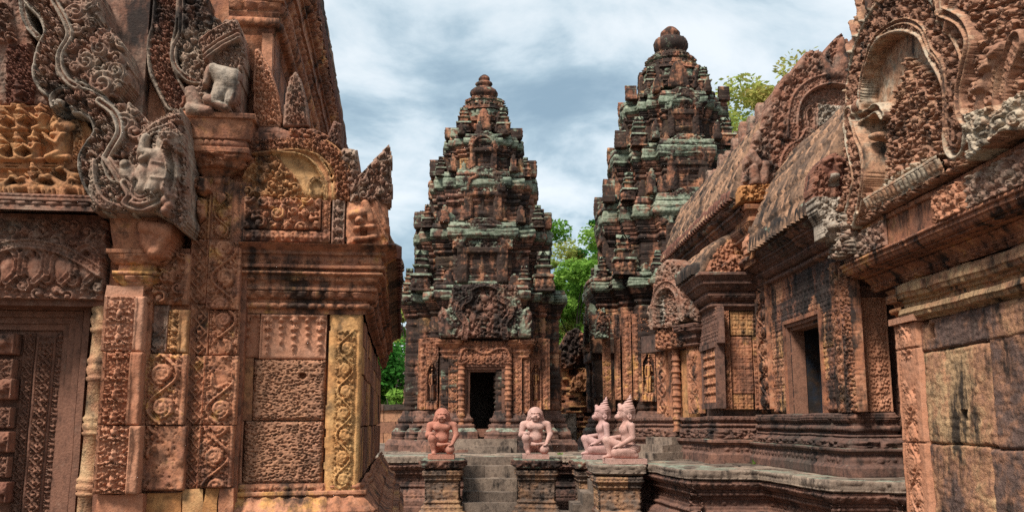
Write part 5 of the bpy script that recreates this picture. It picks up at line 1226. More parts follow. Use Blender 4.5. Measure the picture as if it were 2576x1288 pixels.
# --- hall wall: carpet of square tiles pierced by the blind window
wy0, wy1, wz0, wz1 = .12, 4.05, 1.74, 3.85
c = cv_x(HF_, 0, wy0, wy1, wz0, wz1, .016)
c.H = .030*samp('tile', c.a/.155, c.b/.155); jt = ((c.b-1.74)/.42 % 1 < .03) | (((c.a+rnd(np.floor((c.b-1.74)/.42), 2.)*.8)/.62 % 1) < .018)
c.tint = .15+.7*rnd(np.floor((c.a+rnd(np.floor((c.b-1.74)/.42), 2.)*.8)/.62), np.floor((c.b-1.74)/.42)); c.H -= .02*jt
q = lambda u, v: HF_.px(u, v, 0)
oy0, oy1, oz0, oz1 = q(2066, 900)[0], q(1988, 900)[0], 1.70, q(2030, 818)[1]
c.M = ~((c.a > oy0-.05) & (c.a < oy1+.05) & (c.b < oz1+.05))
c.tint = np.where(c.poly([(1990, 700), (2100, 640), (2110, 760), (2075, 790), (2050, 740), (2030, 790), (2000, 790)]), .03, c.tint)
c.build('carpet_carved_wall', M['hall'], HL, .1, .008)
for k, (g, dx) in enumerate(((.15, -.05), (.10, -.02), (.05, .03))):
    boxes('window_frame', [(dx, dx+.2, oy0-g, oy0-g+.055, oz0-.02, oz1+g), (dx, dx+.2, oy1+g-.055, oy1+g, oz0-.02, oz1+g), (dx, dx+.2, oy0-g+.055, oy1+g-.055, oz1+g-.055, oz1+g)], M['red' if k == 0 else 'purple'], HL, .004, .3+.2*k, sub=.06)
boxes('window_back_panel', [(.42, .5, oy0-.2, oy1+.2, oz0-.1, oz1+.2)], M['recess_shade'], HL, .004, sub=.05, tint=.4)
boxes('window_reveal', [(.03, .52, oy1+.01, oy1+.12, oz0, oz1+.1), (.03, .52, oy0-.12, oy0-.01, oz0, oz1+.1), (.03, .52, oy0, oy1, oz1+.01, oz1+.12), (-.05, .52, oy0-.2, oy1+.2, oz0-.15, oz0-.02)], M['recess_shade'], HL, .006, .5, sub=.06)  # reveals coloured near-black too, so the opening looks shaded
# pilasters at both ends
pslab(HF_, HL, 'x', -.04, 'scroll_pilaster', 1909, 655, 1936, 1030, 'scroll', 'hall', .04, None, .02, tint=.55)
pslab(HF_, HL, 'x', -.05, 'scroll_pilaster', 2104, 655, 2124, 1037, 'scroll', 'hall', .03, None, .012, tint=.6)
pslab(HF_, HL, 'x', -.05, 'rosette_pilaster', 2126, 650, 2153, 1037, 'fol3', 'hall', .03, None, .015, tint=.5)
pslab(HF_, HL, 'y', .0, 'arabesque_pilaster', 2162, 748, 2180, 1036, 'scroll', 'pink', .02, None, .008, .012, tint=.5)
pslab(HF_, HL, 'y', -.02, 'arabesque_pilaster', 2180, 748, 2236, 1036, 'arab', 'pink', .02, None, .012, .010, tint=.5)
xa, xb = HF_.py(2162, 720, 0)[0], HF_.py(2236, 720, 0)[0]; zc_ = HF_.py(2200, 748, 0)[1]
loft('capital', [(xa, .5), (xa, 0), (xb, 0), (xb, .4)], [(.04, .0, .03, 'fillet'), (.05, .02, .02, 'flat'), (.06, .06, .06, 'bead'), (.04, .03, .03, 'flat'), (.05, .05, .09, 'petald'), (.05, .10, .10, 'fillet'), (.06, .08, .12, 'flat'), (.10, .12, .16, 'fol2'), (.06, .17, .17, 'fillet'), (.0, .17, -.1, 'top')], zc_, M['black'], HL, ds=.02, dt=.012, wob=.008)
boxes('hall_core', [(.04, .12, 0, 4.1, oz1+.2, 4.2), (.1, 4, .12, .3, 1, 4.2), (.62, .7, 0, 4.2, 1, 4.)], M['black'], HL, 0, .3, sub=.4)
x_, z1 = HF_.py(2253, 775, .12); z0 = HF_.py(2253, 1080, .12)[1]; r_ = .062; pr = []
for i in range(9):
    a = (z1-z0)*i/9; d = (z1-z0)/9
    pr += [(r_*1.1, a), (r_*1.1, a+d*.12), (r_*.86, a+d*.16), (r_*1.0, a+d*.24), (r_*.86, a+d*.3), (r_*.86, a+d*.6), (r_*1.05, a+d*.68), (r_*.86, a+d*.78), (r_*.88, a+d*.98)]
lathe('colonette', pr, (x_, .12, z0), M['purple'], HL, 20, False, wob=.003)
boxes('dark_jamb', [(HF_.py(2262, 900, .2)[0], HF_.py(2300, 900, .2)[0], .2, .4, 1., 3.3)], M['purple'], HL, .004, .3, sub=.1)
# plinth and base of hall (stepped, carries columns)
hb = [(.13, .26, .26, 'fillet'), (.03, .26, .23, 'fillet'), (.12, .22, .20, 'ros'), (.04, .20, .24, 'flat'), (.035, .25, .25, 'fillet'), (.002, .25, .16, 'top'), (.09, .16, .15, 'fol2'), (.04, .14, .08, 'flat'), (.03, .09, .09, 'beadS'), (.04, .05, .05, 'flat'), (.07, .08, .08, 'bead'), (.03, .06, .06, 'fillet'), (.06, .05, .09, 'petald'), (.03, .10, .10, 'fillet'), (.04, .06, .04, 'beadS'), (.0, .03, -.1, 'top')]
loft('moulded_base', [(-.06, 4.2), (-.06, .62), (-.02, .6), (.0, 0), (.42, 0), (.43, .9)], hb, TZ-.01, M['black'], HL, ds=.025, dt=.014, wob=.012, seed=7, blk=(.9, .6), joint=.004)
# cornice, eave, roof
loft('cornice', [(-.0, 4.15), (.0, -.12)], [(.05, .0, .02, 'fillet'), (.06, .06, .06, 'bead'), (.04, .02, .03, 'flat'), (.07, .05, .11, 'petald'), (.03, .13, .13, 'fillet'), (.05, .10, .14, 'flat'), (.08, .18, .24, 'ros'), (.03, .27, .27, 'fillet'), (.07, .24, .33, 'corn'), (.04, .35, .35, 'lich'), (.0, .35, -.1, 'top')], 3.74, M['black'], HL, ds=.025, dt=.012, wob=.012, blk=(.8, .3), joint=.006, seed=4)
eave_tiles('eave_tiles', HL, (-.37, 3.1, 0), (-.37, -.1, 0), 20, 4.27, .24, (-1, 0, 0), 'lichen', .15)
roofsheet('tiled_roof', [(-.33, 4.25), (-.24, 4.7), (.02, 5.3), (.4, 5.82), (.95, 6.2), (1.7, 6.4)], -.3, 3.0, 'roof', .17, par=HL, amp=.12)
c = cv_y(HF_, -.36, 2030, 375, 2150, 605, .012); c.M = c.poly([(2068, 600), (2066, 560), (2050, 530), (2040, 480), (2046, 430), (2068, 398), (2098, 385), (2128, 400), (2148, 440), (2150, 600)])
c.H = .03+.05*samp('fol', c.a/.5, c.b/.5); up_ = c.b > c.q([(2090, 500)])[0][1]; c.tint = np.where(up_, .2, .9); c.lich = np.where(up_, .0, .6)
c.ell((2092, 425), .16, .14, .03, .08); c.cap((2070, 412), (2084, 404), .035, .03, .10, .05); c.cap((2100, 404), (2116, 412), .035, .03, .10, .05)
for u in (2078, 2106): c.ell((u, 420), .035, .03, .10, .05)
c.ell((2092, 448), .07, .06, .08, .10); c.H = np.where(c.poly([(2078, 462), (2108, 462), (2104, 474), (2082, 474)]), .02, c.H)
c.tint = np.where(c.poly([(2080, 445), (2106, 445), (2106, 472), (2080, 472)]), 1., c.tint); c.curl((2128, 530), .09, .05, .06); c.curl((2088, 560), .07, .05, .06, -1)
c.build('roof_beast', M['grey'], HL, .3, .008)

# --- antechamber block: front and left face, cornice, half roof
def aslab(kind, val, *a, **k): return pslab(AF, AN, kind, val, *a, **k)
aslab('y', 0, 'scroll_pilaster', 1811, 782, 1836, 1030, 'scroll', 'red', .04, None, .015, tint=.5)
def ochre_bits(c):
    c.H = .02*samp('tile', (c.a-c.a.min())/((c.a.max()-c.a.min())/3), c.b/.13); nb = (c.b.max()-c.b)/(c.b.max()-c.b.min()); c.H -= .02*(((nb*5.2) % 1) < .025)
    c.tint = .3+.25*rnd(np.floor(nb*5.2), 4.)
aslab('y', .02, 'carpet_carved_wall', 1838, 846, 1894, 990, 'tile', 'red', .02, .13, .0, post=ochre_bits)
aslab('y', .02, 'carpet_carved_wall', 1838, 783, 1894, 844, 'tile', 'orange', .02, .13, .0, tint=.6)
aslab('y', .02, 'carpet_carved_wall', 1838, 992, 1894, 1030, 'tile', 'orange', .02, .13, .0, tint=.5)
aslab('y', .02, 'edge_strip', 1896, 782, 1908, 1030, 'loz', 'red', .02, None, .004)
aslab('x', 0, 'carpet_carved_wall', 1758, 782, 1809, 872, 'tile', 'black', .02, .14, .0)
boxes('antechamber_core', [(.1, .9, .10, 5., TZ, 3.9), (.45, 2.4, .0, 5., 3.8, 5.2)], M['black'], AN, 0, .3, sub=.4)
wy0, wy1 = AF.px(1808, 940, 0)[0], AF.px(1772, 940, 0)[0]; wz0, wz1 = AF.px(1790, 1013, 0)[1], AF.px(1790, 878, 0)[1]
boxes('window_frame', [(-.04, .1, wy0-.02, wy0+.07, wz0, wz1), (-.04, .1, wy1-.07, wy1+.05, wz0, wz1), (-.06, .1, wy0-.02, wy1+.05, wz1+.002, wz1+.09), (-.05, .1, wy0-.02, wy1+.05, wz0-.10, wz0-.002)], M['black'], AN, .004, .5, sub=.05)
for k in range(5):
    yv = wy0+.15+(wy1-wy0-.3)*k/4; pr = []
    for i in range(6):
        a = (wz1-wz0)*i/6; d = (wz1-wz0)/6
        pr += [(.10, a), (.10, a+d*.25), (.07, a+d*.32), (.09, a+d*.5), (.07, a+d*.7), (.075, a+d*.97)]
    lathe('window_baluster', pr, (.04, yv, wz0), M['red'], AN, 14, False)
ab = [(.16, .20, .20, 'fillet'), (.02, .20, .17, 'fillet'), (.12, .16, .15, 'ros'), (.05, .15, .22, 'flat'), (.04, .22, .22, 'fillet'), (.002, .22, .1, 'top'), (.17, .10, .10, 'fol2'), (.03, .09, .06, 'flat'), (.05, .09, .09, 'bead'), (.03, .05, .05, 'flat'), (.06, .06, .09, 'petald'), (.03, .09, .09, 'beadS'), (.0, .08, -.1, 'top')]
loft('moulded_base', [(.0, 1.6), (.0, 0), (.76, 0)], ab, TZ-.01, M['black'], AN, ds=.025, dt=.015, wob=.012, seed=8)
ac = [(.05, .0, .03, 'fillet'), (.05, .06, .06, 'beadS'), (.05, .03, .03, 'flat'), (.08, .05, .11, 'petald'), (.04, .13, .13, 'fillet'), (.05, .10, .10, 'flat'), (.10, .14, .20, 'ros'), (.04, .23, .23, 'fillet'), (.10, .22, .28, 'flat'), (.05, .30, .30, 'lich'), (.0, .30, -.2, 'top')]
zc_ = AF.py(1850, 780, 0)[1]
loft('cornice', [(.0, 2.6), (.0, 0), (.72, 0)], ac, zc_, M['black'], AN, ds=.025, dt=.014, wob=.012, seed=9)
zt2 = zc_+.61
eave_tiles('eave_tiles', AN, (-.31, 2.4, 0), (-.31, .0, 0), 14, zt2, .24, (-1, 0, 0), 'lichen', .16)
roofsheet('half_roof', [(-.28, zt2), (-.1, zt2+.3), (.15, zt2+.6), (.5, zt2+.75)], .0, 4.5, 'roof', .14, par=AN)
leafpoly('crest_panel', [(1780, 712), (1776, 680), (1790, 650), (1815, 665), (1845, 640), (1893, 640), (1896, 712)], -.10, 'red', 'fol', .5, amp=.07, th=.4, rim=0, par=AN, cf=lambda u0, v0, u1, v1, y, res: cv_y(AF, y, u0, v0, u1, v1, .015), lich=.3)
leafpoly('half_roof_end', [(1768, 715), (1778, 668), (1800, 625), (1835, 596), (1870, 585), (1897, 590), (1897, 715)], .03, 'red', 'fol2', .5, amp=.05, th=.3, rim=.01, par=AN, cf=lambda u0, v0, u1, v1, y, res: cv_y(AF, y, u0, v0, u1, v1, .016), lich=.3)
for k in range(5): leafpoly('mossy_leaf_stone', [(1798+18*k, 652-9*k), (1796+18*k, 622-9*k), (1808+18*k, 604-9*k), (1822+18*k, 618-9*k), (1824+18*k, 645-9*k)], .2+.1*k, 'lichen', 'fol2', .3, amp=.04, th=.2, rim=0, par=AN, cf=lambda u0, v0, u1, v1, y, res: cv_y(AF, y, u0, v0, u1, v1, .02))
# high vault
loft('high_cornice', [(.45, 5.3), (.45, -1.0)], [(.06, -.02, .02, 'fillet'), (.06, .04, .04, 'bead'), (.10, .03, .10, 'petald'), (.05, .12, .12, 'fillet'), (.08, .08, .08, 'flat'), (.10, .12, .20, 'ros'), (.04, .23, .23, 'fillet'), (.05, .20, .20, 'flat'), (.08, .24, .28, 'corn'), (.04, .30, .30, 'lich'), (.0, .3, -.1, 'top')], 4.50, M['black'], AN, ds=.03, dt=.014, wob=.015, blk=(.8, .3), joint=.01, seed=5)
eave_tiles('eave_tiles', AN, (.12, 5.2, 0), (.12, -.9, 0), 34, 5.15, .22, (-1, 0, 0), 'grey', .15)
roofsheet('tiled_vault', [(.16, 5.15), (.3, 5.5), (.5, 6.0), (.8, 6.5), (1.3, 6.85), (2., 7.)], -1.0, 5.2, 'roof', .18, par=AN, amp=.12)
for k in range(9):
    yy = 4.6-k*.62; leaf = rg.uniform(.32, .5)
    antefix(AN, None, (.95-.02*k, yy, 6.5+.02*k), (0, 1, 0), (-1, 0, 0), .36, leaf, 'grey', 'ridge_stone', lich=.3, res=.03)
# --- gable facing the camera over the junction
GF = lambda u0, v0, u1, v1, y, res: cv_y(AF, y, u0, v0, u1, v1, .016)
c = cv_y(AF, -1.05, 1850, 80, 2180, 475, .016); c.M = c.poly([(1862, 470), (1866, 440), (1868, 400), (1885, 380), (1893, 340), (1912, 320), (1920, 280), (1934, 268), (1940, 235), (1958, 222), (1968, 195), (1985, 185), (2005, 160), (2026, 132), (2058, 128), (2068, 150), (2085, 110), (2112, 86), (2135, 115), (2150, 150), (2165, 145), (2180, 200), (2180, 475)])
c.H = .05+.07*samp('fol', c.a/.7, c.b/.7); c.tint[:] = .45; c.lich[:] = .2
tym = c.poly([(2010, 330), (2010, 262), (2040, 228), (2080, 218), (2150, 225), (2180, 330)]); c.H = np.where(tym, -.05+.05*samp('fol2', c.a/.4, c.b/.4), c.H)
ot = c.poly([(2055, 262), (2055, 335), (2180, 335), (2180, 275)]); c.tint = np.where(ot, .95, .4); c.H = np.where(ot, -.03+.09*samp('fol', c.a/.5+.3, c.b/.5), c.H)
c.band(c.smooth_path([(1990, 345), (1990, 300), (2000, 255), (2030, 222), (2075, 205), (2125, 208), (2165, 225)], 50), .20, .07, .04, .06, 'fol2', .25, .04, lich=.5)
c.band(c.smooth_path([(2030, 320), (2024, 285), (2040, 270), (2052, 290), (2050, 325)], 30), .06, .02, .015, .05, 'bead', .1, 0)
c.band(c.smooth_path([(1975, 455), (1970, 420), (1985, 385), (2015, 365), (2030, 340)], 40), .2, .09, .04, .05, 'fol2', .25, .05, lich=.3)
# a standing leaf at the tip
w1 = lambda p0, p1, r0, r1, b=.09, h=.06: c.cap(p0, p1, r0, r1, b, h)
w1((2112, 180), (2112, 105), .16, .04); w1((2085, 190), (2060, 140), .10, .04); w1((2140, 190), (2155, 160), .10, .05)
w1((1890, 430), (1895, 470), .07, .09, .12, .1); w1((1920, 420), (1915, 470), .08, .08, .1, .08); w1((1885, 395), (1900, 415), .09, .08, .12, .08)
for k, (u, v) in enumerate(((1872, 405), (1898, 345), (1926, 285), (1948, 240), (1975, 200), (2008, 165))): c.ell((u, v), .10, .12, .07, .07)
c.build('gable_pediment', M['grey'], AN, .45, .015)
leafpoly('gilded_bracket_stone', [(1857, 512), (1856, 480), (1862, 466), (1920, 462), (1990, 462), (1996, 480), (1992, 510)], -1.15, 'ochre', 'fol', .5, amp=.07, th=.4, rim=0, par=AN, cf=GF, lich=0, tint=.1)
xa, xb = AF.py(1893, 560, -1.)[0], AF.py(1975, 560, -1.)[0]; zb = AF.py(1930, 660, -1.)[1]; zt3 = AF.py(1930, 514, -1.)[1]; hh = zt3-zb
loft('stepped_bracket', [(xa, -.3), (xa, -1.05), (xb, -1.05), (xb, -.3)], [(hh*.3, -.02, -.02, 'flat'), (hh*.07, .0, .0, 'beadS'), (hh*.12, -.01, .02, 'flat'), (hh*.07, .03, .03, 'fillet'), (hh*.12, .03, .07, 'petald'), (hh*.07, .09, .09, 'fillet'), (hh*.12, .08, .13, 'flat'), (hh*.08, .15, .17, 'fillet'), (.0, .17, -.1, 'top')], zb, M['orange'], AN, ds=.025, dt=.015, wob=.008, tint=.2)
# stone flashing where the lower roof meets the gable
c2 = cv_y(AF, -1.12, 1885, 335, 2125, 650, .02); S_, D_, _l = c2.near(c2.smooth_path([(1892, 640), (1935, 560), (1985, 480), (2035, 405), (2110, 340)], 40), True); c2.M = np.abs(D_) < .07; c2.H = .06*np.sqrt(np.clip(1-(D_/.07)**2, 0, 1)); c2.build('roof_flashing', M['orange'], AN, .15, .01, .5)
leafpoly('leaf_antefix', [(1875, 640), (1873, 605), (1885, 585), (1900, 600), (1905, 640)], -.95, 'pink', 'fol2', .3, amp=.04, th=.15, par=AN, cf=GF)

# --- side porch with its own small pediment, turned to the terrace
SPF = Fr((3.83, 17.0, 0), R(-66)); SP = thing('side_porch', 'small porch with carved pediment and ochre door jamb beside the baluster window', 'porch', (3.83, 17., 0), R(-66))
def sslab(val, *a, **k): return pslab(SPF, SP, 'y', val, *a, **k)
sc = lambda u0, v0, u1, v1, y, res=.014: cv_y(SPF, y, u0, v0, u1, v1, res)
c = sc(1632, 650, 1766, 830, -.25); c.M = c.poly([(1640, 826), (1633, 790), (1640, 765), (1655, 770), (1650, 730), (1655, 690), (1665, 665), (1690, 650), (1715, 665), (1728, 700), (1735, 740), (1748, 760), (1764, 785), (1760, 810), (1735, 800), (1690, 826)])
c.H = .04+.06*samp('fol', c.a/.6, c.b/.6); c.lich[:] = .45; c.tint[:] = .5
ty = c.poly([(1662, 822), (1660, 770), (1668, 742), (1688, 730), (1706, 745), (1712, 770), (1712, 800)]); c.H = np.where(ty, -.05+.08*samp('fol2', c.a/.45, c.b/.45), c.H); c.lich = np.where(ty, 0, c.lich); c.tint = np.where(ty & (c.a < c.q([(1672, 780)])[0][0]), .98, c.tint)
c.band(c.smooth_path([(1650, 822), (1652, 770), (1664, 732), (1690, 716), (1712, 735), (1722, 775), (1726, 800)], 50), .15, .07, .03, .05, 'fol2', .2, .03, lich=.5)
c.build('pediment', M['grey'], SP, .35, .012)
sslab(-.2, 'lintel', 1655, 826, 1727, 876, 'fol', 'red', .05, .5, .01, back=.3)
xa, xb = SPF.py(1722, 840, -.2)[0], SPF.py(1752, 840, -.2)[0]; zb = SPF.py(1735, 872, -.2)[1]
loft('capital', [(xa, .3), (xa, -.2), (xb, -.2), (xb, .3)], [(.05, .0, .03, 'beadS'), (.05, .0, .02, 'flat'), (.07, .03, .07, 'petald'), (.04, .07, .07, 'fillet'), (.06, .05, .12, 'flat'), (.10, .13, .15, 'fol2'), (.03, .16, .16, 'fillet'), (.0, .16, -.1, 'top')], zb, M['black'], SP, ds=.025, dt=.014, wob=.008)
sslab(-.12, 'scroll_pilaster', 1733, 868, 1762, 1040, 'scroll', 'red', .03, None, .02); sslab(.1, 'scroll_pilaster', 1655, 868, 1680, 1040, 'loz', 'red', .03, None, .02)
for u, m_ in ((1699, 'red'),): turned(SP, u, 878, 1085, 17.35, 10, m_, O=(0, 0, 0)).data.transform(Matrix.Translation(Vector((3.83, 17., 0))).inverted()) if 0 else None
x_, z1 = SPF.py(1699, 878, -.1); z0 = SPF.py(1699, 1085, -.1)[1]; pr = []
for i in range(7):
    a = (z1-z0)*i/7; d = (z1-z0)/7; r_ = .085
    pr += [(r_*1.12, a), (r_*1.12, a+d*.1), (r_*.88, a+d*.13), (r_*1.02, a+d*.22), (r_*.85, a+d*.26), (r_*.85, a+d*.55), (r_*1.05, a+d*.62), (r_*.85, a+d*.7), (r_*.86, a+d*.97)]
lathe('colonette', pr, (x_, -.1, z0), M['red'], SP, 20, False, wob=.004)
lblk_ = lambda nm, u0, v0, u1, v1, y, th, mt, tn: boxes(nm, [(SPF.py(u0, 960, y)[0], SPF.py(u1, 960, y)[0], y, y+th, SPF.py((u0+u1)/2, v1, y)[1], SPF.py((u0+u1)/2, v0, y)[1])], M[mt], SP, .006, tn, sub=.05)
lblk_('door_jamb', 1713, 880, 1731, 1062, -.02, .5, 'orange', .6); lblk_('door_jamb', 1668, 880, 1690, 1062, .1, .5, 'red', .4)
boxes('porch_core', [(-1.9, .1, .5, .7, TZ, 3.6), (-1.9, -.0, -.0, .6, SPF.py(1700, 878, 0)[1], 3.3)], M['black'], SP, 0, .3, sub=.3)
loft('moulded_base', [(SPF.py(1728, 1000, -.1)[0], .3), (SPF.py(1728, 1000, -.1)[0], -.12), (.25, -.12)], ab, TZ-.01, M['black'], SP, ds=.03, dt=.016, wob=.012, seed=12)
loft('moulded_base', [(-2.1, -.0), (SPF.py(1685, 1000, -.1)[0], -.0), (SPF.py(1685, 1000, -.1)[0], .4)], ab, TZ-.01, M['black'], SP, ds=.03, dt=.016, wob=.012, seed=13)
for i in range(3): boxes('porch_step', [(-1.3+.08*i, -.15-.08*i, -.95+.25*i, -.2, TZ, TZ+.13*(i+1))], M['step'], SP, .014, .5, sub=.06, seed=i+3)

# --- near porch: plain slab wall, entablature, big pediment
PO = thing('entrance_porch', 'near right porch of large plain slabs under an overhanging carved pediment', 'porch', (4.75, 10.74, 0)); PFr = Fr((4.75, 10.74, 0), 0)
def chisel(c, sd):
    p = np.stack([c.a*9+sd, c.b*30, c.a*0], -1); c.H = .006*fbm(p, 3)+.012*fbm(p*np.array([.25, .08, 1])+5, 2)
    e = np.minimum(np.minimum(c.a-c.a.min(), c.a.max()-c.a), np.minimum(c.b-c.b.min(), c.b.max()-c.b)); c.H -= .03*np.clip(1-(e+.006*fbm(p*.4, 2))/.02, 0, 1); c.H -= .008*np.clip(.55-samp('pits', c.a/.5+sd*.3, c.b/.5), 0, 1)
def bigslab(y0, y1, z0, z1, tn, sd, hole=None, x=0.):
    c = cv_x(PFr, x, y0+.002, y1-.002, z0+.002, z1-.002, .014); chisel(c, sd)
    for h in hole or ():
        p = c.q([h[:2]])[0]; c.H -= .14*((np.abs(c.a-p[0]) < h[2]) & (np.abs(c.b-p[1]) < h[3]))
    t_ = .5+(tn-.5)*.75+.34*fbm(np.stack([c.a*1.7+sd, c.b*1.2, c.a*0], -1), 2); c.tint = t_
    return c.build('plain_slab', M['wallr'], PO, .2, .006)
py = lambda u: PFr.px(u, 1000, 0)[0]
za, zb, zc3 = 1.38, 2.36, 2.645
yP = py(2328)
bigslab(py(2480), yP, -.5, za, .35, 1); bigslab(-6, py(2480), -.5, za-.02, .05, 2)
bigslab(py(2382), yP, za, zb, .55, 3); bigslab(py(2500), py(2382), za, zb, .72, 4, [(2427, 1043, .06, .045)]); bigslab(-6, py(2500), za-.02, zb+.04, .12, 5)
bigslab(py(2350), yP+.02, zb, zc3+.02, .5, 6, x=-.01); bigslab(-6, py(2350), zb+.0, zc3+.06, .35, 7, [(2341, 832, .07, .07)], x=-.012)
# carved corner pilaster, broken above
c = cv_x(PFr, -.03, yP, -.02, -.4, zc3+.05, .012); fa_ = (c.a.max()-c.a)/(c.a.max()-c.a.min())   # 0 at the far edge
low = c.b < 2.0+.1*fbm(np.stack([c.a*6, c.b*3, c.a*0], -1), 2)
c.H = np.where((fa_ > .22) & (fa_ < .78) & (low | (c.b > 2.3)), .05*samp('scroll', (fa_-.22)/.56, c.b/(.33*2)), .02); c.H = np.where((fa_ > .06) & (fa_ < .2), .02*samp('bead', (fa_-.06)/.14, c.b/.03), c.H)
c.H = np.where(((c.b-za) % 1.03 < .012), -.02, c.H); c.build('corner_pilaster', M['pink'], PO, .25, .006, .5)
boxes('pilaster_return', [(-.02, .6, -.25, -.0, -.5, zc3)], M['pink'], PO, .006, .3, sub=.08)
boxes('pilaster_cap', [(-.10, .2, yP-.06, .02, zc3+.06, zc3+.13)], M['pink'], PO, .008, .6, sub=.05)
cut = py(2296)
ep = [(.04, .0, .0, 'flat'), (.05, .07, .09, 'fillet'), (.06, .10, .08, 'flat'), (.07, .02, .02, 'flat'), (.04, .05, .05, 'flat'), (.05, .10, .12, 'fillet'), (.10, .13, .12, 'flat'), (.05, .06, .03, 'flat'), (.06, .06, .08, 'fol2'), (.03, .12, .12, 'fillet'), (.05, .12, .22, 'flat'), (.03, .24, .24, 'fillet'), (.0, .24, .4, 'flat'), (.04, .40, .40, 'fillet'), (.0, .4, .52, 'flat')]
loft('broken_cornice', [(0, cut), (0, -6)], ep[:8], zc3+.06, M['wallr'], PO, ds=.03, dt=.015, wob=.03, seed=3, chip=.10, blk=(.8, .5), joint=.012, tint=.7)
z2 = zc3+.06+sum(s[0] for s in ep[:8])
loft('rope_moulding', [(0, -.02), (0, cut-.02)], [(.05, -.02, .02, 'flat'), (.06, .06, .06, 'bead'), (.06, .0, .02, 'flat'), (.08, .10, .10, 'ros'), (.06, .05, .1, 'flat')], zc3+.14, M['orange'], PO, ds=.015, dt=.012, wob=.008, tint=.3) if 0 else loft('rope_moulding', [(0, .02), (0, cut)], [(.05, -.02, .02, 'flat'), (.06, .06, .06, 'bead'), (.06, .0, .02, 'flat'), (.09, .10, .10, 'ros'), (.06, .05, .1, 'flat')], zc3+.14, M['orange'], PO, ds=.015, dt=.012, wob=.008, tint=.3)
xq = -.35; z_e = PFr.px(2140, 587, xq)[1]        # foot of the pediment
loft('soffit_mouldings', [(0, .5), (0, -6)], [(a, b*.6, c_*.6, k_) for a, b, c_, k_ in ep[8:]]+[(.0, .31, .34, 'flat')], z2, M['red'], PO, ds=.03, dt=.015, wob=.01, seed=8)
z3 = z2+sum(s[0] for s in ep[8:])
hf = z_e-z3
loft('fascia', [(.4, .6), (xq+.02, .6), (xq+.02, .4), (xq+.02, -6)], [(hf*.12, .0, .03, 'fillet'), (hf*.1, .04, .04, 'flat'), (hf*.06, .06, .06, 'fillet'), (hf*.62, .0, .0, 'flat'), (hf*.1, .03, .03, 'fillet'), (.0, .03, -.3, 'top')], z3, M['red'], PO, ds=.03, dt=.015, wob=.008, seed=9, blk=(.9, .9), joint=.01)
boxes('soffit_underside', [(xq+.05, .1, -6, .55, z3-.02, z3+.06)], M['red'], PO, .004, .3, sub=.2)
boxes('porch_wall_core', [(.16, 3., -6, -.05, -.5, z3+2)], M['black'], PO, 0, .3, sub=.6)
def pxs(u0, v0, u1, v1, dx=0., res=.014): 
    um, vm = (u0+u1)/2, (v0+v1)/2; x = xq-dx; ya, yb = PFr.px(u1, vm, x)[0], PFr.px(u0, vm, x)[0]; z1, z0 = PFr.px(um, v0, x)[1], PFr.px(um, v1, x)[1]
    return cv_x(PFr, x, ya, yb, z0, z1, res)
for (y0, y1, tile_, mt) in ((py(2148), py(2290)+.02, 'fol', 'grey'), (-1.85, -2.45, 'fol', 'redclean'), (-2.5, -4.5, 'fol', 'grey')):
    ya, yb = sorted((y0*.0+{'fol': y0}.get('fol'), y1)); ya, yb = (-.7, .5) if tile_ == 'fol' and y0 == py(2148) else (ya, yb)
    c = cv_x(PFr, xq-.02, ya, yb, z3+hf*.30, z3+hf*.88, .013); c.H = .04*samp('fol', c.a/.8, c.b/.45); c.build('fascia_carving', M[mt], PO, .06, .004, .5)
# big pediment
c = cv_x(PFr, xq, -3.9, .72, z_e-.02, z_e+2.75, .0105); c.M[:] = False; c.tint[:] = .5
P_ = lambda *p: c.poly(p)
outer = P_((2110, 600), (2128, 520), (2138, 470), (2148, 420), (2140, 360), (2140, 320), (2158, 300), (2150, 262), (2158, 235), (2155, 200), (2160, 180), (2155, 140), (2162, 100), (2158, 70), (2175, 40), (2180, 10), (2195, -30), (2240, -80), (2300, -110), (2700, -110), (2700, 320), (2576, 345), (2140, 590))
c.M |= outer
c.H = np.where(outer, .05+.075*samp('fol', c.a/1.0, c.b/.52), 0)
c.lich = np.where(P_((2140, 240), (2200, 240), (2200, 310), (2145, 310)), .6, c.lich)
inn = P_((2186, 250), (2193, 190), (2217, 116), (2247, 78), (2297, 56), (2340, 70), (2366, 120), (2376, 150), (2398, 180), (2408, 260), (2410, 345), (2402, 434), (2212, 520), (2206, 420), (2198, 370), (2178, 300))
c.H = np.where(inn, -.07+.012*fbm(np.stack([c.a*3, c.b*3, c.a*0], -1), 3), c.H); c.tint = np.where(inn, .75, c.tint)
pile = P_((2222, 500), (2232, 420), (2230, 330), (2245, 270), (2262, 215), (2275, 190), (2283, 140), (2300, 150), (2325, 170), (2348, 195), (2372, 205), (2394, 200), (2404, 270), (2402, 350), (2396, 410))
pe = c.a*0+np.where(pile, 1., 0)
c.H = np.where(pile, -.06+.085*samp('fol', c.a/.85+.2, c.b/.42+.1), c.H); c.tint = np.where(pile, .55, c.tint)
for (u, v, r) in ((2285, 165, .07), (2283, 200, .09), (2300, 225, .10), (2265, 235, .09), (2320, 250, .12), (2280, 275, .12), (2345, 280, .12), (2375, 250, .11), (2250, 320, .10), (2300, 320, .14), (2335, 335, .12), (2378, 320, .12), (2255, 375, .11), (2290, 370, .10), (2330, 390, .12), (2372, 375, .10), (2262, 440, .12), (2300, 430, .13), (2345, 420, .10)):
    c.curl((u, v), r*.85, -.06, .10, 1 if u % 2 else -1, 2.2, sx=1.7); c.ell((u+4, v-16), r*.5, r*.3, -.04, .10); c.ell((u-5, v-4), r*.5, r*.22, -.04, .11)
c.tint = np.where(P_((2215, 500), (2230, 455), (2330, 400), (2400, 380), (2402, 434), (2212, 520)), .85, c.tint)
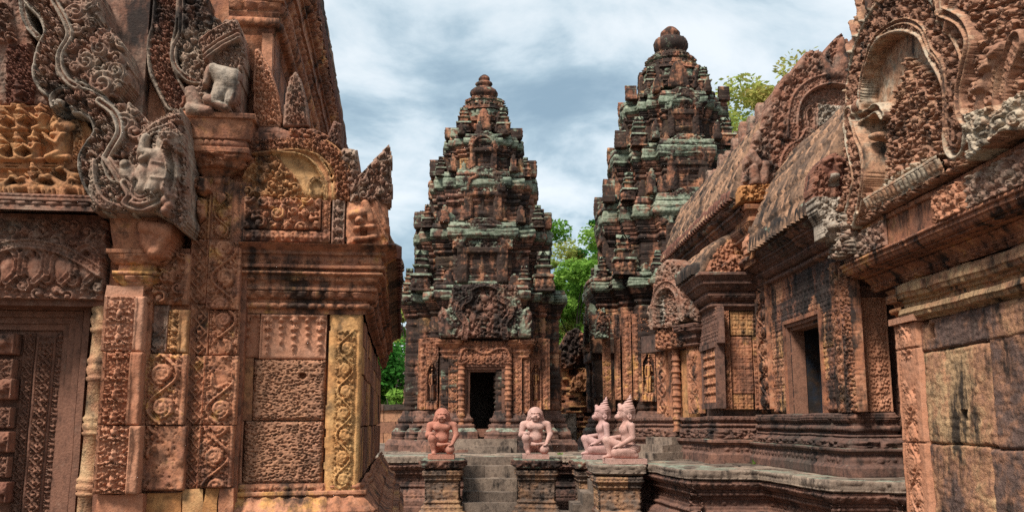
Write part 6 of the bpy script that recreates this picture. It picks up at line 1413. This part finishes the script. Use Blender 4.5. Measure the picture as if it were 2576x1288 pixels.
bl = c.smooth_path([(2172, 292), (2168, 240), (2176, 180), (2200, 105), (2238, 52), (2296, 30), (2352, 48), (2384, 110), (2410, 150), (2428, 200), (2432, 300), (2430, 345)], 90)
c.band(bl, .44, .05, .05, .08, 'fol', .62, .075, lich=.05, tint=.5)
Lb = np.r_[0, np.cumsum(np.hypot(*np.diff(bl, axis=0).T))]; cc_ = c.q([(2300, 260)])[0]
for row, (od, ln, wdt) in enumerate(((.36, .17, .075), (.60, .20, .09))):
    for s_ in np.arange(.05+.09*row, Lb[-1]*.80, .19+.03*row):
        p_ = np.array([np.interp(s_, Lb, bl[:, i]) for i in (0, 1)]); d_ = np.array([np.interp(s_+.02, Lb, bl[:, i]) for i in (0, 1)])-p_; n_ = np.array([d_[1], -d_[0]])/np.linalg.norm(d_)
        if n_ @ (p_-cc_) < 0: n_ = -n_
        n_ = n_*.8+np.array([0, .45]); n_ /= np.linalg.norm(n_); q_ = p_+n_*od; an = math.atan2(n_[1], n_[0])
        c.ell(tuple(q_), ln, wdt, .07, .075, px=False, rot=an); c.cap(tuple(q_-n_*ln*.8), tuple(q_+n_*ln*.9), .018, .008, .14, .04, px=False)
        for sg in (-1, 1):
            t_ = np.array([-n_[1], n_[0]])*sg; c.curl(tuple(q_-n_*ln*.75+t_*wdt*.9), .055, .08, .06, sg, 1.4, px=False)
c.H = np.where(c.M, c.H, 0)
c.band(c.smooth_path([(2188, 250), (2194, 190), (2218, 115), (2248, 76), (2298, 54), (2342, 70), (2370, 128)], 60), .07, .08, .02, .05, 'bead', .05, 0, tint=.45)
c.band(c.smooth_path([(2372, 130), (2398, 165), (2408, 230), (2408, 310), (2416, 350)], 40), .06, .08, .02, .05, 'bead', .05, 0, tint=.4)
c.band(c.smooth_path([(2405, 30), (2440, 42), (2466, 62), (2482, 108), (2468, 180), (2456, 240), (2462, 290), (2492, 318)], 60), .11, .12, .03, .07, 'bead', .05, 0, lich=.2, tint=.4)
c.band(c.smooth_path([(2376, -60), (2400, -10), (2408, 30)], 30), .10, .12, .03, .07, 'bead', .05, 0, lich=.2, tint=.4)
c.band(c.smooth_path([(2160, 300), (2168, 360), (2180, 410), (2184, 460), (2168, 530), (2160, 560)], 50), .34, .07, .05, .07, 'fol', .55, .07, lich=.1, tint=.5)
c.band(c.smooth_path([(2174, 297), (2186, 340), (2202, 380), (2207, 440), (2200, 490), (2192, 530)], 50), .11, .10, .03, .07, 'bead', .05, 0, tint=.45)
c.band(c.smooth_path([(2178, 296), (2200, 286), (2222, 272), (2238, 290)], 30), .12, .02, .03, .08, 'bead', .05, 0, tint=.6)
c.ell((2178, 268), .17, .10, .02, .14); c.ell((2212, 344), .10, .05, -.02, .14)
hole = P_((2198, 300), (2230, 290), (2232, 330), (2196, 330)); c.H = np.where(hole, -.2, c.H)
# many-headed serpent at the right foot and its pale block
blk_ = P_((2474, 290), (2560, 262), (2700, 200), (2700, 330), (2576, 330), (2482, 408)); c.M |= blk_
c.H = np.where(blk_, .16+.05*samp('fol3', c.a/.9, c.b/.5), c.H); c.tint = np.where(blk_, .85, c.tint); c.lich = np.where(blk_, .1, c.lich)
for (u, v) in ((2535, 165), (2515, 220), (2560, 130)): 
    c.cap((u-6, v+50), (u, v), .09, .07, .10, .09); c.ell((u, v), .13, .075, .13, .10); c.ell((u, v+6), .09, .03, .20, .05); c.ell((u-6, v-7), .028, .02, .20, .04); c.ell((u+6, v-7), .028, .02, .20, .04); c.curl((u+16, v+30), .10, .10, .08)
c.band(c.smooth_path([(2560, 250), (2572, 180), (2600, 110)], 30), .22, .12, .03, .05, 'tile', .07, .03)
c.build('great_pediment', M['pedr'], PO, .5, .008)
# petal row at its foot
loft('petal_sill', [(xq-.0, PFr.px(2206, 520, xq)[0]), (xq, PFr.px(2402, 434, xq)[0])], [(.03, .10, .10, 'fillet'), (.11, .10, .14, 'petald'), (.03, .16, .16, 'fillet'), (.0, .16, -.1, 'top')], z_e+.06, M['pedr'], PO, ds=.014, dt=.01, wob=.008, tint=.8)
c = pxs(2094, 525, 2150, 668, .06); c.M = P2 = c.poly([(2096, 590), (2100, 560), (2118, 545), (2140, 530), (2152, 560), (2150, 640), (2130, 648), (2104, 655)]); c.H = .04+.09*samp('fol3', c.a/.55, c.b/.4); c.lich[:] = .7
c.ell((2110, 590), .2, .12, .08, .1); c.ell((2122, 570), .1, .06, .12, .08); c.build('corner_beast', M['grey'], PO, .35, .012, .6)

# --- tall tower's visible front-left wall: carved strips, niche figure, side false door and corner beast
RO = (RX, 25.4, TZ-.02)
def rcvs(u0, v0, u1, v1, dy=0., res=.02):
    y = RY-dy; c = cv_y(WF, y, u0, v0, u1, v1, res); c.o = np.array([-RO[0], y-RO[1], -RO[2]]); return c
RY = 25.4-172/F*(24.*cos(PIT)+.25)*1.0-.04
for (u0, u1, tl) in ((1516, 1536, 'loz'), (1546, 1560, 'scroll'), (1566, 1588, 'scroll'), (1592, 1610, 'scroll')): slab(RT, 'carved_strip', u0, 790, u1, 1006, tl, 'red', .0, .03, cf=rcvs)
devata(RT, 1614, 880, 1648, 1010, lambda *a: rcvs(*a[:4], a[4]+.08, a[5]))
slab(RT, 'niche_canopy', 1612, 800, 1650, 880, 'fol2', 'red', .0, .04, cf=rcvs)
wR = 172/F*(24.*cos(PIT)+.25)
c = Canvas((-wR-.52-.06, 0, 0), (0, 1, 0), (0, 0, 1), (-1, 0, 0), -1.15, 1.15, .95, 3.9, .028)
y_ = (c.b-.95)/2.95; x_ = np.abs(c.a)/1.15; c.M = np.where(y_ < .5, x_ < .9, x_ < np.sqrt(np.clip(1-((y_-.5)/.5)**2.4, 0, 1)))
c.H[:] = .1; c.H = np.where((y_ < .45) & (x_ < .4), -.25, c.H); c.H = np.where((y_ < .45) & (x_ > .5), .12+.04*samp('scroll', (x_-.5)/.4, c.b/1.), c.H); c.H = np.where((y_ > .45) & (y_ < .53), .22, c.H)
rr = np.hypot(x_*.9, (y_-.53)/.47); c.H = np.where(y_ > .53, np.where(rr < .62, -.1+.1*samp('fol', c.a/.8, c.b/.8), .18+.06*samp('fol2', c.a/.5, c.b/.5)), c.H); c.lich = np.where(y_ > .53, .5, 0)
c.build('side_false_door', M['tower'], RT, .5, .02)
c = rcvs(1496, 770, 1534, 852, .35, .022); c.M = c.poly([(1498, 850), (1500, 810), (1508, 780), (1520, 772), (1530, 795), (1532, 850)]); c.H = .05+.07*samp('fol', c.a/.6, c.b/.6); c.lich[:] = .5; c.build('corner_beast', M['tower'], RT, .4, .02)
# ---------------------------------------------------------------- guardian statues
def fingers(D, X, palm, dirs, n=4, L=.055, r=.0085, curl=(0, 0, -1), side=(1, 0, 0), thumb=None):
    """four unequal bent fingers and a thumb leaving the side of the palm"""
    p = np.array(palm, float); d = np.array(dirs, float); d /= np.linalg.norm(d); s_ = np.array(side, float); cu = np.array(curl, float)
    for k, l in zip(range(n), (.86, 1., .94, .74)):
        b = p+d*.026+s_*(k-1.5)*.0165; m = b+d*L*.55*l; e = m+(d*.55+cu*.8)*L*.45*l
        D = smin(D, np.minimum(s_cap(X, b, m, r, r*.92), s_cap(X, m, e, r*.92, r*.75)), .005)
    tb = p-s_*.028+d*.004; D = smin(D, s_cap(X, tb, tb+d*.035-s_*.018+cu*.012, r*1.15, r*.85), .008)
    return D
def lion_body(X):
    D = s_cap(X, (0, .05, .20), (0, .03, .34), .125, .118)
    D = smin(D, s_cap(X, (0, .03, .36), (0, .02, .50), .118, .150), .06)
    D = smin(D, s_cap(X, (-.16, .03, .535), (.16, .03, .535), .075, .075), .06)
    for sx in (-1, 1): D = smin(D, s_ell(X, (sx*.075, -.075, .49), (.085, .06, .065)), .03)
    D = smin(D, s_ell(X, (0, -.05, .29), (.115, .085, .09)), .04)
    D = np.maximum(D, -s_ell(X, (0, -.145, .275), (.014, .014, .012)))
    D = smin(D, s_cap(X, (-.11, .12, .13), (.13, .14, .12), .115, .10), .05)
    # arms
    D = smin(D, s_cap(X, (-.225, .03, .53), (-.262, .0, .345), .066, .052), .03); D = smin(D, s_cap(X, (-.262, .0, .345), (-.19, -.12, .375), .052, .036), .02)
    D = smin(D, s_cap(X, (.225, .03, .53), (.272, -.01, .35), .066, .052), .03); D = smin(D, s_cap(X, (.272, -.01, .35), (.205, -.12, .20), .052, .036), .02)
    # raised leg (picture left), kneeling leg (picture right)
    D = smin(D, s_cap(X, (-.09, .08, .15), (-.175, -.14, .285), .095, .078), .03); D = smin(D, s_cap(X, (-.175, -.14, .285), (-.14, -.105, .05), .074, .046), .02)
    D = smin(D, s_cap(X, (-.14, -.09, .035), (-.135, -.20, .022), .042, .03), .02)
    for k in range(4): D = smin(D, s_cap(X, (-.165+.02*k, -.195, .018), (-.165+.02*k, -.225, .014), .011, .009), .004)
    D = smin(D, s_cap(X, (.10, .08, .13), (.165, -.14, .085), .10, .085), .03); D = smin(D, s_cap(X, (.165, -.12, .06), (.12, .16, .06), .06, .05), .02)
    # hands
    D = smin(D, s_ell(X, (-.17, -.155, .378), (.034, .042, .03)), .015); D = fingers(D, X, (-.165, -.165, .385), (.75, -.35, .05), curl=(.1, .5, -.6), side=(0, -.15, .98))
    D = smin(D, s_ell(X, (.19, -.165, .178), (.036, .045, .024)), .015); D = fingers(D, X, (.185, -.175, .176), (-.45, -.75, -.1), curl=(0, 0, -.9), side=(.9, -.4, 0))
    # neck and face
    D = smin(D, s_cap(X, (0, .02, .56), (0, 0, .68), .085, .085), .04)
    D = smin(D, s_ell(X, (0, -.03, .70), (.105, .10, .105)), .03)
    D = smin(D, s_ell(X, (0, -.115, .665), (.078, .055, .048)), .02)       # muzzle
    D = smin(D, s_ell(X, (0, -.10, .612), (.062, .05, .026)), .012)        # jaw
    D = np.maximum(D, -s_cap(X, (-.055, -.17, .632), (.055, -.17, .632), .011, .011))
    D = smin(D, s_ell(X, (0, -.165, .69), (.032, .02, .02)), .008)
    for sx in (-1, 1):
        D = smin(D, s_cap(X, (sx*.02, -.128, .742), (sx*.075, -.105, .748), .016, .013), .01); D = smin(D, s_ell(X, (sx*.045, -.125, .715), (.02, .014, .013)), .004)
        D = smin(D, s_ell(X, (sx*.05, -.148, .662), (.03, .022, .026)), .01)
    return D
def lion_mane(X):
    hood = s_ell(X, (0, .02, .70), (.148, .135, .155)); hood = smin(hood, s_cap(X, (-.11, .03, .62), (-.14, .03, .555), .06, .045), .04); hood = smin(hood, s_cap(X, (.11, .03, .62), (.14, .03, .555), .06, .045), .04)
    hood = smin(hood, s_cap(X, (0, .08, .70), (0, .11, .50), .11, .09), .04)
    face = s_ell(X, (0, -.13, .665), (.092, .13, .105))
    an = np.arctan2(X[..., 0], X[..., 2]-.66); rib = .004*np.cos(an*42)+.003*np.cos((X[..., 1]+X[..., 2])*150)
    return np.maximum(hood, -face)+rib*.8
def lion_cloth(X):
    D = s_cap(X, (-.13, -.10, .215), (.0, -.175, .175), .024, .022); D = smin(D, s_cap(X, (.0, -.175, .175), (.16, -.17, .195), .022, .022), .02)
    D = smin(D, s_ell(X, (-.0, -.135, .17), (.10, .045, .035)), .02)
    return D
def monkey_body(X):   # faces -x
    D = s_cap(X, (.03, 0, .14), (.015, 0, .30), .118, .10); D = smin(D, s_cap(X, (.015, 0, .32), (-.005, 0, .47), .092, .112), .06)
    D = smin(D, s_cap(X, (.02, -.145, .53), (.02, .145, .53), .056, .056), .06); D = smin(D, s_ell(X, (-.055, 0, .46), (.075, .105, .08)), .04)
    D = smin(D, s_ell(X, (.06, .0, .13), (.12, .16, .11)), .04)
    # near leg folded under, far knee raised
    D = smin(D, s_cap(X, (.05, -.10, .12), (-.235, -.14, .095), .10, .075), .03); D = smin(D, s_cap(X, (-.23, -.14, .065), (.11, -.13, .05), .058, .05), .02)
    D = smin(D, s_cap(X, (.02, .10, .14), (-.325, .12, .285), .095, .068), .03); D = smin(D, s_cap(X, (-.325, .12, .285), (-.27, .10, .05), .066, .042), .02)
    D = smin(D, s_cap(X, (-.27, .10, .035), (-.37, .10, .02), .036, .026), .02)
    for k in range(4): D = smin(D, s_cap(X, (-.37, .075+.018*k, .016), (-.40, .075+.018*k, .012), .010, .008), .004)
    # arms resting forward
    D = smin(D, s_cap(X, (.03, -.205, .52), (.045, -.225, .335), .062, .048), .03); D = smin(D, s_cap(X, (.045, -.225, .335), (-.17, -.17, .205), .048, .034), .02)
    D = smin(D, s_cap(X, (.03, .205, .52), (.02, .225, .35), .062, .048), .03); D = smin(D, s_cap(X, (.02, .225, .35), (-.22, .14, .33), .046, .034), .02)
    D = smin(D, s_ell(X, (-.205, -.16, .195), (.046, .034, .024)), .015); D = fingers(D, X, (-.215, -.16, .195), (-.85, .1, -.25), curl=(-.2, 0, -.8), side=(0, 1, 0))
    D = smin(D, s_ell(X, (-.25, .14, .335), (.046, .034, .024)), .015); D = fingers(D, X, (-.26, .14, .335), (-.9, 0, -.2), curl=(-.2, 0, -.8), side=(0, -1, 0))
    # head
    D = smin(D, s_cap(X, (0, 0, .56), (-.02, 0, .66), .075, .075), .04)
    D = smin(D, s_ell(X, (-.035, 0, .72), (.115, .105, .11)), .03); D = smin(D, s_ell(X, (-.145, 0, .672), (.062, .062, .052)), .03)
    D = np.maximum(D, -s_cap(X, (-.215, -.05, .655), (-.215, .05, .655), .008, .008))
    for sy in (-1, 1):
        D = smin(D, s_cap(X, (-.145, sy*.02, .745), (-.105, sy*.075, .752), .016, .014), .01); D = smin(D, s_ell(X, (-.128, sy*.055, .722), (.016, .018, .014)), .004)
        D = smin(D, s_ell(X, (.03, sy*.105, .675), (.042, .02, .052)), .01); D = np.maximum(D, -s_ell(X, (.028, sy*.128, .66), (.018, .02, .022)))
        D = smin(D, s_cap(X, (.015, sy*.108, .72), (.012, sy*.108, .765), .018, .005), .008)
    return D
def monkey_crown(X):
    D = s_cap(X, (.0, 0, .775), (.02, 0, .80), .122, .115)
    q = s_cap(X, (.02, 0, .82), (.062, 0, .985), .112, .024); q = q-.011*np.cos((X[..., 2]-.2*X[..., 0])*2*pi/.042)
    D = smin(D, q, .008)
    D = smin(D, s_cap(X, (-.09, -.04, .80), (-.115, 0, .865), .055, .03), .02); D = smin(D, s_cap(X, (-.09, .04, .80), (-.115, 0, .865), .055, .03), .02); D = smin(D, s_cap(X, (.085, 0, .77), (.10, 0, .66), .065, .05), .03)
    D = smin(D, s_cap(X, (.065, 0, 1.0), (.07, 0, 1.035), .022, .010), .01)
    return np.maximum(D, -s_ell(X, (-.075, 0, .70), (.12, .118, .085)))
def monkey_cloth(X):
    D = s_cap(X, (.06, -.05, .17), (.06, .05, .17), .150, .150)
    D = np.maximum(D, np.abs(X[..., 2]-.175+.1*X[..., 0])-.055)
    return D+.004*np.cos((X[..., 2]+.3*X[..., 0])*230)
def sdf_mesh(name, f, lo, hi, mat, par, res=.0085):
    V, Q = surfnet(f, lo, hi, res); return mesh_obj(name, V, Q, mat, par, True, .5)
def plinth(par, hw, hd, h, mat):
    bm = boxes('plinth', [(-hw, hw, -hd, hd, 0, h)], mat, par, .002, .5, sub=.03); return bm
def statue(kind, name, lab, cat, loc, rz, mat, s=1., src=None):
    t = thing(name, lab, cat, loc, rz, 'guardian statues'); t.scale = (s, s, s)
    return t
hP = .085
def make_lion(lab, loc, mat, rz):
    t = statue(0, 'guardian_statue', lab, 'statue', loc, rz, mat); m = M[mat]
    b = sdf_mesh('body', lion_body, (-.36, -.26, -.02), (.36, .28, .84), m, t); n = sdf_mesh('mane', lion_mane, (-.24, -.16, .42), (.24, .24, .88), m, t, .007); k = sdf_mesh('loincloth', lion_cloth, (-.2, -.22, .1), (.22, .0, .26), m, t, .008)
    b.location.z = hP; n.parent = b; k.parent = b
    plinth(t, .245, .25, hP, m); return t
def make_monkey(lab, loc, mat, rz):
    t = statue(1, 'guardian_statue', lab, 'statue', loc, rz, mat); m = M[mat]
    b = sdf_mesh('body', monkey_body, (-.45, -.30, -.02), (.22, .30, .86), m, t); n = sdf_mesh('crown', monkey_crown, (-.19, -.16, .62), (.19, .16, 1.06), m, t, .006); k = sdf_mesh('loincloth', monkey_cloth, (-.14, -.24, .1), (.26, .24, .26), m, t, .008)
    b.location.z = hP; n.parent = b; k.parent = b
    pl = plinth(t, .32, .25, hP, m); pl.location.x = -.05; return t
def copy_thing(src, lab, loc, rz, mat=None, s=1.):
    o = src.copy(); S.collection.objects.link(o); o.location = loc; o.rotation_euler = (0, 0, rz); o['label'] = lab; o.scale = (s, s, s)
    for ch in list(src.children):
        k = ch.copy(); S.collection.objects.link(k); k.parent = o
        if mat: k.data = ch.data.copy(); k.data.materials[0] = M[mat]
        for g in ch.children:
            d = g.copy(); S.collection.objects.link(d); d.parent = k
            if mat: d.data = g.data.copy(); d.data.materials[0] = M[mat]
    return o
zS = TZ-.012
L1 = make_lion('orange-red kneeling lion-headed guardian statue left of the steps', (xt(1112, 17.95), 17.95, zS), 'statuer', 0)
L2 = copy_thing(L1, 'pale pink kneeling lion-headed guardian statue right of the steps', (xt(1347, 17.95), 17.95, zS), R(-2), 'statue', 1.02)
K1 = make_monkey('nearer pink monkey-headed guardian statue with conical crown, facing left', (xt(1577, 15.75), 15.75, zS), 'statue', R(4))
K2 = copy_thing(K1, 'farther pink monkey-headed guardian statue with conical crown, behind its twin', (xt(1517, 17.5), 17.5, zS), R(1), 'statuep', 1.01)
# ---------------------------------------------------------------- ruin, enclosure wall, trees, weeds
RU = thing('ruined_shrine', 'crumbling orange brick shrine with broken pediment seen between the two towers', 'ruin', (2.9, 28., TZ-.02)); ro_ = (2.9, 28., TZ-.02)
def rcv(u0, v0, u1, v1, y=28., res=.03):
    c = cv_y(WF, y, u0, v0, u1, v1, res); c.o = np.array([-ro_[0], y-ro_[1], -ro_[2]]); return c
c = rcv(1385, 925, 1520, 1130, 28.1); bx = np.floor(c.b/.075); k = rnd(np.floor((c.a+rnd(bx)*.3)/.24), bx); c.H = .12*(k-.5)*(k > .3)-.15*(k < .12)+.09*fbm(np.stack([c.a*3, c.b*3, c.a*0], -1), 2); c.tint = k; c.build('brick_wall', M['brick'], RU, .6, .02)
c = rcv(1390, 820, 1520, 930, 28.0); c.M = c.poly([(1395, 928), (1400, 880), (1425, 835), (1450, 822), (1480, 845), (1505, 890), (1516, 928)]); c.H = .06+.10*samp('fol', c.a/1.0, c.b/1.0); c.tint[:] = .4
nb = c.poly([(1448, 925), (1448, 905), (1462, 892), (1480, 905), (1480, 925)]); c.H = np.where(nb, -.2, c.H); c.build('broken_pediment', M['tower'], RU, .5, .03)
c = rcv(1430, 905, 1520, 985, 27.9); c.M = c.poly([(1432, 985), (1440, 950), (1470, 925), (1500, 940), (1515, 985)]); c.H = .05+.1*samp('fol3', c.a/.9, c.b/.9); c.build('carved_frieze', M['orange'], RU, .4, .02, .4)
c = rcv(1400, 1040, 1450, 1132, 27.6); c.H = .15*(rnd(np.floor(c.b/.3)))+.05*fbm(np.stack([c.a*3, c.b*3, c.a*0], -1), 2); c.build('plinth', M['step'], RU, .5, .02)
EW = thing('enclosure_wall', 'low dark laterite wall behind the left building and the middle tower', 'wall', (-4, 31, TZ-.05))
boxes('wall_course', [(x, x+.78, 0, .5, z, z+.36) for k, z in enumerate((0, .37, .74)) for x in np.arange(-9+.4*(k % 2), 16, .8)], M['lat'], EW, .02, sub=.2)
boxes('coping', [(x, x+1.18, -.08, .58, 1.11, 1.28) for x in np.arange(-9, 16, 1.2)], M['black'], EW, .03, sub=.2)

def tree(lab, x, y, z, h, cr, mat, sd, nl=5000, clumps=26, ls=.16, flat=.75, name='broadleaf_tree', trunk_r=.16, spread=1.):
    t = thing(name, lab, 'tree', (x, y, z), 0, 'trees beyond the temple'); rg = random.Random(sd); nr = np.random.RandomState(sd)
    V, Q, o_ = [], [], 0; tips = []
    def limb(p, q, r0, r1, n=7):
        nonlocal o_
        p, q = np.array(p), np.array(q); d = q-p; L = np.linalg.norm(d); d = d/L; s_ = np.cross(d, (0, 1, .3)); s_ /= np.linalg.norm(s_)+1e-9; u_ = np.cross(d, s_)
        bend = nr.normal(0, .06*L, 3)
        for i in range(5):
            f = i/4; c_ = p+(q-p)*f+bend*math.sin(pi*f); r_ = r0+(r1-r0)*f
            for k in range(n): V.append(c_+r_*(cos(2*pi*k/n)*s_+sin(2*pi*k/n)*u_))
        for i in range(4):
            for k in range(n): Q.append((o_+i*n+k, o_+i*n+(k+1) % n, o_+(i+1)*n+(k+1) % n, o_+(i+1)*n+k))
        o_ += 5*n
    hb = h*.45; limb((0, 0, -.1), (rg.uniform(-.3, .3), 0, hb), trunk_r, trunk_r*.7)
    cen = []
    for k in range(clumps):
        a = rg.uniform(0, 2*pi); rr = cr*math.sqrt(rg.random())*.95; zz = h*.62+rg.uniform(-1, 1)*h*.36*flat*math.sqrt(max(0., 1-(rr/cr)**2)+.05)
        c_ = np.array([rr*cos(a)*spread, rr*sin(a), zz]); cen.append((c_, cr*rg.uniform(.16, .34)))
        if k < 16: limb((0, 0, hb*rg.uniform(.7, 1)), c_, trunk_r*.35, trunk_r*.08, 5)
    mesh_obj('trunk', np.array(V), np.array(Q), M['bark'], t, True, .5)
    P = []; sh = []
    per = 2*nl//clumps
    for ci, (c_, r_) in enumerate(cen):
        d = nr.normal(size=(per, 3)); d /= np.linalg.norm(d, axis=1)[:, None]; rad = r_*(nr.rand(per)**.45)*(1+.25*vnoise(d*2.5+ci))
        P.append(c_+d*rad[:, None]*np.array([1.15, 1.15, .72])); sh.append(np.full(per, rnd(ci, sd)))
    P = np.concatenate(P); sh = np.concatenate(sh); n = len(P)
    A = nr.normal(size=(n, 3)); A[:, 2] *= .6; A /= np.linalg.norm(A, axis=1)[:, None]; B = np.cross(A, nr.normal(size=(n, 3))); B /= np.linalg.norm(B, axis=1)[:, None]
    s_ = ls*.72*(.5+.9*nr.rand(n))[:, None]
    VV = np.stack([P-A*s_, P+B*s_*.42, P+A*s_, P-B*s_*.42], 1).reshape(-1, 3)
    mesh_obj('crown', VV, np.arange(4*n).reshape(-1, 4), M[mat], t, False, np.clip(sh*.7+.3*nr.rand(n), 0, 1))
    return t
tz = -.1
def tree_at(u, vtop, y, cr, lab, mat, sd, vbot=None, **k):
    x = xt(u, y); zt_ = WF.py(u, vtop, y)[1]
    return tree(lab, x, y, tz, zt_-tz, cr, mat, sd, **k)
tree_at(1452, 548, 42, 2.7, 'bright green leafy tree rising between the two towers', 'leaf', 1, nl=17000, clumps=48, ls=.17, flat=1.)
tree_at(1402, 545, 52, 2.5, 'thin pale green tree at the left of the gap, beside the middle tower', 'leafy', 2, nl=4500, clumps=26, ls=.17)
tree_at(1440, 800, 38, 2.2, 'low dense green tree filling the foot of the gap between the towers', 'leaf', 3, nl=11000, clumps=30, ls=.15)
tree_at(1486, 640, 46, 1.8, 'yellowing tree just left of the tall tower', 'leafy', 4, nl=7000, clumps=26, ls=.15)
tree_at(1505, 488, 50, 1.7, 'sparse topped tree peeping out beside the tall tower', 'leafd', 5, nl=2600, clumps=20, ls=.14)
tree_at(1960, 150, 36, 3.6, 'airy yellow green tree behind the hall gable on the right', 'leafy', 6, nl=13000, clumps=54, ls=.17, flat=1.1)
tree_at(1890, 215, 40, 3.1, 'airy green tree between the tall tower and the gable', 'leafy', 7, nl=10000, clumps=48, ls=.16, flat=.9)
tree_at(985, 815, 38, 2.9, 'deep green tree in the slit between the left building and the middle tower', 'leafd', 8, nl=12000, clumps=44, ls=.15)
tree_at(992, 930, 35, 1.7, 'bright low tree behind the wall at the left slit', 'leaf', 9, nl=5000, clumps=20, ls=.13)
tree_at(1018, 690, 44, 1.2, 'small distant tree top left of the middle tower', 'leafy', 10, nl=2500, clumps=16, ls=.15)
def weed(u, v, y, s, lab, sd):
    x = xt(u, y); t = thing('weed', lab, 'plant', (x, y, TZ), 0, 'weeds sprouting on the terrace'); nr = np.random.RandomState(sd); V, Q = [], []
    for k in range(34):
        a = nr.rand()*6.3; el = .3+nr.rand()*1.1; L = s*(.5+.7*nr.rand()); d = np.array([cos(a)*cos(el), sin(a)*cos(el), sin(el)]); p = np.array([nr.uniform(-s, s)*.7, nr.uniform(-s, s)*.3, 0]); n_ = np.cross(d, (0, 0, 1)); n_ /= np.linalg.norm(n_); w_ = L*.13
        b = len(V); V += [p, p+d*L*.5+n_*w_, p+d*L-np.array([0, 0, L*.15]), p+d*L*.5-n_*w_]; Q.append((b, b+1, b+2, b+3))
    mesh_obj('leaves', np.array(V), np.array(Q), M['leaf'], t, False, nr.rand(len(Q)))
weed(1962, 1160, 14.75, .16, 'larger green weed tuft at the foot of the hall base', 1); weed(1902, 1158, 15.1, .10, 'smaller green weed tuft beside the antechamber base', 2); weed(1408, 1135, 19.6, .07, 'tiny green weed on the terrace near the middle tower', 3)

# ---------------------------------------------------------------- pieces of a part go one level below it
def nest(par, part, kids):
    ps = [o for o in par.children if o.name.split('.')[0] == part]
    if not ps: return
    for o in list(par.children):
        if o.name.split('.')[0] in kids and o not in ps:
            c = lambda q: sum((np.array(v) for v in q.bound_box), np.zeros(3))/8
            best = min(ps, key=lambda p_: np.linalg.norm(c(p_)-c(o))); o.parent = best
nest(LB, 'door_leaf', ('door_leaf_border', 'door_leaf_panel', 'door_boss'))
nest(LB, 'corner_pediment', ('scroll_panel', 'panel_sill', 'panel_jamb', 'pediment_coping', 'flame_block'))
nest(LB, 'front_pediment', ('carved_scene', 'pediment_sill'))
nest(LB, 'nave_roof', ('eave_tiles',))
nest(HL, 'tiled_roof', ('eave_tiles', 'roof_beast')); nest(HL, 'carpet_carved_wall', ('window_frame', 'window_back_panel', 'window_reveal'))
nest(AN, 'tiled_vault', ('eave_tiles', 'ridge_stone')); nest(AN, 'window_frame', ('window_baluster',)); nest(AN, 'half_roof', ('mossy_leaf_stone', 'crest_panel'))
nest(PO, 'great_pediment', ('petal_sill', 'corner_beast')); nest(PO, 'fascia', ('fascia_carving',)); nest(PO, 'corner_pilaster', ('pilaster_cap', 'pilaster_return'))
for T_ in (ST, RT): nest(T_, 'cornice', ('antefix', 'corner_turret'))

# ---------------------------------------------------------------- the half of the left building's front beyond the frame, mirrored about the door axis
xc_ = lx(-60, -.46)
bb = lambda o: [v[0] for v in o.bound_box]
for o in [q for q in LB.children if q.type == 'MESH' and min(bb(q)) > xc_-.03 and max(bb(q)) < lx(486, -.2) and min(v[1] for v in q.bound_box) < .15 and q.name.split('.')[0] != 'core_wall']:
    m_ = o.copy(); S.collection.objects.link(m_); m_.parent = LB; m_.scale = (-1, 1, 1); m_.location = (2*xc_, 0, 0)
    for g in o.children:
        d = g.copy(); S.collection.objects.link(d); d.parent = m_
